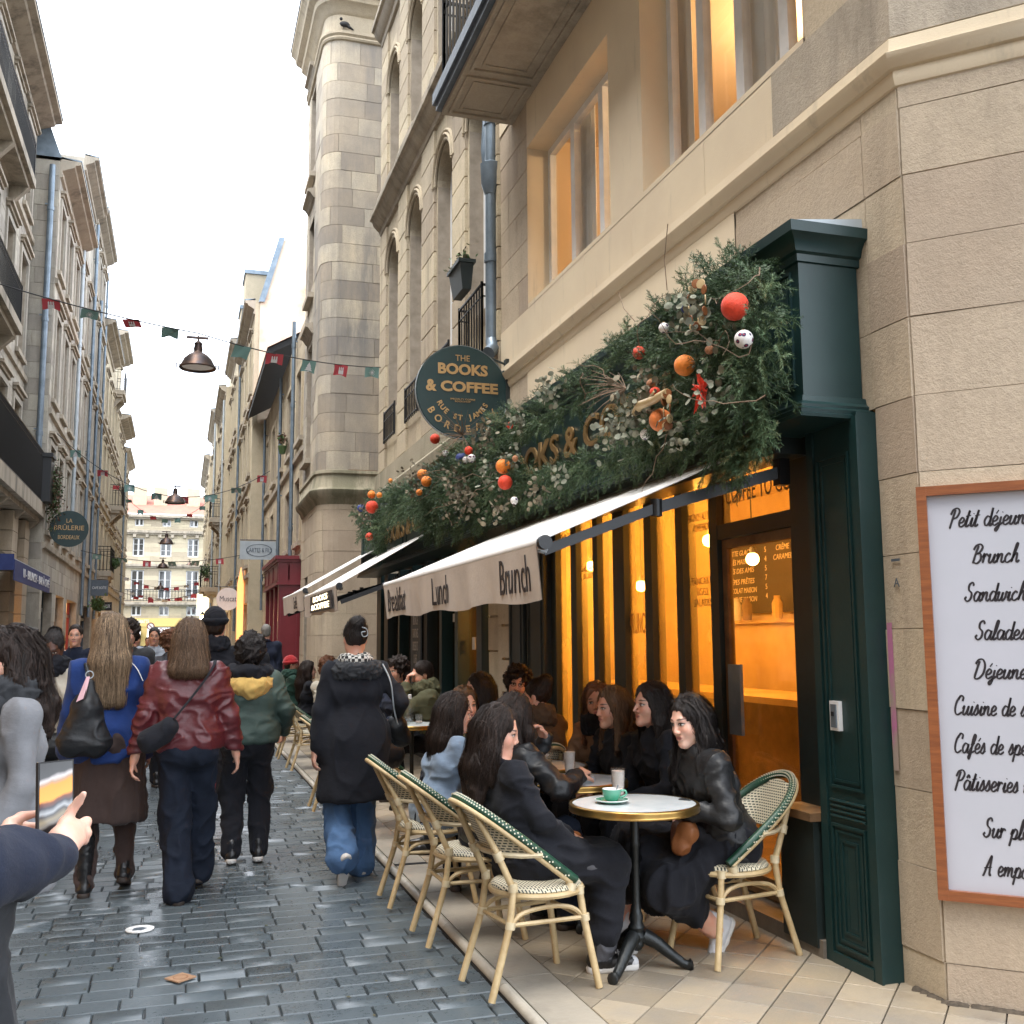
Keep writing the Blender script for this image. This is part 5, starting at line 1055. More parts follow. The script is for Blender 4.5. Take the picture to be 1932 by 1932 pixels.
gc = thing('green_cross_sign', 'round green pharmacy style sign beside the yellow shop', 'sign', (.5, 90, 2.9)); M['greenlit'] = mk('green_lit_sign', (.1, .7, .4), .5, emit=(.1, .7, .4), es=.5); MB().lathe([(.38, -.03), (.38, .03)], (.45, 90, 3.2), 20, axis=ax).build('disc', 'greenlit', gc)
# ================= hanging lamps and bunting =================
M['lampmetal'] = mk('oxidised_lamp_metal', (.10, .055, .035), .42, metal=.7, c2=(.05, .045, .05), ns=8)
def street_lamp(label, x, y, z, s=1.):
    t = thing('hanging_street_lamp', label, 'lamp', (x, y, z), 'bell lamps hung over the street')
    MB().lathe([(.215*s, .0), (.225*s, .015*s), (.20*s, .05*s), (.165*s, .12*s), (.11*s, .175*s), (.06*s, .205*s), (.05*s, .22*s), (.055*s, .25*s), (.045*s, .30*s), (.052*s, .32*s), (.02*s, .35*s)], (x, y, z), 28, cap=False).build('bell_shade', 'lampmetal', t, smooth=50)
    MB().lathe([(.19*s, .03*s), (.10*s, .13*s)], (x, y, z), 24).build('reflector', 'canvas', t); MB().tube([(x, y, z+.34*s), (x, y, z+.42*s)], .012, 6).b2((x-.14*s, y-.02, z+.38*s), (x+.12*s, y+.02, z+.405*s)).build('hanger', 'lampmetal', t)
    for a in (0, math.pi): MB().tube([(x+.2*s*math.cos(a), y, z+.04*s), (x+.25*s*math.cos(a), y, z+.06*s), (x+.24*s*math.cos(a), y, z+.0)], .01*s, 5).build('side_lug', 'lampmetal', t)
street_lamp('large bell lamp nearest overhead on the first cable', .105, 13, 4.88)
for i, (px, py, w_) in enumerate(((322, 950, 38), (309, 1028, 27), (304, 1073, 21), (301, 1113, 16), (352, 1067, 12))):
    d = [.45*2060/w_][0]; x = (px-339)/2060*d; z = 1.55+(1213-py)/2060*d; street_lamp(['second bell lamp down the street against the red roof', 'third bell lamp before the cream windows', 'fourth bell lamp small and far', 'fifth tiny bell lamp beyond the bunting', 'tiny bell lamp off to one side in the distance'][i], x, d, z)
for n_, c in (('flag_red', (.50, .07, .09)), ('flag_green', (.17, .30, .28)), ('flag_white', (.7, .7, .72))): M[n_] = mk(n_, c, .8)
def catenary(a, b, sag, n=24): a, b = V3(a), V3(b); return [a+(b-a)*i/n-V3((0, 0, sag*4*(i/n)*(1-i/n))) for i in range(n+1)]
def flag(parent, p, tx, s, mat, sym, tilt):
    P = V3(p); U = V3((math.cos(tx), math.sin(tx), 0)); W = V3((math.sin(tilt)*-math.sin(tx), math.sin(tilt)*math.cos(tx), -math.cos(tilt)))
    Nn = np.cross(U, W); w_, h_ = s, s*.78; n = 6; v = []
    for i in range(n+1):
        u = (i/n-.5)*w_
        for k in range(5):
            f = k/4; v.append(P+U*u+W*h_*f*(1-.16*(1-abs(2*i/n-1)) if k == 4 else 1)+Nn*(.06*s*math.sin(i*1.3+k*.9+tx*9)*f))
    fs = [(i*5+k, i*5+k+1, (i+1)*5+k+1, (i+1)*5+k) for i in range(n) for k in range(4)]
    o = MB().add(v, fs).build('flag', mat, parent, smooth=180)
    if sym:
        mb = MB(); q = lambda a, b: P+U*a*w_+W*(h_*(.5-b))+Nn*(-.022*s if Nn[1] < 0 else .022*s)*2
        if sym == 'tree':
            for b, ww in ((.22, .16), (.04, .22), (-.12, .28)): mb.add([q(-ww, b-.2), q(ww, b-.2), q(0, b+.14)], [(0, 1, 2)])
            mb.quad(q(-.04, -.42), q(.04, -.42), q(.04, -.3), q(-.04, -.3))
        elif sym == 'church':
            mb.quad(q(-.18, -.3), q(.18, -.3), q(.18, .0), q(-.18, .0)); 
            for c in (-.13, .13, 0): mb.quad(q(c-.04, 0), q(c+.04, 0), q(c+.04, .2), q(c-.04, .2)); mb.add([q(c-.05, .2), q(c+.05, .2), q(c, .34)], [(0, 1, 2)])
        else:
            for a in range(6):
                ca, sa = math.cos(a*math.pi/6*1), math.sin(a*math.pi/6)
                mb.quad(q(-.22*ca-.012*sa, -.3*sa+.012*ca), q(.22*ca-.012*sa, .3*sa+.012*ca), q(.22*ca+.012*sa, .3*sa-.012*ca), q(-.22*ca+.012*sa, -.3*sa-.012*ca))
        mb.build('flag_emblem', 'flag_white', parent); m2 = MB(); m2.v = [tuple(V3(p_)+Nn*(.088*s if Nn[1] < 0 else -.088*s)) for p_ in mb.v]; m2.f, m2.m, m2.a = mb.f, mb.m, mb.a; m2.build('flag_emblem', 'flag_white', parent)
syms = ['tree', 'church', 'snow']; mats_ = ['flag_green', 'flag_red', 'flag_green']
c1 = thing('festive_bunting', 'nearest string of red and green festive flags crossing the street above the first lamp', 'bunting', (0, 13, 5.3))
pts = catenary((-3.9, 13.2, 6.32), (.1, 13, 5.33), .12)+catenary((.1, 13, 5.33), (3.14, 17.1, 6.18), .1)[1:]
MB().tube(pts, .008, 4).build('cable', 'black', c1)
for i, (px, py, sm, mt, tl) in enumerate([(88, 612, 'church', 'flag_red', .9), (158, 622, 'snow', 'flag_green', 1.0), (230, 625, 'church', 'flag_red', 1.1), (303, 638, None, 'flag_green', .9), (440, 643, None, 'flag_green', .6), (502, 640, 'church', 'flag_red', .9), (570, 643, 'tree', 'flag_green', .3), (634, 641, 'church', 'flag_red', .25), (697, 635, 'snow', 'flag_green', .35)]):
    u = (px-339)/2060; y = 13.2 if px < 373 else 13+ (px-373)/(722-373)*4.0*.9
    x = u*y; k = min(range(len(pts)), key=lambda k: abs(pts[k][0]/pts[k][1]-u)); p = pts[k].copy()
    a_, b_ = (pts[k], pts[k+1]) if k+1 < len(pts) and pts[k][0]/pts[k][1] < u else (pts[k-1], pts[k]); ua, ub_ = a_[0]/a_[1], b_[0]/b_[1]; f = (u-ua)/(ub_-ua+1e-9); p = a_+(b_-a_)*f
    flag(c1, p, .25*math.sin(i*2.2)+(.3 if px > 373 else 0), .20 if px < 373 else .235, mt, sm, tl)
for r_, (yy, zl, zc, zr, n) in enumerate([(30, 7.2, 6.0, 6.4, 8), (50, 9.2, 7.5, 8.6, 9), (38, 4.7, 4.35, 4.7, 7), (62, 5.4, 4.7, 5.3, 9), (56, 4.3, 3.8, 4.4, 7), (70, 4.9, 4.4, 5.0, 9)]):
    xl, xr = -3.35, (2.3 if yy < 44 else 1.5); t = thing('festive_bunting', ['second string of faded flags over the street', 'third string of flags before the red roof', 'string of flags low over the crowd, nearer', 'dense string of red flags before the far balcony', 'short low string of red flags', 'farthest low string of small flags'][r_], 'bunting', (0, yy, zc)); P_ = catenary((xl, yy, zl), (xr, yy, zr), max(zl, zr)-zc, 20); MB().tube(P_, .01, 4).build('cable', 'black', t)
    for i in range(n):
        k = (i+.7)/n*20; k0 = int(k); p = P_[k0]+(P_[min(k0+1, 20)]-P_[k0])*(k-k0); flag(t, p, .3*math.sin(i*3.1+r_), .27, mats_[(i+r_) % 3] if r_ < 3 else ('flag_red' if i % 3 else 'flag_white'), syms[(i+r_) % 3] if yy < 40 else None, .5+.4*math.sin(i*2.3))
# ================= organic surfaces (people, cloth) from blended round cones =================
_tab = np.random.default_rng(5).random((32, 32, 32)).astype(np.float32)
def vnoise(p):
    i = np.floor(p).astype(int); f = p-i; f = f*f*(3-2*f); i &= 31; j = (i+1) & 31; r = 0
    for a in (0, 1):
        for b in (0, 1):
            for c in (0, 1):
                w_ = (f[:, 0] if a else 1-f[:, 0])*(f[:, 1] if b else 1-f[:, 1])*(f[:, 2] if c else 1-f[:, 2])
                r = r+w_*_tab[(j if a else i)[:, 0], (j if b else i)[:, 1], (j if c else i)[:, 2]]
    return r
def d_rc(P, a, b, ra, rb):
    ab = b-a; L = float(ab@ab)+1e-9; h = np.clip(((P-a)@ab)/L, 0, 1)
    return np.linalg.norm(P-a-h[..., None]*ab, axis=-1)-(ra+(rb-ra)*h)
def d_el(P, c, r, Rm=None):
    q = P-c
    if Rm is not None: q = q@Rm
    k = np.linalg.norm(q/r, axis=-1); return (k-1)*min(r)*np.clip(.6+.4*k, .6, 1.4)
class Blob:
    """smooth union of primitives; prim = (op, bounds lo/hi, fn, k)"""
    def __init__(s): s.p = []
    def rc(s, a, b, ra, rb=None, k=.03, op=0):
        a = np.asarray(a, float); b = np.asarray(b, float); rb = ra if rb is None else rb; m = max(ra, rb)
        s.p.append((op, np.minimum(a, b)-m, np.maximum(a, b)+m, (lambda P: d_rc(P, a, b, ra, rb)), k)); return s
    def el(s, c, r, Rm=None, k=.03, op=0):
        c = np.asarray(c, float); r = np.asarray(r, float)*np.ones(3); m = max(r)
        s.p.append((op, c-m, c+m, (lambda P: d_el(P, c, r, Rm)), k)); return s
    def chain(s, pts, rs, k=.03, op=0):
        for i in range(len(pts)-1): s.rc(pts[i], pts[i+1], rs[i], rs[i+1], k, op)
        return s
    def __call__(s, P, sub=None):
        D = np.full(P.shape[:-1], 9., np.float32)
        for op, lo, hi, f, k in s.p:
            d = f(P)
            if op == 0: h = np.maximum(k-np.abs(D-d), 0)/k; D = np.minimum(D, d)-h*h*k*.25
            else: d = -d; h = np.maximum(k-np.abs(D-d), 0)/k; D = np.maximum(D, d)+h*h*k*.25
        return D
    def surf(s, h, lo=None, hi=None):
        adds = [p for p in s.p if p[0] == 0]
        L = np.min([p[1] for p in adds], 0)-3*h; H = np.max([p[2] for p in adds], 0)+3*h
        if lo is not None: L = np.maximum(L, lo)
        if hi is not None: H = np.minimum(H, hi)
        n = np.maximum(np.ceil((H-L)/h).astype(int)+1, 4); D = np.full(n, .3, np.float32)
        ax_ = [L[i]+h*np.arange(n[i]) for i in range(3)]
        for op, lo_, hi_, f, k in s.p:
            m = k+2.5*h; i0 = np.clip(((lo_-m-L)/h).astype(int), 0, n-1); i1 = np.clip(((hi_+m-L)/h).astype(int)+2, 1, n)
            if (i1 <= i0).any(): continue
            sl = tuple(slice(a, b) for a, b in zip(i0, i1)); P = np.stack(np.meshgrid(*[ax_[q][sl[q]] for q in range(3)], indexing='ij'), -1).astype(np.float32)
            d = f(P); Q = D[sl]
            if op == 0: hh = np.maximum(k-np.abs(Q-d), 0)/k; D[sl] = np.minimum(Q, d)-hh*hh*k*.25
            else: d = -d; hh = np.maximum(k-np.abs(Q-d), 0)/k; D[sl] = np.maximum(Q, d)+hh*hh*k*.25
        D[0], D[-1], D[:, 0], D[:, -1], D[:, :, 0], D[:, :, -1] = [.3]*6
        return nets(D, L, h)
def nets(D, L, h):
    ins = D < 0; n = np.array(D.shape); c = [D[a:n[0]-1+a, b:n[1]-1+b, e:n[2]-1+e] for a in (0, 1) for b in (0, 1) for e in (0, 1)]
    ci = [x < 0 for x in c]; s_ = sum(x.astype(np.int8) for x in ci); act = (s_ > 0) & (s_ < 8); idx = np.argwhere(act)
    vid = np.full(act.shape, -1, np.int64); vid[act] = np.arange(len(idx))
    cor = np.array([(a, b, e) for a in (0, 1) for b in (0, 1) for e in (0, 1)]); cv = np.stack([x[act] for x in c], 1)
    acc = np.zeros((len(idx), 3)); cnt = np.zeros(len(idx))
    for i in range(8):
        for j in range(i+1, 8):
            if np.abs(cor[i]-cor[j]).sum() != 1: continue
            va, vb = cv[:, i], cv[:, j]; m = (va < 0) != (vb < 0); t = np.where(m, va/(va-vb+1e-12), 0)
            acc += m[:, None]*(cor[i]+(cor[j]-cor[i])*t[:, None]); cnt += m
    V = L+h*(idx+acc/np.maximum(cnt, 1)[:, None]); F = []
    for ax_ in range(3):
        o = [q for q in range(3) if q != ax_]; sl0 = [slice(1, -1)]*3; sl0[ax_] = slice(0, -1); sl1 = [slice(1, -1)]*3; sl1[ax_] = slice(1, None)
        a, b = ins[tuple(sl0)], ins[tuple(sl1)]; m = a != b; e = np.argwhere(m)
        if not len(e): continue
        base = e.copy(); base[:, o[0]] += 1; base[:, o[1]] += 1
        def g(d0, d1): q = base.copy(); q[:, o[0]] -= d0; q[:, o[1]] -= d1; return vid[q[:, 0], q[:, 1], q[:, 2]]
        Q = np.stack([g(1, 1), g(0, 1), g(0, 0), g(1, 0)], 1); fl = a[m] if ax_ != 1 else ~a[m]; Q[~fl] = Q[~fl][:, ::-1]; F.append(Q)
    return V, np.concatenate(F)
def vnorm(V, F):
    fn = np.cross(V[F[:, 2]]-V[F[:, 0]], V[F[:, 3]]-V[F[:, 1]]); N = np.zeros_like(V)
    for k in range(4): np.add.at(N, F[:, k], fn)
    return N/(np.linalg.norm(N, axis=1, keepdims=True)+1e-12)
def relax(V, F, it=2, lam=.5):
    for _ in range(it):
        A = np.zeros_like(V); c = np.zeros(len(V))
        for k in range(4):
            np.add.at(A, F[:, k], V[F[:, (k+1) % 4]]+V[F[:, (k-1) % 4]]); np.add.at(c, F[:, k], 2)
        V = V+lam*(A/np.maximum(c, 1)[:, None]-V)
    return V
# ---- materials for people ----
def skin_mat(name, c, lip=(.40, .15, .13), brow=(.03, .018, .012), iris=(.035, .02, .012)):
    m, t, b = newmat(name); at = node(t, 'ShaderNodeAttribute', attribute_name='hl').outputs['Vector']
    sp = node(t, 'ShaderNodeSeparateXYZ', {0: at}); X, Y, Z = sp.outputs; AX = math_(t, 'ABSOLUTE', X)
    def ell(cx, cz, rx, rz, soft=.25, slope=0):
        dz = math_(t, 'SUBTRACT', Z, cz)
        if slope: dz = math_(t, 'ADD', dz, math_(t, 'MULTIPLY', math_(t, 'ABSOLUTE', math_(t, 'SUBTRACT', AX, cx)), slope))
        a = math_(t, 'DIVIDE', math_(t, 'SUBTRACT', AX, cx), rx); d = math_(t, 'DIVIDE', dz, rz)
        r = math_(t, 'ADD', math_(t, 'MULTIPLY', a, a), math_(t, 'MULTIPLY', d, d))
        f = node(t, 'ShaderNodeMapRange', {0: r, 1: 1+soft, 2: 1-soft, 3: 0., 4: 1.}).outputs[0]
        return math_(t, 'MULTIPLY', f, math_(t, 'GREATER_THAN', Y, .04))
    tc = node(t, 'ShaderNodeTexCoord').outputs['Object']
    col = mixc(t, ramp(t, noise(t, tc, 26, 4), .3, .75), c, (min(1, c[0]*1.06), c[1]*.80, c[2]*.76))
    col = mixc(t, math_(t, 'MULTIPLY', ell(.038, -.03, .024, .02, .9), .3), col, (c[0], c[1]*.62, c[2]*.58))
    col = mixc(t, math_(t, 'MULTIPLY', ell(.031, .001, .023, .014, .8), .45), col, tuple(x*.45 for x in c))
    col = mixc(t, ell(.0, -.068, .023, .0095, .3), col, lip); col = mixc(t, ell(0, -.068, .021, .0014, .6), col, tuple(x*.25 for x in lip))
    col = mixc(t, math_(t, 'MULTIPLY', ell(.033, .027, .019, .0045, .5, .12), .85), col, brow)
    col = mixc(t, ell(.031, .002, .0175, .0085, .3), col, (.02, .012, .01)); col = mixc(t, ell(.031, -.0008, .0140, .0047, .25), col, (.55, .52, .48))
    col = mixc(t, ell(.031, .0, .0062, .0062, .3), col, iris); col = mixc(t, math_(t, 'MULTIPLY', ell(.010, -.0485, .005, .003, .6), .8), col, tuple(x*.12 for x in c))
    t.links.new(col, b.inputs['Base Color']); b.inputs['Roughness'].default_value = .48; b.inputs['Subsurface Weight'].default_value = .12; b.inputs['Subsurface Radius'].default_value = (.02, .008, .004)
    bn = node(t, 'ShaderNodeBump', {'Height': noise(t, tc, 220, 3), 'Strength': .12, 'Distance': .002}); t.links.new(bn.outputs[0], b.inputs['Normal']); return m
M['skin_a'] = skin_mat('skin_fair', (.60, .36, .26)); M['skin_b'] = skin_mat('skin_light', (.66, .44, .34)); M['skin_c'] = skin_mat('skin_warm', (.46, .26, .17)); M['skin_d'] = skin_mat('skin_dark', (.10, .048, .03), lip=(.13, .045, .04), brow=(.01, .008, .007))
def hair_mat(name, c, c2):
    m, t, b = newmat(name); tc = node(t, 'ShaderNodeTexCoord').outputs['Object']; n = noise(t, tc, 38, 6, .7, (3.2, 3.2, .22)); va = node(t, 'ShaderNodeAttribute', attribute_name='var').outputs['Fac']
    col = mixc(t, ramp(t, n, .32, .7), c, c2); col = node(t, 'ShaderNodeHueSaturation', {'Value': node(t, 'ShaderNodeMapRange', {0: va, 1: 0., 2: 1., 3: .35, 4: 1.8}).outputs[0], 'Color': col}).outputs[0]
    t.links.new(col, b.inputs['Base Color']); b.inputs['Roughness'].default_value = .48; b.inputs['Specular IOR Level'].default_value = .28; b.inputs['Anisotropic'].default_value = .6
    bn = node(t, 'ShaderNodeBump', {'Height': n, 'Strength': .9, 'Distance': .008}); t.links.new(bn.outputs[0], b.inputs['Normal']); return m
M['h_black'] = hair_mat('black_hair', (.012, .010, .010), (.028, .022, .02)); M['h_dark'] = hair_mat('dark_brown_hair', (.011, .007, .0055), (.028, .016, .012)); M['h_brown'] = hair_mat('brown_hair', (.065, .038, .022), (.14, .085, .05)); M['h_blonde'] = hair_mat('ash_blonde_hair', (.085, .055, .035), (.30, .205, .12)); M['h_auburn'] = hair_mat('auburn_hair', (.07, .028, .014), (.18, .075, .035)); M['h_grey'] = hair_mat('grey_hair', (.12, .11, .10), (.25, .24, .22))
def cloth(name, c, rough=.85, sheen=.0, weave=260, wb=.25, metal=0, spec=.3, c2=None, crease=.35, coat=0, ns=6):
    m, t, b = newmat(name); tc = node(t, 'ShaderNodeTexCoord').outputs['Object']
    col = mixc(t, ramp(t, noise(t, tc, ns, 5, .6), .3, .7), c, c2 or tuple(x*.72 for x in c)); t.links.new(col, b.inputs['Base Color'])
    b.inputs['Roughness'].default_value = rough; b.inputs['Sheen Weight'].default_value = sheen; b.inputs['Specular IOR Level'].default_value = spec; b.inputs['Coat Weight'].default_value = coat; b.inputs['Coat Roughness'].default_value = .25
    h = math_(t, 'ADD', math_(t, 'MULTIPLY', noise(t, tc, weave, 2), wb*.3), math_(t, 'MULTIPLY', noise(t, tc, 11, 7, .65, (1, 1, 1.7)), crease*2))
    bn = node(t, 'ShaderNodeBump', {'Height': h, 'Strength': .5, 'Distance': .014}); t.links.new(bn.outputs[0], b.inputs['Normal']); return m
CL = dict(wool_black=((.011, .012, .017), .95, .03), wool_navy=((.013, .018, .036), .95, .04), royal=((.012, .040, .17), .85, .1), brown_skirt=((.055, .035, .030), .9, .1), jean_dark=((.008, .013, .026), .85, 0), jean_blue=((.07, .14, .27), .85, 0), olive=((.055, .085, .072), .62, 0), khaki=((.085, .085, .045), .8, 0), charcoal=((.03, .032, .036), .85, .1), greycoat=((.21, .215, .23), .9, .08), paleblue=((.20, .27, .37), .92, .2), brownj=((.09, .062, .042), .85, 0), cream=((.50, .46, .38), .85, .1), green_wool=((.02, .06, .045), .9, .1), yellow=((.62, .40, .12), .9, .1), red_knit=((.42, .025, .03), .9, .2), hoodie=((.36, .40, .46), .9, 0), tan=((.26, .15, .09), .85, 0), slategrey=((.085, .085, .095), .85, 0))
for k_, v_ in CL.items(): M[k_] = cloth(k_, v_[0], v_[1], v_[2])
M['leather_black'] = cloth('black_leather', (.012, .013, .015), .5, 0, 90, .5, spec=.35, crease=.35, coat=.05); M['leather_burg'] = cloth('burgundy_leather', (.10, .014, .018), .46, 0, 90, .5, spec=.5, crease=.3, coat=.1, c2=(.085, .012, .016)); M['leather_brown'] = cloth('tan_leather', (.26, .10, .035), .42, 0, 60, .5, c2=(.16, .055, .02))
M['jean_blue'] = cloth('faded_blue_denim', (.085, .165, .31), .85, 0, 300, .5, c2=(.04, .085, .18), ns=3)
M['puffer'] = cloth('black_puffer', (.013, .013, .017), .5, 0, 60, .3, spec=.5, crease=.9); M['shoe_black'] = cloth('black_shoe', (.012, .012, .013), .35, 0, 60, .3, spec=.5); M['shoe_white'] = cloth('white_trainer', (.62, .62, .63), .6, 0, 80, .4); M['sole'] = mk('rubber_sole', (.55, .53, .50), .7); M['sole_dark'] = mk('dark_sole', (.04, .03, .025), .7)
# ---- person ----
def rotz(a): c, s = math.cos(a), math.sin(a); return np.array([[c, -s, 0], [s, c, 0], [0, 0, 1.]])
def rotx(a): c, s = math.cos(a), math.sin(a); return np.array([[1, 0, 0], [0, c, -s], [0, s, c]])
def roty(a): c, s = math.cos(a), math.sin(a); return np.array([[c, 0, s], [0, 1, 0], [-s, 0, c]])
def ik(a, c, l1, l2, hint):
    a, c = V3(a), V3(c); d = c-a; L = np.linalg.norm(d); m = (l1+l2)*.995
    if L > m: c = a+d*(m/L); d = c-a; L = m
    u = d/L; x = (l1*l1-l2*l2+L*L)/(2*L); hh = math.sqrt(max(l1*l1-x*x, 0)); h = V3(hint); h = h-u*(h@u); h /= np.linalg.norm(h)+1e-9
    return a+u*x+h*hh, c
def hand(B, w, d, nrm, side, curl=.5, s=1., k=.006):
    """w wrist, d pointing direction, nrm palm normal (palm side), side +1 = thumb toward cross(d,nrm)"""
    d = d/np.linalg.norm(d); nrm = nrm-d*(nrm@d); nrm /= np.linalg.norm(nrm); x = np.cross(d, nrm)*side
    B.rc(w, w+d*.03*s, .023*s, .026*s, .02)
    for q in (-.022, -.007, .008, .022): B.rc(w+d*.02*s+x*q*.6*s, w+d*.082*s+x*q*s, .0135*s, .0115*s, .012)
    for i, (q, L) in enumerate(((.026, .070), (.0087, .078), (-.0087, .073), (-.026, .058))):
        p = w+d*.088*s+x*q*s; c = curl*(1+.12*i); dd = d; segs = (.45, .32, .23); rr = [.0092, .0085, .0078, .0066]
        for j, g in enumerate(segs):
            c_ = c*(.7+.35*j); dd = dd*math.cos(c_)+nrm*math.sin(c_); e_ = dd; nrm2 = nrm
            pn = p+dd*L*g*s; B.rc(p, pn, rr[j]*s, rr[j+1]*s, k); p = pn
            dd = dd/np.linalg.norm(dd)
    p = w+d*.03*s+x*.026*s; t1 = (d*.6+x*.75+nrm*.25); t1 /= np.linalg.norm(t1); p1 = p+t1*.038*s; t2 = d*.85+x*.25+nrm*.4; t2 /= np.linalg.norm(t2); p2 = p1+t2*.032*s; p3 = p2+(t2+nrm*.25)*.024*s
    B.rc(w+d*.015*s+x*.012*s, p1, .015*s, .0115*s, .012).rc(p1, p2, .0112*s, .0098*s, k).rc(p2, p3, .0098*s, .0078*s, k)
def person(label, pos, yaw=0, sit=False, H=1.68, sex='f', lean=0, side=0, headyaw=0, headpitch=0, headroll=0, hands=None, curl=(.5, .5), feet=None, seat=.50, skin='skin_a', hair=('long', 'h_dark'), top=('wool_black', 'coat', .95), legs=('jean_dark', .07, .06), shoes='shoe_black', res=.009, group=None, elbow=None, bulk=1., knees=None, neck_fwd=0, scarf=None, strands=500, hem=None, face=True, extra=None, sock=None, cat='person', sole='sole_dark', palm=None, hflip=None, blo=None, skirt=None):
    s = H/1.68; t = thing('person', label, cat, (pos[0], pos[1], 0), group)
    zb = .02 if pos[0] > 1.4 else 0.; Rz = rotz(R(yaw)); org = V3((pos[0], pos[1], 0))
    wd = 1. if sex == 'f' else 1.1
    hipz = (seat+.085 if sit else .93*s+zb); P = V3((0, 0, hipz)); Rt = rotx(-R(lean)) @ roty(R(side)); up, rt, fw = Rt @ V3((0, 0, 1)), Rt @ V3((1, 0, 0)), Rt @ V3((0, 1, 0))
    waist = P+up*.13*s; chest = P+up*.31*s; neckb = P+up*.485*s+fw*(-.005); shz = P+up*.445*s
    SH = {-1: shz-rt*.165*s*wd, 1: shz+rt*.165*s*wd}; HP = {-1: P-rt*.088*s, 1: P+rt*.088*s}
    Rh = Rz*0+rotz(R(headyaw)) @ rotx(R(headpitch)) @ roty(R(headroll)); hf = V3((0, 1, 0)); hc = neckb+up*.075*s+V3((0, 0, .10*s))+fw*(.018+neck_fwd)*s
    hd = lambda x, y, z: hc+Rh @ (V3((x, y, z))*s)
    if feet is None: feet = ({-1: (-.12, .42, zb), 1: (.12, .42, zb)} if sit else {-1: (-.10, .0, zb), 1: (.10, .02, zb)})
    else: feet = {-1: feet[0], 1: feet[1]}
    if hands is None: hands = ({-1: (-.12, .34, hipz+.10), 1: (.12, .34, hipz+.10)} if sit else {-1: (-.24, .02, .80*s), 1: (.24, .02, .80*s)})
    else: hands = {-1: hands[0], 1: hands[1]}
    AR, LG = {}, {}
    for q in (-1, 1):
        e, w_ = ik(SH[q], hands[q], .275*s, .245*s, (elbow or {}).get(q, (q*.5, -.7, -.5)) if not sit else (elbow or {}).get(q, (q*.7, -.3, -.6))); AR[q] = (e, w_)
        an = V3(feet[q][:3])+V3((0, 0, .085)); kk, an = ik(HP[q], an, .43*s, .43*s, (knees or {}).get(q, (q*.08, 1, .3))); LG[q] = (kk, an)
    # --- skin body
    B = Blob()
    B.rc(P-rt*.06, P+rt*.06, .095*s, k=.05).rc(waist-rt*.04, waist+rt*.04, .085*s, k=.06).rc(chest-rt*.07, chest+rt*.07, .095*s, k=.06).rc(SH[-1], SH[1], .05*s, k=.05)
    B.rc(neckb-up*.03, hc-up*.05*s-fw*.012, .055*s*wd, .049*s*wd, k=.04)
    for q in (-1, 1):
        e, w_ = AR[q]; B.rc(SH[q], e, .043*s, .036*s, k=.03).rc(e, w_, .036*s, .024*s, k=.02); dv = w_-e; dv /= np.linalg.norm(dv); pl = V3((-q*.6, .2, -.7)) if sit else V3((-q, .1, 0))
        if palm and palm != 'none' and q in palm: dv, pl = V3(palm[q][0]), V3(palm[q][1])
        (palm != 'none') and hand(B, w_, dv, pl, (-q if sit else q) if hflip is None else hflip, curl[0 if q < 0 else 1], s)
        k_, a_ = LG[q]; B.rc(HP[q], k_, .075*s, .052*s, k=.04).rc(k_, a_, .052*s, .034*s, k=.03); yv = V3((0, 1, 0)); B.rc(a_-V3((0, 0, .03)), a_+yv*.10-V3((0, 0, .055)), .032, .028, k=.02)
    nb = len(B.p)
    E_ = lambda x, y, z, rx, ry, rz, k=.03, op=0: B.el(hd(x, y, z), V3((rx, ry, rz))*s, Rh, k, op); C_ = lambda a, b, ra, rb=None, k=.02, op=0: B.rc(hd(*a), hd(*b), ra*s, (rb or ra)*s, k, op)
    fr_ = np.random.default_rng(int(abs(pos[0]*911+pos[1]*377))); j1, j2, j3 = fr_.uniform(-1, 1, 3)
    E_(0, -.010, .030, .073, .094, .088); E_(0, .030, -.035, .057*(1+.05*j1), .058, .082*(1+.03*j2))
    for q in (-1, 1): C_((q*.045*(1+.07*j1), .0, -.060), (q*.006, .066+.004*j2, -.102-.004*j3), .021, .018, .03); E_(q*.036, .056, -.034, .024, .026, .026, .03)
    C_((-.034, .080, .020), (.034, .080, .020), .010, k=.02); C_((0, .088, .012), (0, .111+.005*j2, -.034-.004*j3), .0065, .0100+.0012*j1, .014); E_(0, .076, -.106, .019, .016, .016, .02)
    for q in (-1, 1):
        E_(q*.012, .097, -.041, .0085, .009, .008, .008); E_(q*.031, .104, .001, .017, .017, .012, .014, 1); E_(q*.031, .0755, 0, .0145, .0145, .0125, .004); E_(q*.074, -.010, -.012, .008, .018, .029, .008)
    C_((-.018, .086, -.063), (.018, .086, -.063), .0078, k=.008); C_((-.015, .087, -.0735), (.015, .087, -.0735), .0082, k=.008); E_(0, .094, -.0685, .02, .004, .0012, .003, 1)
    def out(Bl, name, h, mats, parent=t, fold=0, fs=9., stretch=(1, 1, 1), hl=False, it=1, lo=None, hi=None, smooth=179, quilt=None, kind=None):
        V, F = Bl.surf(h, lo, hi); 
        if it: V = relax(V, F, it, .4)
        if fold:
            N = vnorm(V, F); p = V*V3(stretch)*fs+V3((pos[0]*3, pos[1]*5, 0)); n1 = vnoise(p+vnoise(p*.7)[:, None]*1.6); r_ = 1-np.abs(2*n1-1); n2 = vnoise(p*2.3+7)
            n3 = vnoise(p*4.7+13); V = V+N*(fold*(r_**3*1.5-.5+.55*(n2-.5)+.22*(1-np.abs(2*n3-1))))[:, None]
        if quilt: N = vnorm(V, F); V = V+N*(quilt*(np.abs(np.sin(V[:, 2]*math.pi/.075))-.5))[:, None]
        va = {}
        if hl: va['hl'] = ((V-hc) @ Rh)/s
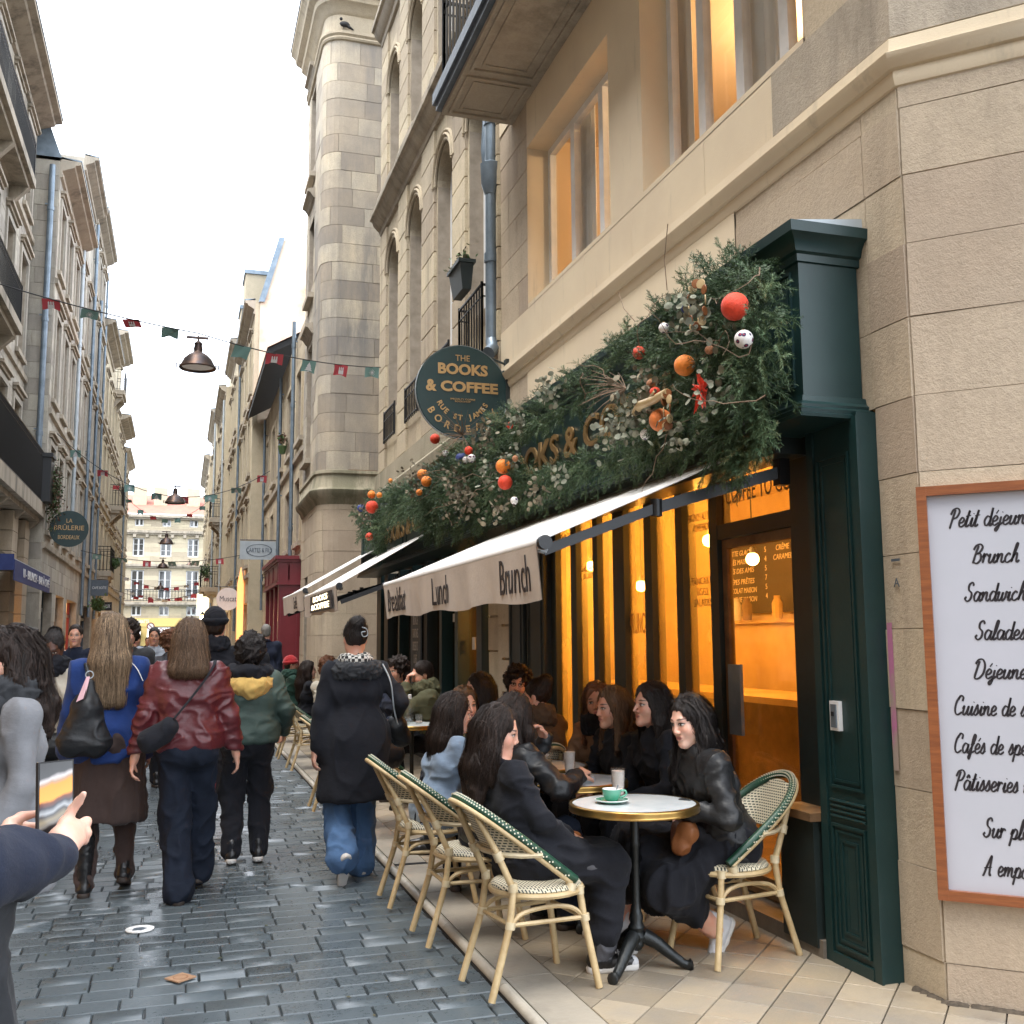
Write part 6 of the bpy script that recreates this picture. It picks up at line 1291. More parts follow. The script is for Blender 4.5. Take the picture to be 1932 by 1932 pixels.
        me = mesh(name, V @ Rz.T, F, mats, smooth, vattr=va); me.attributes.new('var', 'FLOAT', 'FACE').data.foreach_set('value', np.full(len(F), .5, np.float32)); return link(name, me, parent, kind=kind)
    if extra: extra(B, lambda p: Rz.T @ (V3(p)-org))
    body = out(B, 'body', res, skin, hl=True, it=1, lo=None if blo is None else V3((-9, -9, blo)))
    cr = max(res*1.15, .010)
    # --- legs
    if legs:
        lm, r1, r2 = legs[:3]; T_ = Blob(); T_.rc(P-rt*.055-up*.01, P+rt*.055-up*.01, .118*s*bulk, k=.05).rc(waist-rt*.04, waist+rt*.04, .10*s, k=.05)
        cut = legs[3] if len(legs) > 3 else .0
        for q in (-1, 1):
            k_, a_ = LG[q]; a2 = a_+(k_-a_)*cut-(V3((0, 0, .012)) if cut == 0 else 0); T_.rc(HP[q], k_, .092*s, r1, k=.04).rc(k_, a2, r1, r2, k=.04)
        if skirt:
            lm2, f_, r_ = skirt; S3 = Blob(); S3.rc(P-rt*.06, P+rt*.06, .125*s, k=.06)
            if sit:
                kl = []
                for q in (-1, 1): k_, a_ = LG[q]; kl.append((k_, k_+(a_-k_)*f_)); S3.rc(HP[q], k_, .10*s, .088*s, k=.1).rc(*kl[-1], .088*s, r_, k=.12)
                S3.rc(P+V3((0, .1, 0)), (kl[0][0]+kl[1][0])/2, .09, .085, k=.12).rc((kl[0][0]+kl[1][0])/2, (kl[0][1]+kl[1][1])/2, .085, r_, k=.12)
            else:
                for q in (-1, 1): S3.rc(HP[q], V3((q*.06, .03, f_)), .112*s, r_, k=.14)
                S3.el(V3((0, 0, f_-.24)), (.5, .5, .2), None, .01, 1)
            out(S3, 'skirt', cr, lm2, fold=.016, fs=9, stretch=(1.3, 1.3, .3))
        out(T_, 'trousers', cr, lm, fold=.012, fs=11, stretch=(1, 1, .7))
    # --- shoes
    for q in (-1, 1):
        k_, a_ = LG[q]; ft = feet[q]; ang = ft[3] if len(ft) > 3 else 0; pit = ft[4] if len(ft) > 4 else 0; Rf = rotz(R(ang)) @ rotx(-R(pit)); base = a_-Rf @ V3((0, 0, .085))
        fp_ = lambda x, y, z: base+Rf @ V3((x, y, z)); S_ = Blob(); sh_ = shoes
        S_.rc(fp_(0, -.035, .045), fp_(0, .03, .048), .038, .038, .02).rc(fp_(0, .03, .045), fp_(-q*.004, .145, .030), .038, .030, .025).rc(fp_(0, -.02, .06), fp_(0, -.02, .13 if sh_ != 'boot' else .34), .037, .042 if sh_ != 'boot' else .055, .03)
        so = Blob(); so.rc(fp_(0, -.04, .014), fp_(0, .04, .014), .038, .038, .01).rc(fp_(0, .04, .014), fp_(-q*.004, .15, .014), .038, .033, .01).el(fp_(0, .05, -.08), (.3, .3, .08), Rf, .004, 1).el(fp_(0, .05, .095), (.3, .3, .07), Rf, .004, 1)
        fo = out(S_, 'shoe', .008, 'shoe_black' if sh_ == 'boot' else sh_, fold=.0025, fs=30); out(so, 'sole', .008, sole, parent=fo, it=0)
    # --- top garment
    if top:
        tm, kind_, hemz = top[:3]; G = Blob(); b = bulk
        G.rc(chest-rt*.075, chest+rt*.075, .118*s*b, k=.07).rc(waist-rt*.055, waist+rt*.055, .112*s*b, k=.07).rc(SH[-1]-up*.012, SH[1]-up*.012, .062*s*b, k=.06).rc(neckb-up*.04, neckb+up*.01-fw*.01, .085*s, .068*s, k=.05)
        for q in (-1, 1):
            e, w_ = AR[q]; cf = w_-(w_-e)*.04; G.rc(SH[q], e, .060*s*b, .051*s*b, k=.04).rc(e, cf, .051*s*b, .041*s*b, k=.025)
        if kind_ in ('jacket', 'bomber'):
            lo_ = P-up*(.02 if kind_ == 'jacket' else -.03); G.rc(P-rt*.07+up*.03, P+rt*.07+up*.03, .12*s*b if kind_ == 'jacket' else .128*s*b, k=.06)
        if kind_ == 'coat' and not sit:
            G.rc(P-rt*.07, P+rt*.07, .13*s, k=.08); hz = hemz
            for q in (-1, 1): G.rc(HP[q]*1., V3((q*.10, (feet[-1][1]+feet[1][1])/2*.5, hz)), .115*s, .135*s, k=.14)
            G.rc(P-V3((0, 0, .1)), V3((0, 0, hz)), .12, .14, k=.14)
        if kind_ in ('coat', 'long') and sit:
            G.rc(P-rt*.075, P+rt*.075, .13*s, k=.07)
            for q in (-1, 1): k_, a_ = LG[q]; G.rc(HP[q], k_, .104*s, .074*s, k=.07)
            ks_ = (LG[-1][0]+LG[1][0])/2; G.rc(P+V3((0, .1, -.02)), ks_, .09, .075, k=.10)
            if hem is not None:
                for q in (-1, 1): k_, a_ = LG[q]; G.rc(k_, k_+(a_-k_)*hem, .072*s, .082*s, k=.07)
                m0 = ks_; m1 = ks_+((LG[-1][1]+LG[1][1])/2-ks_)*hem; G.rc(m0, m1, .068, .075, k=.08)
        if sit and kind_ in ('jacket', 'bomber'): G.rc(P-rt*.07, P+rt*.07, .125*s, k=.06)
        if kind_ == 'coat' and not sit: G.el(V3((0, 0, hemz-.60)), (1.2, 1.2, .56), None, .012, 1)
        if kind_ == 'bomber' and not sit:
            hz = hipz+.0; G.el(V3((0, 0, hz-.6)), (1.2, 1.2, .585), None, .012, 1)
            for i in range(12): f = lambda i: V3((math.cos(i*math.pi/6)*.15*b/1.2, math.sin(i*math.pi/6)*.115*b/1.2, hz+.01)); G.rc(f(i), f(i+1), .026, k=.02)
        G.rc(neckb+up*.03+fw*.105, hc+fw*.14-V3((0, 0, .05)), .028, .06, .02, 1)
        g = out(G, {'coat': 'coat', 'long': 'coat'}.get(kind_, 'jacket'), cr, tm, fold=.011, fs=9 if 'leather' not in tm else 11, stretch=(1, 1, .45) if kind_ == 'coat' and not sit else (1, 1, 1.5), quilt=.018 if tm == 'puffer' else None)
        # collar
        K = Blob(); n = 14
        for i in range(n):
            a, c = 2*math.pi*i/n, 2*math.pi*(i+1)/n
            if math.sin(a) > .85 or math.sin(c) > .85: continue
            f = lambda q: neckb+up*(.018-.028*math.sin(q))*s+rt*math.cos(q)*.066*s+fw*(math.sin(q)*.062-.004)*s
            K.rc(f(a), f(c), .017*s, k=.012)
        if not scarf: out(K, 'collar', cr*.8, tm, parent=g)
    if scarf:
        K = Blob(); n = 16; sr = .036 if len(scarf) < 2 else scarf[1]
        for lv, rr in ((.012, 1.), (.055, .92)):
            for i in range(n):
                f = lambda i: neckb+up*(lv+.012*math.sin(i*2.2+lv*50))*s+rt*math.cos(2*math.pi*i/n)*.082*rr*s+fw*(math.sin(2*math.pi*i/n)*.080*rr+.002)*s
                K.rc(f(i), f(i+1), sr*s, k=.02)
        out(K, 'scarf', cr, scarf[0], fold=.012, fs=22)
    # --- hair
    if hair:
        st, hm = hair[:2]; Hb = Blob(); e2 = lambda x, y, z, rx, ry, rz, k=.03, op=0: Hb.el(hd(x, y, z), V3((rx, ry, rz))*s, Rh, k, op); c2_ = lambda a, b, ra, rb, k=.04, op=0: Hb.rc(hd(*a), hd(*b), ra*s, rb*s, k, op)
        bun = None; dn = V3((0, 0, -1)); L_ = hair[2] if len(hair) > 2 else .38
        back = -fw*.03
        if st in ('long', 'bob', 'half'):
            e2(0, -.018, .034, .088, .106, .100); b0 = hd(0, -.075, -.02); b1 = b0+dn*min(L_, .16)+back*1.2; b2_ = b0+dn*L_+back*1.8
            for q in (-1, 0, 1):
                o = rt*q*.045*s; Hb.rc(b0+o*.9, b1+o*1.25, .052*s, .050*s, .05).rc(b1+o*1.25, b2_+o*1.5, .050*s, .026*s, .05)
            for q in (-1, 1):
                f0 = hd(q*.072, .0, .01); f1 = hd(q*.082, -.005, -.09); f2 = f1+dn*(L_-.14)*s+rt*q*.02+fw*(.03 if st == 'long' else 0); Hb.rc(f0, f1, .024*s, .030*s, .03).rc(f1, f2, .030*s, .018*s, .03)
        elif st == 'updo': e2(0, -.018, .034, .080, .100, .096); bun = hd(0, -.085, .10); Hb.el(bun, V3((.048, .045, .045))*s, Rh, .02)
        elif st == 'curly': e2(0, -.02, .042, .102, .112, .108); e2(0, -.06, -.02, .085, .06, .07)
        elif st == 'short': e2(0, -.016, .036, .079, .100, .094); e2(0, -.05, -.03, .062, .05, .05)
        elif st == 'cap': e2(0, -.014, .040, .084, .104, .094); e2(0, -.05, -.03, .062, .05, .05)
        fy = .088
        e2(0, fy, -.028 if st != 'curly' else -.035, .064, .080, .098, .016, 1); e2(0, .03, -.125, .060, .10, .055, .02, 1)
        if st in ('updo', 'short', 'cap'): e2(0, -.0, -.13, .12, .12, .06, .01, 1)
        ho = out(Hb, 'hair', max(res, .007), hm, fold={'curly': .026, 'long': .010, 'half': .012, 'bob': .012}.get(st, .005), fs={'curly': 30}.get(st, 22), stretch=(1, 1, 1) if st == 'curly' else (1.6, 1.6, .35))
        if strands:
            rgn = np.random.default_rng(int(abs(pos[0]*77+pos[1]*131))); n = int(strands*2.6); u = rgn.normal(size=(n*3, 3)); u /= np.linalg.norm(u, axis=1, keepdims=True); u = u[(u[:, 2] > -.25) & ~((u[:, 1] > .25) & (u[:, 2] < .55))][:n]; n = len(u)
            p = hc+(V3((0, -.012, .034))+u*V3((.085, .104, .098))) @ Rh.T*s if s else 0; p = hc+((V3((0, -.016, .034))+u*V3((.086, .104, .098)))*s) @ Rh.T
            steps = {'long': 17, 'bob': 12, 'half': 14, 'curly': 7, 'updo': 8, 'short': 6, 'cap': 4}[st]; SL_ = {'long': max(.02, L_/11), 'half': L_/9, 'bob': .026}.get(st, .018); tr = [p]; off = rgn.uniform(-.002, .008, n)+(rgn.random(n) > .93)*.010; ph = rgn.uniform(0, 6.28, (n, 3))
            for k in range(steps):
                q = tr[-1]; e_ = .004; d0 = Hb(q); gr = np.stack([Hb(q+V3((e_, 0, 0)))-d0, Hb(q+V3((0, e_, 0)))-d0, Hb(q+V3((0, 0, e_)))-d0], 1); gr /= np.linalg.norm(gr, axis=1, keepdims=True)+1e-9
                if st == 'updo': g_ = bun-q; g_ = g_/(np.linalg.norm(g_, axis=1, keepdims=True)+1e-9)
                else: g_ = np.tile(dn, (n, 1))+(-fw*.55)*(q[:, 2:3] > hc[2]+.03)+rgn.normal(size=(n, 3))*(.9 if st == 'curly' else .10)
                if st in ('half', 'bob') or (st == 'long' and hm != 'h_blonde'): g_ = g_+.28*np.sin(ph+k*.85)
                tg = g_-gr*(g_*gr).sum(1, keepdims=True); tg /= np.linalg.norm(tg, axis=1, keepdims=True)+1e-9; q2 = q+tg*SL_*rgn.uniform(.8, 1.15, (n, 1)); d1 = Hb(q2); q2 = q2-gr*np.clip(d1-off, -.02, .02)[:, None]*(1. if k < steps-3 else .4); tr.append(q2)
            T2 = np.stack(tr, 1); hl_ = ((T2-hc) @ Rh)/s; T2 = T2[~((hl_[..., 1] > .035) & (np.abs(hl_[..., 0]) < .060) & (hl_[..., 2] < .062) & (hl_[..., 2] > -.13)).any(1)]; n = len(T2); tg = np.gradient(T2, axis=1); sd = np.cross(tg, (T2-hc)); sd /= np.linalg.norm(sd, axis=2, keepdims=True)+1e-9; wv = np.linspace(1, .25, steps+1)[None, :, None]*.0019*rgn.uniform(.5, 1.4, (n, 1, 1))
            V = np.concatenate([T2-sd*wv, T2+sd*wv], 2).reshape(n, steps+1, 2, 3).reshape(-1, 3); i_ = np.arange(n)[:, None]*(steps+1)*2+np.arange(steps)[None]*2; F = np.stack([i_, i_+1, i_+3, i_+2], -1).reshape(-1, 4)
            me = mesh('hair_strands', V @ Rz.T, F, hm, 179); me.attributes.new('var', 'FLOAT', 'FACE').data.foreach_set('value', np.repeat(rgn.random(n), steps).astype(np.float32)); link('hair_strands', me, ho, kind='stuff')
    W = lambda p: Rz @ V3(p)+org
    return dict(t=t, hd=hd, hc=hc, Rh=Rh, Rz=Rz, org=org, W=W, out=out, AR=AR, LG=LG, SH=SH, P=P, up=up, fw=fw, rt=rt, s=s, neckb=neckb, chest=chest, waist=waist)
def hat(pr, mat, z=.045, cover=.0, name='beanie', res=.009):
    B = Blob(); s = pr['s']; B.el(pr['hd'](0, -.014, .045), V3((.092, .112, .108))*s, pr['Rh'], .01); B.el(pr['hd'](0, .03, -.075+cover), V3((.2, .2, .10))*s, pr['Rh'], .006, 1)
    o = pr['out'](B, name, res, mat, fold=.004, fs=25)
    K = Blob(); n = 20
    for i in range(n):
        f = lambda i: pr['hd'](.081*math.cos(2*math.pi*i/n), -.014+.100*math.sin(2*math.pi*i/n), .044+cover*.8+.006*math.sin(2*math.pi*i/n))
        K.rc(f(i), f(i+1), .019*s, k=.02)
    pr['out'](K, name+'_cuff', res, mat, parent=o, fold=.002, fs=40); return o
def part_tube(pr, name, pts, r, mat, n=8, parent=None, local=True):
    Rz = pr['Rz']; P = [Rz @ V3(p) for p in pts]; mb = MB().tube(P, r, n); me = mesh(name, mb.v, mb.f, mat, 50); return link(name, me, parent or pr['t'])
def bag(name, label, cat, pts, mat, res=.01, fold=.01, group=None):
    """free standing blob thing from world-space prims [(a,b,ra,rb)...]"""
    B = Blob()
    for a, b, ra, rb in pts: B.rc(a, b, ra, rb, .03)
    V, F = B.surf(res); V = relax(V, F, 1)
    if fold: N = vnorm(V, F); p = V*14; n1 = vnoise(p+vnoise(p*.7)[:, None]*1.5); V = V+N*(fold*((1-np.abs(2*n1-1))**2-.4))[:, None]
    c = V3((V[:, 0].mean(), V[:, 1].mean(), V[:, 2].min())); t = thing(name, label, cat, c, group); me = mesh('bag_body', V-c, F, mat, 179); link('bag_body', me, t); return t, c
def strap(t, pts, r=.008, mat='leather_black', name='strap', n=6, flat=None):
    return MB().tube(spl(pts, 5), r, n, flat=flat).build(name, mat, t, smooth=60)
# ================= bistro chairs =================
M['rattan'] = mk('pale_rattan_cane', (.56, .43, .24), .42, c2=(.42, .30, .15), ns=9, var=.15, bump=.3, bs=60, spot=((.22, .14, .07), 12, .62, .85)); M['binding'] = mk('cane_binding', (.62, .53, .36), .5, c2=(.50, .40, .24), ns=20)
M['dot_cream'] = mk('cream_weave', (.70, .66, .52), .5); M['weave_green'] = mk('green_weave_rim', (.012, .065, .035), .45, c2=(.008, .04, .022), ns=30)
def weave_mat():
    m, t, b = newmat('cream_and_black_weave'); tc = node(t, 'ShaderNodeAttribute', attribute_name='hl').outputs['Vector']
    br = node(t, 'ShaderNodeTexBrick', {'Vector': tc, 'Color1': (.018, .026, .022, 1), 'Color2': (.03, .035, .028, 1), 'Mortar': (.60, .54, .40, 1), 'Scale': 1., 'Mortar Size': .0035, 'Brick Width': .021, 'Row Height': .0125, 'Mortar Smooth': .1}, offset=.5)
    t.links.new(br.outputs[0], b.inputs['Base Color']); b.inputs['Roughness'].default_value = .5
    bn = node(t, 'ShaderNodeBump', {'Height': br.outputs['Fac'], 'Strength': .8, 'Distance': .004}); t.links.new(bn.outputs[0], b.inputs['Normal']); return m
M['weave'] = weave_mat()
def make_chair(loc):
    t = thing('rattan_chair', 'x', 'chair', (0, 0, 0))
    sr, sz = .205, .45
    # seat
    n = 28; prof = [(.0, .012), (.10, .010), (.17, .004), (.195, -.004), (.205, -.018), (.19, -.03), (.0, -.03)]; v = []; hl = []
    for r, z in prof:
        for k in range(n): a = 2*math.pi*k/n; v.append((r*math.cos(a), r*math.sin(a)*1.02, sz+z)); hl.append((v[-1][0], v[-1][1]*1.0+(.3*z), 0))
    f = [(i*n+k, i*n+(k+1) % n, (i+1)*n+(k+1) % n, (i+1)*n+k) for i in range(len(prof)-1) for k in range(n)]
    link('seat', mesh('seat', v, f, 'weave', 60, vattr={'hl': hl}), t)
    MB().tube([(sr*math.cos(2*math.pi*k/24), sr*math.sin(2*math.pi*k/24)*1.02, sz-.035) for k in range(24)], .014, 7, closed=True).build('seat_ring', 'rattan', t, smooth=50)
    # back hoop rising from the seat sides and leaning back to meet the rear posts
    def bk(u, ins=0.):
        a = math.pi*u; hz = math.sin(a)**.62; z = .455+(.37-ins)*hz; y = .09-.50*hz; return V3(((.215-ins)*math.cos(a)*(.80+.20*min(1, hz*1.4)), y, z))
    hoop = [bk(i/32) for i in range(33)]; MB().tube(hoop, .0125, 8).build('back_hoop', 'rattan', t, smooth=50)
    rim = MB().tube([p+V3((0, .022, .012)) for p in hoop], .019, 8).build('rim', 'weave_green', t, smooth=50)
    dots = MB()
    for i in range(64):
        u = (i+.5)/64; p = bk(u)+V3((0, .022, .012)); c = V3((0, .0, .63)); o = p-c; o[1] = 0; o /= np.linalg.norm(o)
        for ang in (.2, 1.0, 1.8, -.6): q = p+o*.019*math.cos(ang)+V3((0, 1, 0))*.019*math.sin(ang); dots.box(q, (.006, .006, .006))
    dots.build('rim_dots', 'dot_cream', rim, kind='stuff')
    v, hl, f = [], [], []; nu, nv = 26, 12
    py = lambda z: -.175-(z-.45)*.52
    for i in range(nu+1):
        u = .055+.89*i/nu; p = bk(u, .010); zb0 = .60
        for k in range(nv+1):
            g_ = k/nv; zt = max(p[2], zb0+.002); z = zb0+(zt-zb0)*g_; x = p[0]; hz = min(1, max(0, (z-.455)/.36)); xe = .205*(1-hz**3.2)**.5+.001; yh = .09-.50*hz
            b_ = min(1, max(0, (abs(x)-.07)/max(.02, xe-.07))); b_ = b_*b_*(3-2*b_); v.append((x, py(z)*(1-b_)+yh*b_+.016, z)); hl.append((x*1.25, z, 0))
    f = [(i*(nv+1)+k, i*(nv+1)+k+1, (i+1)*(nv+1)+k+1, (i+1)*(nv+1)+k) for i in range(nu) for k in range(nv)]; N_ = len(v)
    link('backrest', mesh('backrest', v+[(x, y+.007, z) for x, y, z in v], f+[tuple(N_+q for q in g_[::-1]) for g_ in f], 'weave', 60, vattr={'hl': hl+hl}), t)
    for sx in (-1, 1):
        rl = MB().tube([(sx*.165, -.30, 0), (sx*.15, -.205, .30), (sx*.145, -.185, .45), (sx*.130, -.262, .62), (sx*.098, -.345, .775)], [.0165, .0165, .0165, .0155, .0135], 8).build('leg', 'rattan', t, smooth=50)
        MB().tube([(sx*.20, .21, 0), (sx*.165, .155, .30), (sx*.155, .14, .425)], [.0165, .0165, .0155], 8).build('leg', 'rattan', t, smooth=50)
        for p, q in (((sx*.15, -.205, .285), (sx*.149, -.2, .315)), ((sx*.145, -.185, .44), (sx*.145, -.187, .475)), ((sx*.135, -.242, .575), (sx*.131, -.258, .612)), ((sx*.168, .16, .285), (sx*.166, .157, .315)), ((sx*.155, .14, .40), (sx*.154, .138, .435))): MB().tube([p, q], .0225, 8).build('binding', 'binding', t, smooth=50)
        MB().tube(spl([(sx*.15, -.20, .30), (sx*.148, -.14, .345), (sx*.15, 0, .36), (sx*.158, .10, .345), (sx*.165, .155, .30)], 4), .0105, 6).build('side_stretcher', 'rattan', t, smooth=50)
        MB().tube([(sx*.148, -.2, .30), (sx*.166, .158, .30)], .0105, 6).build('side_stretcher', 'rattan', t, smooth=50)
        MB().tube([bk(0 if sx > 0 else 1), bk(0 if sx > 0 else 1)+V3((0, -.01, -.035))], .026, 8).build('binding', 'binding', t, smooth=50)
    MB().tube([(-.15, -.2, .30), (.15, -.2, .30)], .0105, 6).build('rear_stretcher', 'rattan', t); MB().tube([(-.165, .157, .30), (.165, .157, .30)], .0105, 6).build('front_stretcher', 'rattan', t)
    MB().tube([(-.205, -.07, .595), (-.18, -.16, .595), (-.134, -.238, .60), (0, -.262, .60), (.134, -.238, .60), (.18, -.16, .595), (.205, -.07, .595)], .012, 6).build('back_rail', 'binding', t, smooth=50)
    return t
chairs = [((1.585, 4.66), -82, 'rattan chair closest to the camera, under the woman in the long black coat'), ((1.53, 5.50), -88, 'second rattan chair along the kerb, under the woman leaning on her hand'), ((1.50, 6.32), -90, 'rattan chair under the woman in the pale blue coat'), ((2.61, 4.75), 97, 'rattan chair by the planter plinth, under the biker jacket woman'), ((1.66, 8.85), -80, 'rattan chair with a dark leather bag hanging on it'), ((1.50, 9.95), -90, 'rattan chair half hidden behind the woman in the black wool coat'), ((2.76, 10.2), 80, 'rattan chair right behind the olive parka'), ((1.60, 13.1), -85, 'empty looking rattan chair nearest of the far group by the kerb'), ((1.58, 14.4), -90, 'rattan chair under the dark haired guest in the far group'), ((1.62, 16.6), -88, 'rattan chair under the guest in the red beanie'), ((2.72, 6.42), 92, 'rattan chair with black dotted rim glimpsed beside the brown jacket'), ((2.30, 7.0), 10, 'rattan chair under the woman in the brown jacket'), ((2.66, 5.62), 90, 'rattan chair against the window under the woman with the gold earring'), ((2.62, 8.0), 170, 'rattan chair under the smiling woman by the stone pier'), ((2.20, 7.6), 110, 'rattan chair under the woman in the black puffer')]
c0 = make_chair(None)
for i, (p, a, lb_) in enumerate(chairs):
    c = c0 if i == 0 else copy_tree(c0); c.location = (p[0], p[1], .02); c.rotation_euler = (0, 0, R(a)); tag(c, lb_, 'chair', 'rattan chairs on the cafe terrace')
# ================= tables =================
M['marble'] = mk('white_marble_top', (.60, .62, .62), .22, c2=(.46, .50, .52), ns=7, lo=.4, hi=.7, spot=((.36, .42, .45), 5, .55, .8))
def make_table():
    t = thing('bistro_table', 'x', 'table', (0, 0, 0)); r = .308
    MB().lathe([(r-.012, .728), (r-.012, .756), (r-.03, .758), (.0001, .758)], (0, 0, 0), 48, cap=False).lathe([(.0001, .730), (r-.012, .730)], (0, 0, 0), 48, cap=False).build('table_top', 'marble', t, smooth=40)
    MB().lathe([(r-.014, .724), (r, .722), (r+.004, .728), (r+.001, .733), (r+.004, .739), (r+.001, .745), (r+.004, .751), (r, .758), (r-.014, .7595)], (0, 0, 0), 48, cap=False).build('brass_edge', 'brass', t, smooth=60)
    MB().lathe([(.045, .13), (.05, .15), (.035, .17), (.04, .19), (.028, .21), (.033, .24), (.024, .26), (.019, .30), (.019, .55), (.024, .56), (.021, .58), (.021, .68), (.03, .69), (.03, .70), (.12, .715), (.12, .724)], (0, 0, 0), 20).build('column', 'iron', t, smooth=40)
    for k in range(3):
        a = R(90+120*k+30); c, s_ = math.cos(a), math.sin(a); P_ = spl([(.03*c, .03*s_, .15), (.09*c, .09*s_, .12), (.16*c, .16*s_, .065), (.225*c, .225*s_, .022), (.26*c, .26*s_, .022)], 4)
        rr = list(np.linspace(.036, .020, len(P_)-4))+[.021, .026, .028, .018]; lg = MB().tube(P_, rr[:len(P_)], 10).build('leg', 'iron', t, smooth=60)
        for o in (-.012, .012): MB().tube([p+V3((-s_*o, c*o, .019)) for p in P_[3:-5]], .004, 5).build('ridge', 'iron', lg)
    MB().ball((0, 0, .115), .035, 10).build('boss', 'iron', t, smooth=180)
    return t
tb0 = make_table()
for i, (p, lb_) in enumerate([((2.09, 4.68), 'round marble bistro table with the green cup, nearest of all'), ((2.11, 5.56), 'round marble bistro table with the steel ashtray, behind the nearest table'), ((2.16, 6.28), 'round bistro table cluttered with glasses and napkins before the auburn haired woman'), ((2.10, 9.75), 'round bistro table with the glass water bottle'), ((2.15, 14.0), 'small round table of the far group beyond the parka')]):
    c = tb0 if i == 0 else copy_tree(tb0); c.location = (*p, .02); c.rotation_euler = (0, 0, R(-20+i*37)); tag(c, lb_, 'table', 'marble bistro tables on the terrace')
TZ = .7785
M['cupgreen'] = mk('mint_green_glaze', (.09, .34, .23), .18, spec=.6, coat=.4); M['cupwhite'] = mk('white_glaze', (.78, .78, .76), .2)
sc = thing('saucer', 'mint green saucer with white rim under the coffee cup', 'saucer', (1.985, 4.70, TZ)); MB().lathe([(.035, .0), (.05, .003), (.078, .014), (.080, .017), (.076, .018), (.05, .008), (.0001, .006)], (1.985, 4.70, TZ), 32, cap=False).build('dish', 'cupgreen', sc, smooth=60); MB().lathe([(.078, .0135), (.083, .0165), (.083, .0195), (.077, .019)], (1.985, 4.70, TZ), 32, cap=False).build('rim', 'cupwhite', sc, smooth=60)
cu_ = thing('coffee_cup', 'mint green coffee cup with white inside on its saucer', 'cup', (1.985, 4.70, TZ+.008)); c_ = (1.985, 4.70, TZ+.008)
MB().lathe([(.022, .0), (.026, .004), (.038, .018), (.044, .038), (.046, .058)], c_, 32, cap=False).build('bowl', 'cupgreen', cu_, smooth=60); MB().lathe([(.0462, .058), (.044, .0595), (.041, .04), (.034, .018), (.0001, .008)], c_, 32, cap=False).build('inside', 'cupwhite', cu_, smooth=60)
MB().tube(spl([(c_[0]+.043, c_[1]-.008, c_[2]+.048), (c_[0]+.064, c_[1]-.014, c_[2]+.048), (c_[0]+.066, c_[1]-.014, c_[2]+.028), (c_[0]+.038, c_[1]-.006, c_[2]+.018)], 5), .005, 8).build('handle', 'cupgreen', cu_, smooth=60)
sp_ = thing('teaspoon', 'dark teaspoon handle sticking out of the green cup', 'spoon', (2.0, 4.70, TZ+.03)); MB().tube([(1.995, 4.70, TZ+.02), (2.012, 4.685, TZ+.085)], .003, 5).build('handle', 'zinc', sp_)
M['smoothie'] = mk('milky_drink', (.62, .52, .48), .3, c2=(.50, .40, .36), ns=25)
def tumbler(label, x, y, h=.13, r=.034, fill=None, straw=False):
    t = thing('tumbler', label, 'glass', (x, y, TZ), 'glasses on the terrace tables'); MB().lathe([(r*.8, .0), (r*.84, .04), (r*.9, h*.5), (r*.97, h*.52), (r, h), (r-.003, h), (r*.93, h*.54), (r*.75, .008), (.0001, .008)], (x, y, TZ+.0005), 28, cap=False).build('glass_wall', 'tumbler', t, smooth=60)
    if fill: MB().lathe([(.0001, .009), (r*.72, .009), (r*.9, h*fill), (.0001, h*fill-.002)], (x, y, TZ+.001), 24, cap=False).build('drink', 'smoothie', t, smooth=60)
    if straw: MB().tube([(x, y, TZ+.01), (x-.05, y+.02, TZ+.21)], .004, 5).build('straw', 'rattan', t)
tumbler('tall glass of cloudy pink drink beside the green cup', 2.105, 4.90, .135, .036, .9); tumbler('tall frothy glass behind the steel ashtray', 2.18, 5.78, .135, .036, .93); tumbler('tall empty glass with a wooden straw on the cluttered table', 2.17, 6.14, .13, .034, .1, True); tumbler('small glass tumbler beside the water bottle', 2.16, 9.72, .09, .034, .3); tumbler('low tumbler in front of the water bottle', 2.03, 9.62, .08, .034)
tumbler('glass far behind on the cluttered table', 2.25, 6.42, .12, .032, .4)
ash_ = thing('ashtray', 'round steel ashtray at the front of the second table', 'ashtray', (2.14, 5.43, TZ)); MB().lathe([(.05, 0), (.052, .01), (.046, .030), (.040, .032), (.036, .030), (.034, .012), (.0001, .010)], (2.14, 5.43, TZ), 30, cap=False).build('dish', 'zinc_l', ash_, smooth=40)
bt = thing('water_bottle', 'clear glass water bottle with white stopper on the far table', 'bottle', (2.08, 9.75, TZ)); MB().lathe([(.036, 0), (.038, .01), (.038, .14), (.03, .17), (.016, .19), (.015, .24)], (2.08, 9.75, TZ), 20).build('glass_wall', 'tumbler', bt, smooth=50); MB().lathe([(.017, .235), (.018, .27), (.01, .275)], (2.08, 9.75, TZ), 14).build('stopper', 'white_paint', bt)
ph = thing('phone', 'dark phone lying flat on the cluttered table', 'phone', (2.05, 5.80, TZ)); MB().box((2.02, 5.80, TZ+.005), (.15, .072, .009), Matrix.Rotation(R(12), 3, 'Z')).build('case', 'black', ph); MB().box((2.02, 5.80, TZ+.0102), (.142, .066, .001), Matrix.Rotation(R(12), 3, 'Z')).build('screen', 'dark_glass', ph)
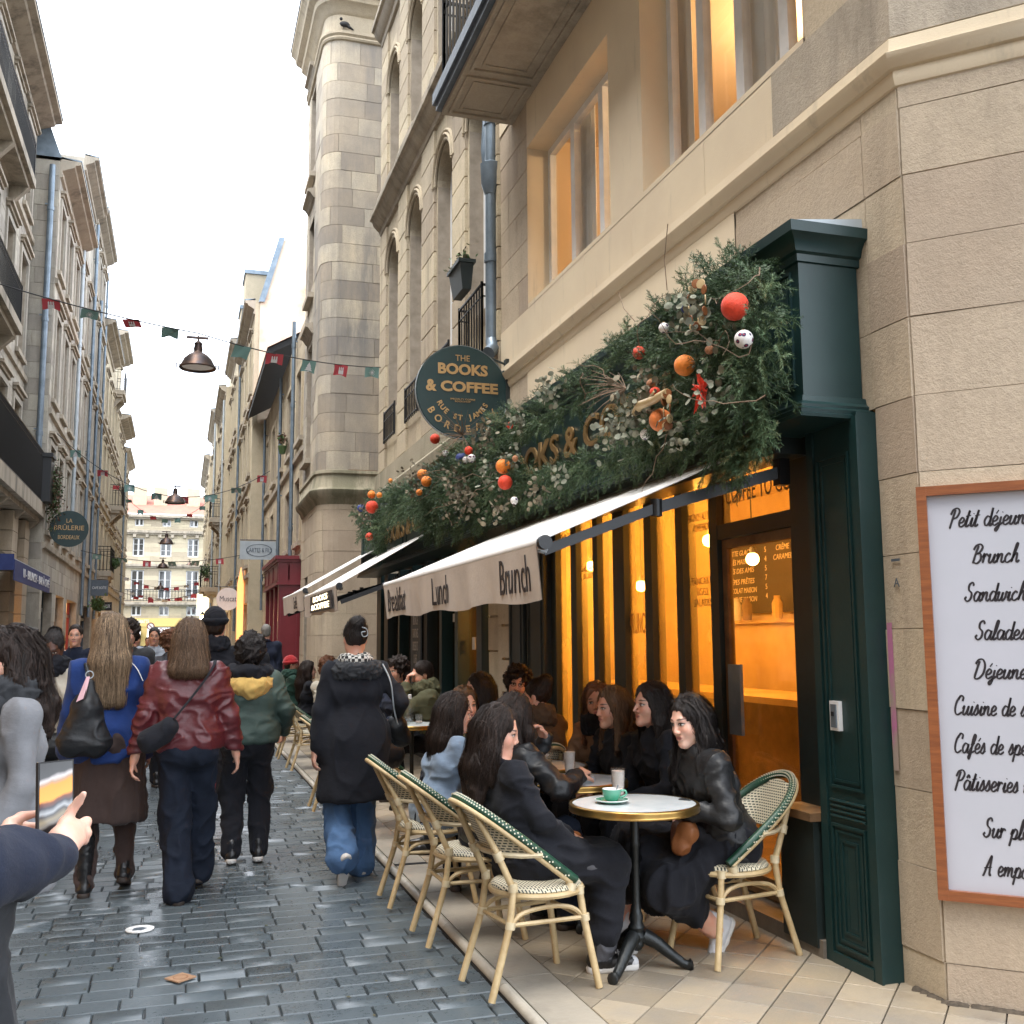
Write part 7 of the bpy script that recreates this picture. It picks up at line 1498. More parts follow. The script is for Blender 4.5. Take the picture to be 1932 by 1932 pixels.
for i, (x, y, a) in enumerate(((2.0, 5.98, 20), (2.05, 6.3, -15), (2.02, 6.12, 50))):
    nk = thing('napkin', ['crumpled cream napkin near the dark phone', 'standing folded card at the far side of the cluttered table', 'crumpled napkin beside the empty glass'][i], 'napkin', (x, y, TZ), 'paper napkins on the tables'); rg = random.Random(i); v = [(x+(u-3)*.022, y+(w_-3)*.02, TZ+.002+abs(rg.gauss(0, .008))) for u in range(7) for w_ in range(7)]
    MB().add(v, [(a_*7+b, a_*7+b+1, (a_+1)*7+b+1, (a_+1)*7+b) for a_ in range(6) for b in range(6)]).build('paper', 'cupwhite', nk, smooth=30)
# ================= people =================
def rel(x, y, z): return (x, y, z)
GRP_SIT, GRP_WALK, GRP_FAR = 'guests seated on the terrace', 'people walking up the street', 'people in the distance'
# --- nearest seated woman, long black coat
s1 = person('woman in a long black coat seated nearest, with dark wavy hair', (1.57, 4.76), -84, sit=True, H=1.56, lean=-13, side=-8, headyaw=-28, headpitch=-14, skin='skin_a', hair=('bob', 'h_dark', .30), top=('wool_black', 'coat', 0), hem=.74, legs=('slategrey', .054, .052), feet=[(-.10, .46, .02), (.10, .34, .02, -10)], hands=[(-.06, .24, .62), (.10, .20, .60)], shoes='shoe_black', sole='sole', res=.0065, group=GRP_SIT, seat=.44, strands=1400, blo=.5, bulk=.98)
# round badge and laces on the canvas shoe
s2 = person('woman in a black leather biker jacket seated facing the green cup', (2.64, 4.80), 92, sit=True, H=1.64, lean=19, headyaw=14, headpitch=-12, headroll=4, skin='skin_b', hair=('long', 'h_black', .34), top=('leather_black', 'jacket', 0), legs=('skin_a', .058, .045), skirt=('wool_black', .55, .085), feet=[(.02, .06, .05, 10, 60), (.40, .42, .02, -30)], knees={-1: (-.1, 1, .1), 1: (.5, 1, .3)}, hands=[(-.10, .30, .735), (.20, .12, .70)], curl=(.7, .9), shoes='shoe_white', sole='sole', res=.0055, group=GRP_SIT, seat=.45, strands=900, blo=.5, bulk=1.05)
s3 = person('woman in a pale blue wool coat with long dark hair, seen in profile', (1.50, 6.30), -82, sit=True, H=1.56, lean=14, headyaw=-6, headpitch=-8, skin='skin_b', hair=('long', 'h_dark', .40), top=('paleblue', 'coat', 0), hem=.2, legs=('jean_dark', .075, .06), hands=[(-.12, .34, .66), (.12, .36, .66)], res=.0065, group=GRP_SIT, seat=.43, strands=700, blo=.6)
s5 = person('woman in a creased black leather jacket leaning her chin on her hand', (1.60, 5.42), -72, sit=True, H=1.60, lean=16, headyaw=22, headpitch=-6, skin='skin_a', hair=('long', 'h_dark', .30), top=('leather_black', 'jacket', 0), legs=('jean_dark', .078, .06), hands=[(-.05, .40, 1.0), (.24, .40, .83)], elbow={-1: (-.5, .3, -1), 1: (.6, -.5, -.4)}, palm={-1: ((0, -.5, .8), (0, -1, 0))}, curl=(1.0, .5), res=.0065, group=GRP_SIT, seat=.45, strands=700, blo=.6, bulk=1.12)
s4 = person('woman with loose light brown hair half hidden behind the pale blue coat, facing the street', (1.86, 6.98), 172, sit=True, H=1.58, lean=8, headyaw=20, skin='skin_b', hair=('half', 'h_brown', .34), top=('khaki', 'jacket', 0), legs=('jean_dark', .075, .06), res=.007, group=GRP_SIT, seat=.42, strands=600, blo=.6)
s6 = person('woman in a black puffer jacket with long black hair, turned away to the street', (2.22, 7.62), 78, sit=True, H=1.64, lean=6, headyaw=10, skin='skin_b', hair=('long', 'h_black', .28), top=('puffer', 'jacket', 0), legs=('wool_black', .08, .06), res=.008, group=GRP_SIT, seat=.46, strands=400, bulk=1.15, blo=.6)
s7 = person('smiling woman with curly hair pinned up and a navy scarf by the stone pier', (2.62, 8.10), 158, sit=True, H=1.66, lean=6, headyaw=2, headroll=-6, skin='skin_b', hair=('curly', 'h_dark'), top=('wool_navy', 'jacket', 0), legs=('wool_black', .08, .06), scarf=('wool_navy', .04), res=.0075, group=GRP_SIT, seat=.47, strands=400, blo=.6)
s8 = person('woman in a brown hooded jacket with her hair in a messy bun', (2.42, 6.92), 22, sit=True, H=1.60, lean=6, headyaw=22, headpitch=-6, skin='skin_a', hair=('updo', 'h_dark'), top=('brownj', 'jacket', 0), legs=('jean_dark', .078, .06), hands=[(-.14, .36, .8), (.14, .36, .8)], scarf=('brownj', .045), res=.0075, group=GRP_SIT, seat=.45, strands=400, bulk=1.15, blo=.6)
s9 = person('auburn haired woman with a black scarf and tan coat looking at the camera', (2.74, 6.50), 118, sit=True, H=1.62, lean=12, headyaw=30, headroll=8, skin='skin_c', hair=('half', 'h_auburn', .32), top=('tan', 'jacket', 0), legs=('wool_black', .08, .06), scarf=('wool_black', .045), res=.006, group=GRP_SIT, seat=.44, strands=600, blo=.6)
s10 = person('woman with light brown hair leaning forward beside the one with the gold earring', (2.72, 6.06), 98, sit=True, H=1.62, lean=16, headyaw=-2, headpitch=-4, skin='skin_a', hair=('long', 'h_brown', .30), top=('wool_black', 'jacket', 0), legs=('wool_black', .08, .06), hands=[(-.10, .34, .66), (.12, .34, .66)], res=.0065, group=GRP_SIT, seat=.44, strands=500, blo=.6)
s11 = person('woman in a black jumper with wavy black hair and a gold earring, in profile', (2.74, 5.60), 94, sit=True, H=1.64, lean=12, headyaw=4, headpitch=2, skin='skin_a', hair=('half', 'h_black', .26), top=('wool_black', 'jacket', 0), legs=('wool_black', .08, .06), hands=[(-.12, .34, .66), (.14, .34, .66)], res=.0055, group=GRP_SIT, seat=.46, strands=800, blo=.6)
s12 = person('person in a bulky olive parka with hood, chin on hand, at the far table', (2.48, 10.2), 84, sit=True, H=1.76, lean=16, headyaw=4, headpitch=-14, skin='skin_a', hair=('short', 'h_dark'), top=('khaki', 'jacket', 0), legs=('wool_black', .08, .06), hands=[(-.04, .34, 1.12), (.18, .30, .86)], elbow={-1: (-.4, .2, -1)}, palm={-1: ((0, -.2, 1), (0, -1, 0))}, curl=(1.1, .5), scarf=('khaki', .055), res=.008, group=GRP_SIT, seat=.47, strands=200, bulk=1.25, blo=.6)
s13 = person('dark haired guest facing left just behind the olive parka', (2.2, 10.9), 110, sit=True, H=1.74, headyaw=10, skin='skin_a', hair=('curly', 'h_dark'), top=('wool_navy', 'jacket', 0), legs=('wool_black', .08, .06), res=.01, group=GRP_SIT, seat=.47, strands=120, blo=.6)
s14 = person('guest in a bright red beanie and dark green coat', (1.66, 16.7), -84, sit=True, H=1.68, headyaw=-6, skin='skin_c', hair=('short', 'h_dark'), top=('green_wool', 'jacket', 0), legs=('wool_black', .08, .06), scarf=('green_wool', .045), res=.010, group=GRP_SIT, seat=.45, strands=0, blo=.6)
hat(s14, 'red_knit')
s15 = person('dark haired woman in black beside the red beanie, facing the wall', (1.66, 14.4), -86, sit=True, H=1.62, headyaw=-4, skin='skin_b', hair=('long', 'h_dark', .36), top=('wool_black', 'jacket', 0), legs=('wool_black', .08, .06), res=.010, group=GRP_SIT, seat=.45, strands=200, blo=.6)
s16 = person('curly auburn haired guest in a cream jumper, back to the street', (1.78, 13.2), -40, sit=True, H=1.70, headyaw=0, skin='skin_b', hair=('curly', 'h_auburn'), top=('cream', 'jacket', 0), legs=('jean_dark', .08, .06), res=.010, group=GRP_SIT, seat=.46, strands=200, blo=.6)
# --- walkers seen from behind
w1 = person('woman in a royal blue jacket and brown skirt with long blonde hair', (-.42, 7.18), 2, H=1.70, skin='skin_a', hair=('long', 'h_blonde', .40), top=('royal', 'coat', .86), legs=('brown_skirt', .07, .055), skirt=('brown_skirt', .50, .19), feet=[(-.10, -.02, 0), (.13, .12, .03, -8, 18)], hands=[(-.25, .04, .84), (.25, .06, .84)], shoes='boot', res=.009, group=GRP_WALK, strands=1300, bulk=1.1)
w2 = person('woman in a burgundy leather jacket and dark wide jeans, walking away', (.06, 6.84), -3, H=1.66, skin='skin_a', hair=('bob', 'h_brown', .17), top=('leather_burg', 'bomber', .95), legs=('jean_dark', .086, .088), feet=[(-.02, -.06, 0, 6), (.08, .30, .02, 0, 10)], hands=[(-.30, -.02, .86), (.31, .10, .80)], curl=(.6, .4), shoes='shoe_black', sole='sole_dark', res=.009, group=GRP_WALK, strands=1000, bulk=1.18, scarf=('cream', .024))
w3 = person('person in a green bomber jacket with a mustard hood and black curls', (.49, 7.80), -2, H=1.56, skin='skin_a', hair=('curly', 'h_black'), top=('olive', 'bomber', .95), legs=('wool_black', .080, .062, -.0), feet=[(-.10, 0, .02), (.085, .03, .02)], hands=[(-.27, .05, .76), (.26, .16, .90)], shoes='shoe_black', sole='sole', res=.009, group=GRP_WALK, strands=500, bulk=1.22)
w4 = person('woman in a long black wool coat, blue jeans and checked scarf', (1.13, 7.06), 2, H=1.66, skin='skin_a', hair=('updo', 'h_black'), top=('wool_black', 'coat', .56), legs=('jean_blue', .085, .098), feet=[(-.10, -.16, .10, 6, 60), (.07, .10, .02, -4)], knees={-1: (0, 1, .2)}, hands=[(-.27, -.02, .80), (.30, .10, 1.0)], shoes='shoe_black', sole='sole', res=.009, group=GRP_WALK, strands=250, bulk=.98)
w5 = person('tall man in a black beanie and black jacket ahead of the burgundy jacket', (.27, 8.9), 0, H=1.78, sex='m', skin='skin_a', hair=('short', 'h_dark'), top=('wool_black', 'jacket', .95), legs=('wool_black', .085, .075), feet=[(-.22, -.2, 0), (-.08, -.45, 0)], res=.010, group=GRP_WALK, strands=0, bulk=1.1, scarf=('wool_black', .03))
hat(w5, 'wool_black')
w6 = person('man in a dark navy coat walking by the red shopfront', (1.42, 18.6), 0, H=1.80, sex='m', skin='skin_a', hair=('short', 'h_grey'), top=('wool_navy', 'coat', .75), legs=('wool_black', .085, .075), res=.012, group=GRP_FAR, strands=0, bulk=1.05)
w7 = person('woman in a cream coat and black scarf looking down at a paper bag', (-.92, 8.7), 172, H=1.60, headpitch=-24, skin='skin_d', hair=('updo', 'h_black'), top=('cream', 'coat', .62), legs=('wool_black', .08, .06), hands=[(-.10, .30, 1.06), (.12, .28, 1.04)], scarf=('wool_black', .05), res=.009, group=GRP_WALK, strands=200, bulk=1.08)
w8 = person('dark haired man in a navy coat by the left shops, facing the camera', (-1.20, 13.6), 176, H=1.74, sex='m', skin='skin_a', hair=('short', 'h_dark'), top=('wool_navy', 'coat', .8), legs=('wool_black', .085, .07), res=.010, group=GRP_FAR, strands=0)
w9 = person('curly haired man in a dark zipped jacket walking toward the camera', (-.52, 11.6), 178, H=1.74, sex='m', skin='skin_b', hair=('curly', 'h_dark'), top=('charcoal', 'jacket', .95), legs=('wool_black', .085, .07), res=.009, group=GRP_FAR, strands=150, bulk=1.15)
w10 = person('bearded man in a pale grey sweatshirt with a small black crossbody pouch', (-.36, 16.2), 180, H=1.74, sex='m', skin='skin_c', hair=('short', 'h_black'), top=('hoodie', 'jacket', .95), legs=('jean_dark', .085, .07), res=.010, group=GRP_FAR, strands=0, bulk=1.1)
w11 = person('curly auburn haired woman in a patterned top between the blonde and the burgundy jacket', (-.10, 12.2), 10, H=1.64, skin='skin_b', hair=('curly', 'h_auburn'), top=('slategrey', 'coat', .8), legs=('wool_black', .08, .06), res=.011, group=GRP_FAR, strands=100)
for i, (x, y, h, tp, hr, yw) in enumerate([(-.95, 22, 1.72, 'wool_black', 'h_dark', 175), (-.5, 24, 1.68, 'charcoal', 'h_brown', 5), (-.72, 19, 1.70, 'wool_navy', 'h_black', 180), (.85, 13.5, 1.66, 'wool_black', 'h_black', 0), (.2, 27, 1.75, 'brownj', 'h_dark', 180), (-.1, 31, 1.7, 'wool_black', 'h_dark', 0), (-1.6, 26, 1.75, 'paleblue', 'h_dark', 178), (.6, 24, 1.7, 'tan', 'h_auburn', 2), (-1.0, 36, 1.7, 'wool_navy', 'h_dark', 180), (1.0, 34, 1.72, 'charcoal', 'h_grey', 0)]):
    person(['distant man in black beyond the curly haired man', 'distant walker in charcoal seen from behind', 'dark capped walker left of the grey sweatshirt', 'black haired walker just beyond the mustard hood', 'far walker in a brown jacket in the middle of the street', 'far walker in black near the yellow shop', 'far walker in pale blue by the left shops', 'far auburn haired walker in a tan coat', 'farthest walker in navy on the left', 'farthest grey haired walker on the right'][i], (x, y), yw, H=h, sex='m' if i % 2 == 0 else 'f', skin='skin_c', hair=('short' if i % 2 == 0 else 'long', hr, .3), top=(tp, 'coat', .75), legs=('wool_black', .085, .07), res=.014 if y < 25 else .018, group=GRP_FAR, strands=0)
w13 = person('dark haired woman in a pale grey coat and charcoal scarf passing close by', (-.60, 4.36), 112, H=1.58, headyaw=2, skin='skin_a', hair=('bob', 'h_dark', .26), top=('greycoat', 'coat', .70), legs=('charcoal', .08, .07), scarf=('charcoal', .045), hands=[(-.20, .12, .84), (.25, .0, .80)], res=.008, group=GRP_WALK, strands=500, bulk=.94)
K = Blob().rc(w13['neckb']+V3((-.06, .06, 0)), (-.075, .145, 1.12), .055, .06, k=.04).rc((-.075, .145, 1.12), (-.085, .155, .66), .06, .066, k=.05); w13['out'](K, 'scarf_end', .009, 'charcoal', fold=.012, fs=16, stretch=(1.4, 1.4, .4))
# --- photographer at the lower left edge, both hands round a phone
HP_ = {'Rw': (-0.184, 2.01, 1.181), 'Rp': (-0.188, 2.039, 1.207), 'Ri0': (-0.186, 2.067, 1.231), 'Ri1': (-0.175, 2.071, 1.254), 'Ri2': (-0.165, 2.066, 1.268), 'Ri3': (-0.156, 2.057, 1.282), 'Rm0': (-0.171, 2.074, 1.223), 'Rm1': (-0.153, 2.1, 1.226), 'Rm2': (-0.16, 2.136, 1.209), 'Rr0': (-0.166, 2.074, 1.212), 'Rr1': (-0.151, 2.091, 1.208), 'Rr2': (-0.161, 2.117, 1.195), 'Rk0': (-0.164, 2.064, 1.201), 'Rk1': (-0.155, 2.094, 1.194), 'Rk2': (-0.165, 2.109, 1.188), 'Rt0': (-0.204, 2.057, 1.195), 'Rt1': (-0.216, 2.092, 1.198), 'Rt2': (-0.234, 2.119, 1.192), 'Lw': (-0.305, 2.111, 1.184), 'Lp': (-0.286, 2.124, 1.2), 'Li0': (-0.287, 2.143, 1.223), 'Li1': (-0.271, 2.168, 1.231), 'Li2': (-0.245, 2.159, 1.237), 'Lm1': (-0.272, 2.193, 1.21), 'Lm2': (-0.245, 2.184, 1.21), 'Lr1': (-0.27, 2.194, 1.193), 'Lr2': (-0.245, 2.186, 1.192), 'Lt0': (-0.273, 2.09, 1.187), 'Lt1': (-0.25, 2.071, 1.195), 'Lt2': (-0.231, 2.076, 1.197), 'Lk1': (-0.256, 2.14, 1.171), 'Lk2': (-0.24, 2.124, 1.172), 'Lk3': (-0.248, 2.139, 1.158)}
def ph_hands(B, L):
    p = {k: L(v) for k, v in HP_.items()}; c = lambda ks, rs, k=.005: B.chain([p[q] for q in ks], rs, k)
    c(['Rw', 'Rp'], [.020, .024], .02); 
    for a, r in (('Ri0', .0105), ('Rm0', .0115), ('Rr0', .0115), ('Rk0', .011)): B.rc(p['Rp'], p[a], .017, r, .012); B.rc(p['Rw'], p[a], .015, r*.9, .012)
    c(['Ri0', 'Ri1', 'Ri2', 'Ri3'], [.0100, .0088, .0080, .0062]); c(['Rm0', 'Rm1', 'Rm2'], [.0100, .0096, .0075]); c(['Rr0', 'Rr1', 'Rr2'], [.0095, .0090, .0072]); c(['Rk0', 'Rk1', 'Rk2'], [.0088, .0078, .0065]); c(['Rp', 'Rt0', 'Rt1', 'Rt2'], [.018, .0125, .0105, .008], .008)
    c(['Lw', 'Lp'], [.021, .024], .02); B.rc(p['Lp'], p['Li0'], .020, .0115, .012)
    c(['Li0', 'Li1', 'Li2'], [.0112, .0098, .0072]); c(['Lp', 'Lm1', 'Lm2'], [.016, .0095, .0072]); c(['Lp', 'Lr1', 'Lr2'], [.016, .0092, .007]); c(['Lw', 'Lt0', 'Lt1', 'Lt2'], [.020, .0145, .0108, .0072], .010); c(['Lp', 'Lk1', 'Lk2'], [.016, .0090, .0068]); B.rc(p['Lk1'], p['Lk3'], .009, .0066, .005)
wl = lambda p: tuple(rotz(R(-33)).T @ (V3(p)-V3((-.54, 1.64, 0))))
pho = person('photographer in a dark navy coat holding up a phone with both hands', (-.54, 1.64), -33, H=1.57, headyaw=0, headpitch=-12, skin='skin_b', hair=('long', 'h_dark', .3), top=('wool_navy', 'coat', .8), legs=('wool_black', .085, .07), hands=[wl(HP_['Lw']), wl(HP_['Rw'])], elbow={-1: (-.6, -.2, -1), 1: (.25, -.2, -1)}, palm='none', extra=ph_hands, res=.0046, strands=200, bulk=1.18, blo=1.0)
phn = thing('smartphone', 'black smartphone held up in portrait, its screen showing the amber cafe front', 'phone', (-.21, 2.12, 1.19))
tl, tr_, bl, br = [V3(q) for q in ((-0.242, 2.114, 1.334), (-0.186, 2.156, 1.334), (-0.234, 2.087, 1.192), (-0.178, 2.131, 1.190))]
def ph_pt(u, v, d=0):
    n = np.cross(tr_-tl, bl-tl); n /= np.linalg.norm(n); return tl+(tr_-tl)*u+(bl-tl)*v+n*d
sgn = 1 if np.cross(tr_-tl, bl-tl)[1] < 0 else -1
def slab(u0, u1, v0, v1, d0, d1): return [ph_pt(u, v, d) for d in (d0, d1) for u, v in ((u0, v0), (u1, v0), (u1, v1), (u0, v1))]
BF = [(0, 1, 2, 3), (7, 6, 5, 4), (0, 4, 5, 1), (1, 5, 6, 2), (2, 6, 7, 3), (3, 7, 4, 0)]
MB().add(slab(0, 1, 0, 1, -.004, .004), BF).build('case', 'black', phn)
m, t, b = newmat('phone_screen_picture'); at_ = node(t, 'ShaderNodeAttribute', attribute_name='hl').outputs['Vector']; sx_ = node(t, 'ShaderNodeSeparateXYZ', {0: at_}).outputs
nz_ = noise(t, at_, 2.2, 1, .4, (1.4, 1.2, 1)); vv = math_(t, 'ADD', math_(t, 'ADD', sx_[1], math_(t, 'MULTIPLY', math_(t, 'SUBTRACT', nz_, .5), .10)), math_(t, 'MULTIPLY', sx_[0], .12)); cr = node(t, 'ShaderNodeValToRGB', {0: vv}); cr.color_ramp.elements[0].color = (.004, .004, .005, 1); cr.color_ramp.elements[1].color = (.002, .002, .003, 1)
for p_, c_ in ((.20, (.02, .022, .025)), (.25, (.42, .40, .42)), (.30, (.30, .18, .10)), (.34, (.60, .22, .01)), (.50, (.62, .26, .02)), (.54, (.12, .03, .015)), (.60, (.03, .035, .05)), (.66, (.28, .30, .33)), (.70, (.05, .05, .055)), (.76, (.20, .17, .12)), (.82, (.14, .13, .12)), (.86, (.004, .004, .005))): x_ = cr.color_ramp.elements.new(p_); x_.color = (*c_, 1)
t.links.new(cr.outputs[0], b.inputs['Emission Color']); b.inputs['Emission Strength'].default_value = .5; b.inputs['Base Color'].default_value = (.01, .01, .01, 1); b.inputs['Roughness'].default_value = .2; M['scr'] = m
sv = slab(.04, .96, .02, .98, sgn*.0041, sgn*.0047); link('screen', mesh('screen', [p-ORG[phn.name] for p in sv], BF, 'scr', vattr={'hl': [(u, v, 0) for d in (0, 1) for u, v in ((0, 0), (1, 0), (1, 1), (0, 1))]}), phn)
# --- clothing extras and bags
def W_(pr, p): return pr['W'](p)
# mustard hood and black scarf of the green bomber
K = Blob(); n = 12; nb_ = w3['neckb']
for i in range(n):
    a, b = [math.pi*(1.0+1.0*j/n) for j in (i, i+1)]; f = lambda a: nb_+V3((math.cos(a)*.125, math.sin(a)*.10-.02, -.03+.07*math.sin(a)+.0)); K.rc(f(a), f(b), .038, k=.03)
K.rc(nb_+V3((-.07, -.115, -.06)), nb_+V3((.07, -.115, -.06)), .042, k=.05).rc(nb_+V3((0, -.13, -.09)), nb_+V3((0, -.125, -.13)), .05, .03, k=.05); w3['out'](K, 'hood', .009, 'yellow', fold=.008, fs=18)
K = Blob()
for i in range(14): f = lambda i: nb_+V3((math.cos(i*2*math.pi/14)*.115, math.sin(i*2*math.pi/14)*.10, .02+.012*math.sin(i*2))); K.rc(f(i), f(i+1), .042, k=.03)
w3['out'](K, 'scarf', .009, 'wool_black', fold=.010, fs=20)
# black coat: faux fur cape collar, checked scarf, hair clip, sleek hair
K = Blob(); nb_ = w4['neckb']
for i in range(14): f = lambda i: nb_+V3((math.cos(i*2*math.pi/14)*.115, math.sin(i*2*math.pi/14)*.085, -.035)); K.rc(f(i), f(i+1), .045, k=.04)
K.rc(nb_+V3((-.12, -.02, -.06)), nb_+V3((.12, -.02, -.06)), .055, k=.05); w4['out'](K, 'fur_collar', .009, 'charcoal', fold=.012, fs=42)
def check_mat():
    m, t, b = newmat('black_white_check'); tc = node(t, 'ShaderNodeTexCoord').outputs['Object']; ck = node(t, 'ShaderNodeTexChecker', {'Vector': tc, 'Color1': (.55, .54, .50, 1), 'Color2': (.02, .02, .02, 1), 'Scale': 48.}); t.links.new(ck.outputs[0], b.inputs['Base Color']); b.inputs['Roughness'].default_value = .9; return m
M['check'] = check_mat(); K = Blob()
for i in range(14): f = lambda i: nb_+V3((math.cos(i*2*math.pi/14)*.085, math.sin(i*2*math.pi/14)*.075, .028+.01*math.sin(i*1.7))); K.rc(f(i), f(i+1), .034, k=.02)
w4['out'](K, 'checked_scarf', .008, 'check', fold=.006, fs=20)
hd4 = w4['hd']; part_tube(w4, 'hair_clip', spl([hd4(.02, -.135, .075), hd4(.055, -.125, .06), hd4(.06, -.12, .02), hd4(.03, -.13, .012), hd4(.018, -.132, .04), hd4(.045, -.128, .045)], 4), .004, 'zinc_l')
fc = w1['neckb']; part_tube(w1, 'shoulder_piping', spl([fc+V3((.10, -.09, .02)), fc+V3((.16, -.10, -.04)), fc+V3((.20, -.12, -.12))], 4), .003, 'cupwhite')
# earrings
for pr, q in ((s11, 1), (s11, -1), (s6, 1)): pass
ear = s11['hd'](.076, -.005, -.048); ear2 = s11['hd'](-.076, -.005, -.048)
for e_ in (ear, ear2): part_tube(s11, 'earring', [e_, e_-V3((0, 0, .016))], .007, 'brass')
# glasses of the smiling woman
g7 = s7['hd']
for q in (-1, 1): part_tube(s7, 'glasses_rim', [g7(q*.031+.022*math.cos(a*math.pi/6), .094, .0+.017*math.sin(a*math.pi/6)) for a in range(13)], .0018, 'black', 5)
# bags
t1, c1_ = bag('drawstring_bag', 'black pleated leather shoulder bag with a pink ribbon on the blue jacket', 'bag', [((-.52, 6.93, 1.30), (-.53, 6.92, 1.16), .03, .075), ((-.53, 6.92, 1.16), (-.60, 6.92, .96), .08, .085), ((-.53, 6.92, 1.16), (-.47, 6.92, .96), .08, .085), ((-.60, 6.92, .96), (-.47, 6.92, .95), .088, .088)], 'leather_black')
strap(t1, [(-.52, 6.93, 1.30), (-.54, 6.98, 1.38), (-.56, 7.10, 1.42), (-.58, 7.22, 1.38)], .012); MB().tube([(-.52+.022*math.cos(a*math.pi/8), 6.90, 1.36+.022*math.sin(a*math.pi/8)) for a in range(17)], .0035, 5).build('ring', 'zinc_l', t1)
M['pink'] = mk('pink_ribbon', (.62, .38, .42), .7); MB().add([(-.535, 6.88, 1.35), (-.515, 6.88, 1.35), (-.545, 6.84, 1.22), (-.585, 6.85, 1.20), (-.53, 6.85, 1.26), (-.56, 6.84, 1.12)], [(0, 1, 2, 3), (1, 0, 4), (1, 4, 5)]).build('ribbon', 'pink', t1)
t2, c2__ = bag('crossbody_bag', 'black nylon crossbody pouch slung behind the burgundy jacket', 'bag', [((-.17, 6.64, .98), (-.05, 6.63, 1.05), .055, .06), ((-.15, 6.64, .96), (-.08, 6.63, 1.0), .06, .055)], 'wool_black')
strap(t2, [(-.02, 6.61, 1.10), (.06, 6.64, 1.20), (.15, 6.68, 1.32), (.21, 6.76, 1.42), (.20, 6.88, 1.43)], .016, 'wool_black', flat=.35)
sb = thing('shopping_bag', 'white paper shopping bag with red print swinging between the walkers', 'bag', (.16, 7.9, .3)); q = .03
MB().add([(.06, 7.80, .42), (.24, 7.86, .34), (.28, 7.80, .64), (.14, 7.76, .68), (.06, 7.88, .42), (.24, 7.94, .34), (.28, 7.88, .64), (.14, 7.84, .68)], BF).build('paper', 'cupwhite', sb)
MB().add([(.16, 7.775, .50), (.26, 7.80, .46), (.275, 7.79, .58), (.18, 7.765, .60)], [(0, 1, 2, 3)]).build('red_print', 'flag_red', sb)
t3, _ = bag('leather_handbag', 'slouchy black leather bag hanging on a chair behind the black wool coat', 'bag', [((1.50, 8.30, .66), (1.62, 8.35, .66), .12, .12), ((1.50, 8.30, .80), (1.62, 8.35, .80), .07, .07)], 'leather_black')
strap(t3, [(1.5, 8.3, .85), (1.53, 8.33, 1.0), (1.60, 8.4, .85)], .009)
t3b, _ = bag('chain_bag', 'small black bag on a silver chain over the shoulder of the black wool coat', 'bag', [((1.42, 7.08, .98), (1.46, 7.12, .90), .07, .07)], 'leather_black'); strap(t3b, [(1.30, 6.97, 1.40), (1.35, 6.94, 1.28), (1.38, 6.97, 1.1), (1.42, 7.02, .98)], .005, 'zinc_l')
t4, _ = bag('small_brown_bag', 'small glossy brown leather bag on the lap of the woman in the biker jacket', 'bag', [((2.36, 4.66, .63), (2.40, 4.80, .62), .055, .055), ((2.33, 4.68, .57), (2.38, 4.78, .57), .05, .05)], 'leather_brown', .007)
t5, _ = bag('tan_strap_bag', 'tan leather bag wedged between the chairs beside the long black coat', 'bag', [((1.78, 5.16, .60), (1.95, 5.10, .55), .03, .035)], 'leather_brown', .007)
t6, _ = bag('paper_bag', 'crumpled brown paper bag in the hands of the woman in the cream coat', 'bag', [((-1.02, 8.36, 1.02), (-.86, 8.36, 1.08), .05, .05)], 'tan'); 
t7, _ = bag('dark_tote', 'dark soft tote hanging from the arm of the woman in the cream coat', 'bag', [((-1.0, 8.4, .8), (-.85, 8.4, .8), .10, .10)], 'leather_black')
# canvas shoe badge
# ================= litter and small street things =================
stk = thing('round_street_sticker', 'round white sticker stuck flat on the wet setts', 'sticker', (-.16, 6.23, .004)); MB().lathe([(.075, .0), (.075, .005), (.001, .005)], (-.16, 6.23, .003), 28, cap=False).build('disc', 'cupwhite', stk); MB().add([(-.20, 6.20, .0086), (-.15, 6.19, .0086), (-.12, 6.23, .0086), (-.15, 6.26, .0086), (-.19, 6.25, .0086)], [(0, 1, 2, 3, 4)]).build('print', 'slate', stk)
cst = thing('coaster', 'square brown cardboard coaster lying on the setts near the camera', 'coaster', (.05, 5.27, .005)); Rm = Matrix.Rotation(R(38), 3, 'Z'); M['card'] = mk('cardboard', (.40, .24, .14), .6, c2=(.33, .19, .11), ns=30); MB().box((.05, 5.27, .011), (.10, .10, .006), Rm).build('card', 'card', cst)
MB().lathe([(.034, 0), (.03, .0005)], (.05, 5.27, .0145), 24, cap=False).build('ring_print', 'leather_brown', cst)
# tag marks on the wall edge
gr = thing('graffiti_tag', 'small black letter mark and pink spray streak on the stone beside the green pilaster', 'graffiti', (XW-.02, 4.0, 1.2)); M['pinkspray'] = mk('pink_spray', (.45, .16, .30), .8, c2=(.36, .28, .24), ns=6, lo=.4, hi=.6)
lettering('A', 'slate', gr, (XW-.0185, 4.02, 1.80), RD, Zu, .06, extrude=.0008); MB().b2((XW-.0188, 3.99, 1.90), (XW-.0176, 4.05, 1.912)).build('dash', 'slate', gr); MB().b2((XW-.0186, 4.07, .95), (XW-.0175, 4.105, 1.62)).build('pink_streak', 'pinkspray', gr)
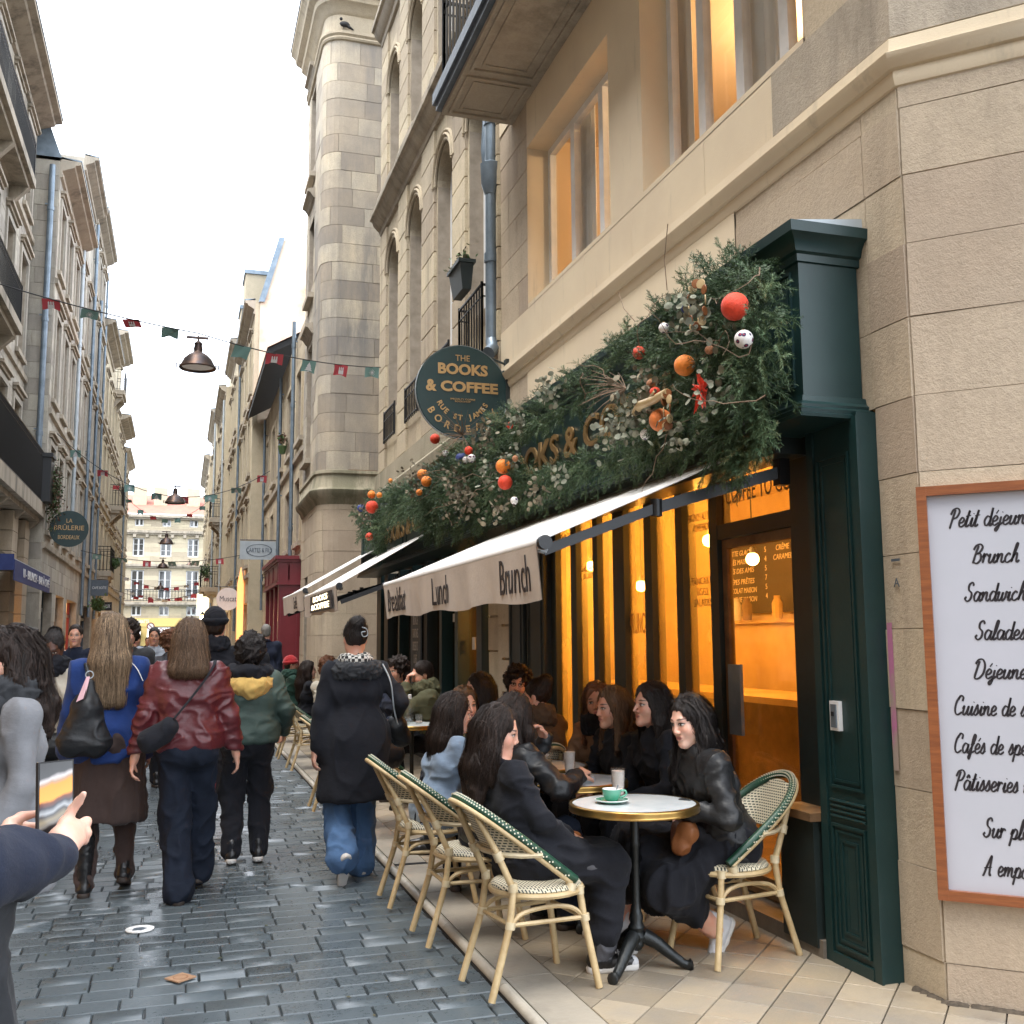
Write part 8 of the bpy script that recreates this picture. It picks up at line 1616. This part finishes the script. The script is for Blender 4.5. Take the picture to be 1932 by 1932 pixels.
# canvas shoe of the nearest woman: badge, star, toe cap and laces
sw = lambda x, y, z: (s1['Rz'] @ (s1['LG'][1][1]-V3((0, 0, .085))+rotz(R(-10)) @ V3((x, y, z))))
def sp_part(name, mb, mat): return link(name, mesh(name, mb.v, mb.f, mat, 60), s1['t'])
c_ = sw(.040, .005, .085); n_ = s1['Rz'] @ rotz(R(-10)) @ V3((1, 0, 0)); u_ = s1['Rz'] @ rotz(R(-10)) @ V3((0, 1, 0)); z_ = V3((0, 0, 1))
mb = MB(); mb.add([c_+n_*.004]+[c_+n_*.003+(u_*math.cos(a)+z_*math.sin(a))*.023 for a in np.linspace(0, 2*math.pi, 19)[:-1]], [(0, i+1, (i+1) % 18+1) for i in range(18)]); sp_part('badge', mb, 'shoe_white')
mb = MB(); st_ = [c_+n_*.0055+(u_*math.sin(a)+z_*math.cos(a))*(.016 if i % 2 == 0 else .0065) for i, a in enumerate(np.linspace(0, 2*math.pi, 11)[:-1])]; mb.add([c_+n_*.006]+st_, [(0, i+1, (i+1) % 10+1) for i in range(10)]); sp_part('badge_star', mb, 'shoe_black')
mb = MB()
for i in range(5): f = i/4; mb.tube([sw(-.026, .045+.055*f, .098-.036*f), sw(0, .05+.055*f, .108-.036*f), sw(.030, .045+.055*f, .094-.036*f)], .0035, 5)
sp_part('laces', mb, 'shoe_white'); mb = MB().ball(sw(-.003, .150, .030), .031, 12); sp_part('toe_cap', mb, 'shoe_white')
# scraps on the setts
lit = MB(); rl = random.Random(9)
for i in range(70):
    x, y = rl.uniform(-1.3, 1.35), rl.uniform(4, 13); a = rl.uniform(0, 6.28); L = rl.uniform(.006, .02); c, s_ = math.cos(a)*L, math.sin(a)*L; lit.ca = rl.random(); lit.add([(x-c, y-s_, .0035), (x+s_*.4, y-c*.4, .006), (x+c, y+s_, .004), (x-s_*.4, y+c*.4, .0035)], [(0, 1, 2, 3)])
tag(lit.build('litter', 'leaf_dry'), 'scattered leaf scraps and crumbs on the wet setts', 'litter', kind='stuff')
M['soil'] = mk('dark_soil', (.045, .036, .026), .95, c2=(.09, .07, .05), ns=40)
# dirt and crumbled stone along the foot of the corner
mb = MB(); rl = random.Random(4)
for i in range(160):
    f = rl.random(); p = (V3((XW, 4.05, 0))+V3((0, -.2, 0))*(f*5) if f < .2 else V3((XW, YC, 0))+cu*((f-.2)/.8*1.0))+cn*rl.uniform(.0, .03); r_ = rl.uniform(.008, .024); mb.ca = rl.random(); mb.ball((p[0], p[1], .018), r_, 4, (1.6, 1.6, .5))
tag(mb.build('dirt', 'soil', smooth=60), 'dark crumbs of dirt along the foot of the stone corner', 'dirt', kind='stuff')
# ================= the garland =================
gar = thing('festive_garland', 'long bushy fir garland with dried leaves and twigs looped over the green shop fascia', 'garland', (2.6, 9, 2.6))
def fir_mat():
    m, t, b = newmat('fir_needles'); va = node(t, 'ShaderNodeAttribute', attribute_name='var').outputs['Fac']
    cr = node(t, 'ShaderNodeValToRGB', {0: va}); e = cr.color_ramp.elements; e[0].position = 0; e[0].color = (.028, .055, .024, 1); e[1].position = 1; e[1].color = (.28, .30, .14, 1)
    for p_, c_ in ((.35, (.060, .110, .052, 1)), (.75, (.145, .20, .10, 1)), (.93, (.20, .16, .07, 1))): x = cr.color_ramp.elements.new(p_); x.color = c_
    t.links.new(cr.outputs[0], b.inputs['Base Color']); b.inputs['Roughness'].default_value = .5; b.inputs['Specular IOR Level'].default_value = .35; return m
M['fir'] = fir_mat(); M['twig'] = mk('bare_twig', (.12, .075, .045), .8, c2=(.22, .15, .10), ns=20)
M['dried'] = mk('dried_grey_leaf', (.13, .145, .105), .75, c2=(.22, .22, .16), ns=12, var=.35); M['hydr'] = mk('dried_hydrangea', (.11, .105, .075), .8, c2=(.20, .165, .11), ns=14, var=.4)
rn = np.random.default_rng(12)
def unit(v): return v/(np.linalg.norm(v, axis=-1, keepdims=True)+1e-9)
def template(seed):
    r = np.random.default_rng(seed); segs = [(np.zeros(3), np.array([.02*r.normal(), .02*r.normal(), 1.]), 1.)]
    for k in range(6):
        f = .18+.12*k; a = (k % 2)*math.pi+r.normal()*.5; d = np.array([math.cos(a)*.75, math.sin(a)*.75, .75]); segs.append((np.array([0, 0, f]), d/np.linalg.norm(d), .52*(1-f*.75)))
    Q = []
    for o, d, L in segs:
        n = int(46*L)+6; s1 = np.cross(d, [.3, .9, .1]); s1 /= np.linalg.norm(s1); s2_ = np.cross(d, s1)
        Q.append([o-s1*.006, o+s1*.006, o+d*L+s1*.003, o+d*L-s1*.003])
        for i in range(n):
            f = (i+.5)/n; p = o+d*L*f; a = r.uniform(0, 6.28) if L < .9 else i*2.4; out_ = s1*math.cos(a)+s2_*math.sin(a)*.55; nd = unit(out_*.9+d*.55); nl = .115*(1-.35*f)*r.uniform(.8, 1.15); wv = np.cross(nd, d); wv = wv/(np.linalg.norm(wv)+1e-6)*.0085
            Q.append([p-wv, p+wv, p+nd*nl+wv*.4, p+nd*nl-wv*.4])
    return np.array(Q)
TP = [template(k) for k in range(5)]
sprV, sprA = [], []
def sprig(p, d, L, tone):
    d = unit(np.array(d, float)); a = unit(np.cross(d, rn.normal(size=3))); b = np.cross(d, a); Mx = np.stack([a, b, d], 1)*L; T_ = TP[rn.integers(5)]; V = T_ @ Mx.T+p
    bend = np.clip((V-p) @ d/L, 0, 1)**2; V[..., 2] -= bend*L*.18; sprV.append(V.reshape(-1, 3)); sprA.append(np.clip(tone+rn.normal(0, .12, len(T_)), 0, 1))
def strand(path, rad, n, down=.5, L=(.16, .26), fw_=.8, core=True):
    P = np.array(path, float); cum = np.r_[0, np.cumsum(np.linalg.norm(np.diff(P, axis=0), axis=1))]
    for i in range(n):
        s_ = rn.uniform(0, cum[-1]); k = min(np.searchsorted(cum, s_)-1, len(P)-2); k = max(k, 0); f = (s_-cum[k])/(cum[k+1]-cum[k]); c = P[k]+(P[k+1]-P[k])*f; r_ = rad[k]+(rad[k+1]-rad[k])*f if hasattr(rad, '__len__') else rad
        a = rn.uniform(0, 6.28); q = rn.uniform(.1, .9)**.6*r_; off = np.array([-abs(rn.normal(0, .35))*r_*.7, math.cos(a)*q, math.sin(a)*q]); p = c+off; p[0] = min(p[0], 2.76)
        al = np.array([0, math.cos(a), math.sin(a)]); d = al*.8+np.array([-fw_*abs(rn.normal(.6, .4)), 0, -down])+rn.normal(size=3)*.35
        sprig(p, d, rn.uniform(*L), rn.beta(2, 3)*.85)
X_ = 2.70
strand([(X_, 4.42, 3.28), (X_-.03, 4.36, 3.05), (X_, 4.45, 2.8), (X_, 4.6, 2.55)], [.20, .25, .24, .13], 250, .35, (.15, .25))
strand([(X_, 4.5, 3.2), (X_, 4.9, 3.1), (X_, 5.4, 2.95), (X_, 5.7, 2.8)], [.24, .25, .20, .14], 230, .25, (.15, .25))
strand([(X_, 4.45, 3.3), (X_, 4.6, 3.42), (X_, 5.1, 3.38), (X_, 5.5, 3.36)], [.10, .08, .08, .08], 40, -.6, (.16, .26))
strand([(X_, 5.3, 3.42), (X_, 6.0, 3.36), (X_, 6.7, 3.34), (X_, 7.4, 3.30), (X_, 8.2, 3.36), (X_, 9, 3.4)], [.13, .10, .09, .09, .11, .15], 260, .1, (.14, .22))
strand([(X_, 4.4, 2.62), (X_, 5.0, 2.70), (X_, 5.8, 2.76), (X_, 6.6, 2.76), (X_, 7.5, 2.76), (X_, 8.4, 2.80), (X_, 9.2, 2.86)], [.12, .10, .09, .09, .10, .13, .18], 420, .5, (.12, .20))
strand([(X_, 8.0, 2.95), (X_-.03, 8.8, 3.1), (X_-.05, 9.8, 3.2), (X_, 10.8, 3.15), (X_, 11.6, 3.1)], [.14, .24, .26, .24, .18], 430, .35, (.16, .26))
strand([(X_, 11.4, 3.18), (X_, 12.4, 3.30), (X_, 13.4, 3.38), (X_, 14.4, 3.36), (X_, 15.2, 3.40), (X_, 15.8, 3.35)], [.16, .12, .17, .25, .26, .18], 330, .25, (.18, .28))
strand([(X_, 8.6, 2.82), (X_, 9.3, 2.78), (X_, 10.4, 2.80), (X_, 11.5, 2.9)], .12, 120, .7, (.15, .24)); strand([(X_, 14.1, 3.05), (X_, 14.6, 3.0)], .14, 40, .5, (.2, .3))
V = np.concatenate(sprV); A = np.concatenate(sprA); F = np.arange(len(V)).reshape(-1, 4); off = ORG[gar.name]
link('fir_sprigs', mesh('fir_sprigs', V-off, F, 'fir', fvar=A), gar, kind='stuff')
# dried leaves: rounded eucalyptus discs in clusters
def leaves(c, r, n, mat, sz=(.014, .027)):
    mb = MB()
    for i in range(n):
        p = np.array(c)+rn.normal(size=3)*np.array([.4, .55, .5])*r; nn = unit(rn.normal(size=3)+np.array([-.9, -.5, -.1])); a = unit(np.cross(nn, rn.normal(size=3))); b = np.cross(nn, a); s_ = rn.uniform(*sz); mb.ca = rn.random(); cup = rn.uniform(-.3, .3)
        ring = [p+(a*math.cos(t_)+b*math.sin(t_)*.8)*s_ for t_ in np.linspace(0, 2*math.pi, 8)[:-1]]; mb.add([p-nn*s_*cup]+ring, [(0, i_+1, (i_+1) % 7+1) for i_ in range(7)])
    return mb
for cs, m_ in (([((2.45, 4.55, 3.14), .15, 60), ((2.46, 4.72, 3.28), .10, 34), ((2.46, 4.50, 2.78), .14, 46), ((2.42, 5.35, 2.84), .16, 80), ((2.42, 5.6, 2.76), .14, 60), ((2.46, 4.9, 2.62), .12, 40), ((2.48, 6.9, 3.35), .14, 50), ((2.48, 7.7, 3.28), .12, 50), ((2.5, 7.9, 3.0), .10, 30), ((2.4, 8.3, 2.95), .12, 40), ((2.45, 6.7, 2.66), .12, 24)], 'dried'), ([((2.42, 9.3, 3.0), .22, 110), ((2.42, 8.4, 3.3), .15, 60), ((2.42, 11.2, 3.3), .2, 70), ((2.42, 9.0, 2.8), .2, 80), ((2.42, 14.4, 3.3), .2, 60), ((2.45, 8.0, 2.62), .15, 40), ((2.44, 5.2, 2.95), .15, 60), ((2.46, 7.1, 2.62), .14, 40)], 'hydr')):
    mb = MB()
    for c, r, n in cs: k = leaves(c, r, n, m_); o = len(mb.v); mb.v += k.v; mb.f += [[o+i for i in f] for f in k.f]; mb.m += k.m; mb.a += k.a
    mb.build('dried_leaves', m_, gar, kind='stuff')
mb = MB()
for i in range(20):
    y = [4.4, 4.8, 5.2, 5.8, 9.0, 9.6, 10.2, 10.8, 8.4][i % 9]+rn.normal()*.2; p = np.array([2.5, y, rn.uniform(2.6, 3.3)]); d = unit(np.array([-.5, rn.normal(), rn.normal()*.4-.3])); pts_ = [p]
    for k in range(10): d = unit(d+rn.normal(size=3)*.35); pts_.append(pts_[-1]+d*.05)
    mb.tube(pts_, list(np.linspace(.0035, .001, 11)), 4, cap=False)
for a, b in (((2.62, 5.25, 3.55), (2.60, 5.18, 3.92)), ((2.62, 5.7, 3.5), (2.6, 5.9, 3.75))): mb.tube([a, tuple((V3(a)+V3(b))/2+V3((.0, .04, 0))), b], .003, 4)
for i in range(60): # dry orange brush twigs below the near cluster and the middle one
    c = V3((2.46, 5.5, 3.02)) if i < 26 else V3((2.45, 9.2, 3.45)); d = unit(np.array([-.3, .9 if i < 26 else -.4, .1])+rn.normal(size=3)*.35); mb.tube([c, c+d*.16, c+d*.3+V3((0, 0, -.03))], [.003, .0022, .001], 4, cap=False)
mb.build('twigs', 'twig', gar, kind='stuff')
for nm, c_ in (('b_red', (.75, .05, .012)), ('b_orange', (.85, .24, .02)), ('b_rust', (.62, .16, .02)), ('b_copper', (.42, .18, .08)), ('b_blue', (.015, .035, .19))): M[nm] = mk('felt_'+nm, c_, .62, c2=tuple(x*.82 for x in c_), ns=60, bump=.4, bs=220, sheen=.1)
def pat_mat():
    m, t, b = newmat('white_bauble_dark_motif'); tc = node(t, 'ShaderNodeTexCoord').outputs['Object']; vo = node(t, 'ShaderNodeTexVoronoi', {'Vector': tc, 'Scale': 30.})
    f = ramp(t, vo.outputs['Distance'], .30, .36); col = mixc(t, f, (.04, .015, .07), (.72, .70, .68)); f2 = ramp(t, node(t, 'ShaderNodeTexVoronoi', {'Vector': tc, 'Scale': 30.}).outputs['Distance'], .10, .14); col = mixc(t, f2, (.45, .02, .04), col); t.links.new(col, b.inputs['Base Color']); b.inputs['Roughness'].default_value = .3; return m
M['b_pat'] = pat_mat()
BB = [(4.24, 3.12, .060, 'red', 'largest bright red bauble at the top near end of the garland'), (4.17, 2.94, .040, 'pat', 'white bauble with dark motif right below the largest red bauble'), (4.77, 2.97, .050, 'orange', 'orange bauble in the middle of the near fir cluster'), (5.33, 3.19, .034, 'red', 'red-orange bauble at the left edge of the near fir cluster'), (5.00, 3.24, .026, 'pat', 'small white patterned bauble high in the near fir cluster'), (4.74, 3.27, .024, 'blue', 'small dark blue bauble high in the near fir cluster'), (4.50, 2.98, .021, 'copper', 'small copper ball half hidden right of the orange bauble'), (5.18, 2.97, .024, 'copper', 'small copper nut-like ball above a little red ball'), (5.13, 2.91, .028, 'red', 'little red-orange ball under the copper nut-like one'), (5.07, 2.74, .057, 'rust', 'big rust orange bauble under the driftwood stick'), (5.27, 2.70, .027, 'pat', 'white bauble peeping from the dried leaves'), (10.39, 3.64, .048, 'red', 'red-orange bauble just left of the round sign bottom'), (9.94, 3.41, .030, 'pat', 'small white bauble below the round sign, alone'), (9.06, 3.28, .036, 'red', 'red-orange bauble right above the pair of white baubles'), (9.33, 3.25, .050, 'blue', 'dark blue bauble beside the pair of white baubles'), (8.96, 3.19, .035, 'pat', 'right one of the pair of white baubles'), (9.16, 3.21, .029, 'pat', 'left one of the pair of white baubles'), (7.80, 3.26, .024, 'red', 'little red ball on the upper strand right of the round sign'), (7.99, 2.96, .056, 'orange', 'large plain orange bauble above the red knitted one'), (7.94, 2.82, .054, 'red', 'red knitted bauble below the large orange one'), (7.67, 2.97, .022, 'copper', 'small copper ball right of the large orange bauble'), (7.70, 2.64, .028, 'pat', 'white bauble with dark spots low on the lower strand'), (10.96, 3.35, .057, 'orange', 'upper of two touching orange baubles left of the sign'), (10.78, 3.25, .053, 'orange', 'lower of two touching orange baubles left of the sign'), (11.14, 3.18, .033, 'orange', 'small orange bauble hanging alone below the touching pair'), (14.18, 3.57, .051, 'orange', 'orange bauble at the top of the far end cluster'), (13.58, 3.48, .035, 'orange', 'small orange bauble beside the top one of the far cluster'), (14.13, 3.39, .080, 'red', 'biggest red bauble of the far end cluster'), (15.06, 3.49, .051, 'blue', 'dark blue bauble with white spot at the far end'), (14.32, 3.00, .049, 'red', 'red bauble lowest in the far end cluster'), (12.81, 3.56, .027, 'orange', 'tiny orange ball between middle and far clusters')]
for y, z, r, c_, lb_ in BB:
    t = thing('bauble', lb_, 'bauble', (2.47, y, z), 'baubles on the garland'); MB().ball((2.47, y, z), r*1.12, 18).build('ball', 'b_'+c_, t, smooth=180); MB().tube([(2.47, y, z+r-.004), (2.47, y, z+r+.008)], .008, 6).build('cap', 'brass', t)
fl = thing('felt_flower', 'ragged bright red felt flower in the near fir cluster', 'flower', (2.42, 4.49, 2.74)); mb = MB()
for i in range(22):
    a = rn.uniform(0, 6.28); d = unit(np.array([-.3, math.cos(a), math.sin(a)*1.2])); s_ = unit(np.cross(d, rn.normal(size=3)))*.018; p = V3((2.42, 4.49, 2.76)); L = rn.uniform(.05, .12); mb.ca = rn.random(); mb.add([p, p+d*L*.5+s_, p+d*L+V3((0, 0, -.02)), p+d*L*.5-s_], [(0, 1, 2, 3)])
mb.build('petal', 'b_red', fl, kind='stuff')
dw = thing('driftwood_stick', 'short pale driftwood stick tied in the near fir cluster', 'stick', (2.42, 5.1, 2.84)); MB().tube([(2.43, 5.32, 2.83), (2.41, 5.2, 2.85), (2.42, 5.05, 2.845), (2.43, 4.9, 2.86)], [.02, .026, .024, .018], 8).tube([(2.42, 5.1, 2.86), (2.40, 5.0, 2.88)], [.012, .006], 6).build('stick', 'rattan', dw, smooth=60)
for k, (cy0, cz0, rr, n, lb_) in enumerate([(4.54, 3.22, .11, 12, 'wreath of dried brown slices above the largest red bauble'), (4.91, 2.76, .075, 10, 'hanging string of dried slices beside the driftwood stick')]):
    t = thing('dried_slice_wreath', lb_, 'ornament', (2.43, cy0, cz0-rr), 'dried slice ornaments')
    for i in range(n):
        a = 2*math.pi*i/n; c = V3((2.43, cy0+math.cos(a)*rr*(.8 if k == 0 else .5), cz0+math.sin(a)*rr*(1 if k == 0 else 1.2))); axm = np.array(Matrix.Rotation(R(90), 3, 'Y') @ Matrix.Rotation(a+.5, 3, 'X')); MB().lathe([(.024, -.003), (.026, 0), (.024, .003), (.008, .004)], c, 10, axis=axm).build('slice', 'leather_brown' if i % 2 else 'rattan', t)
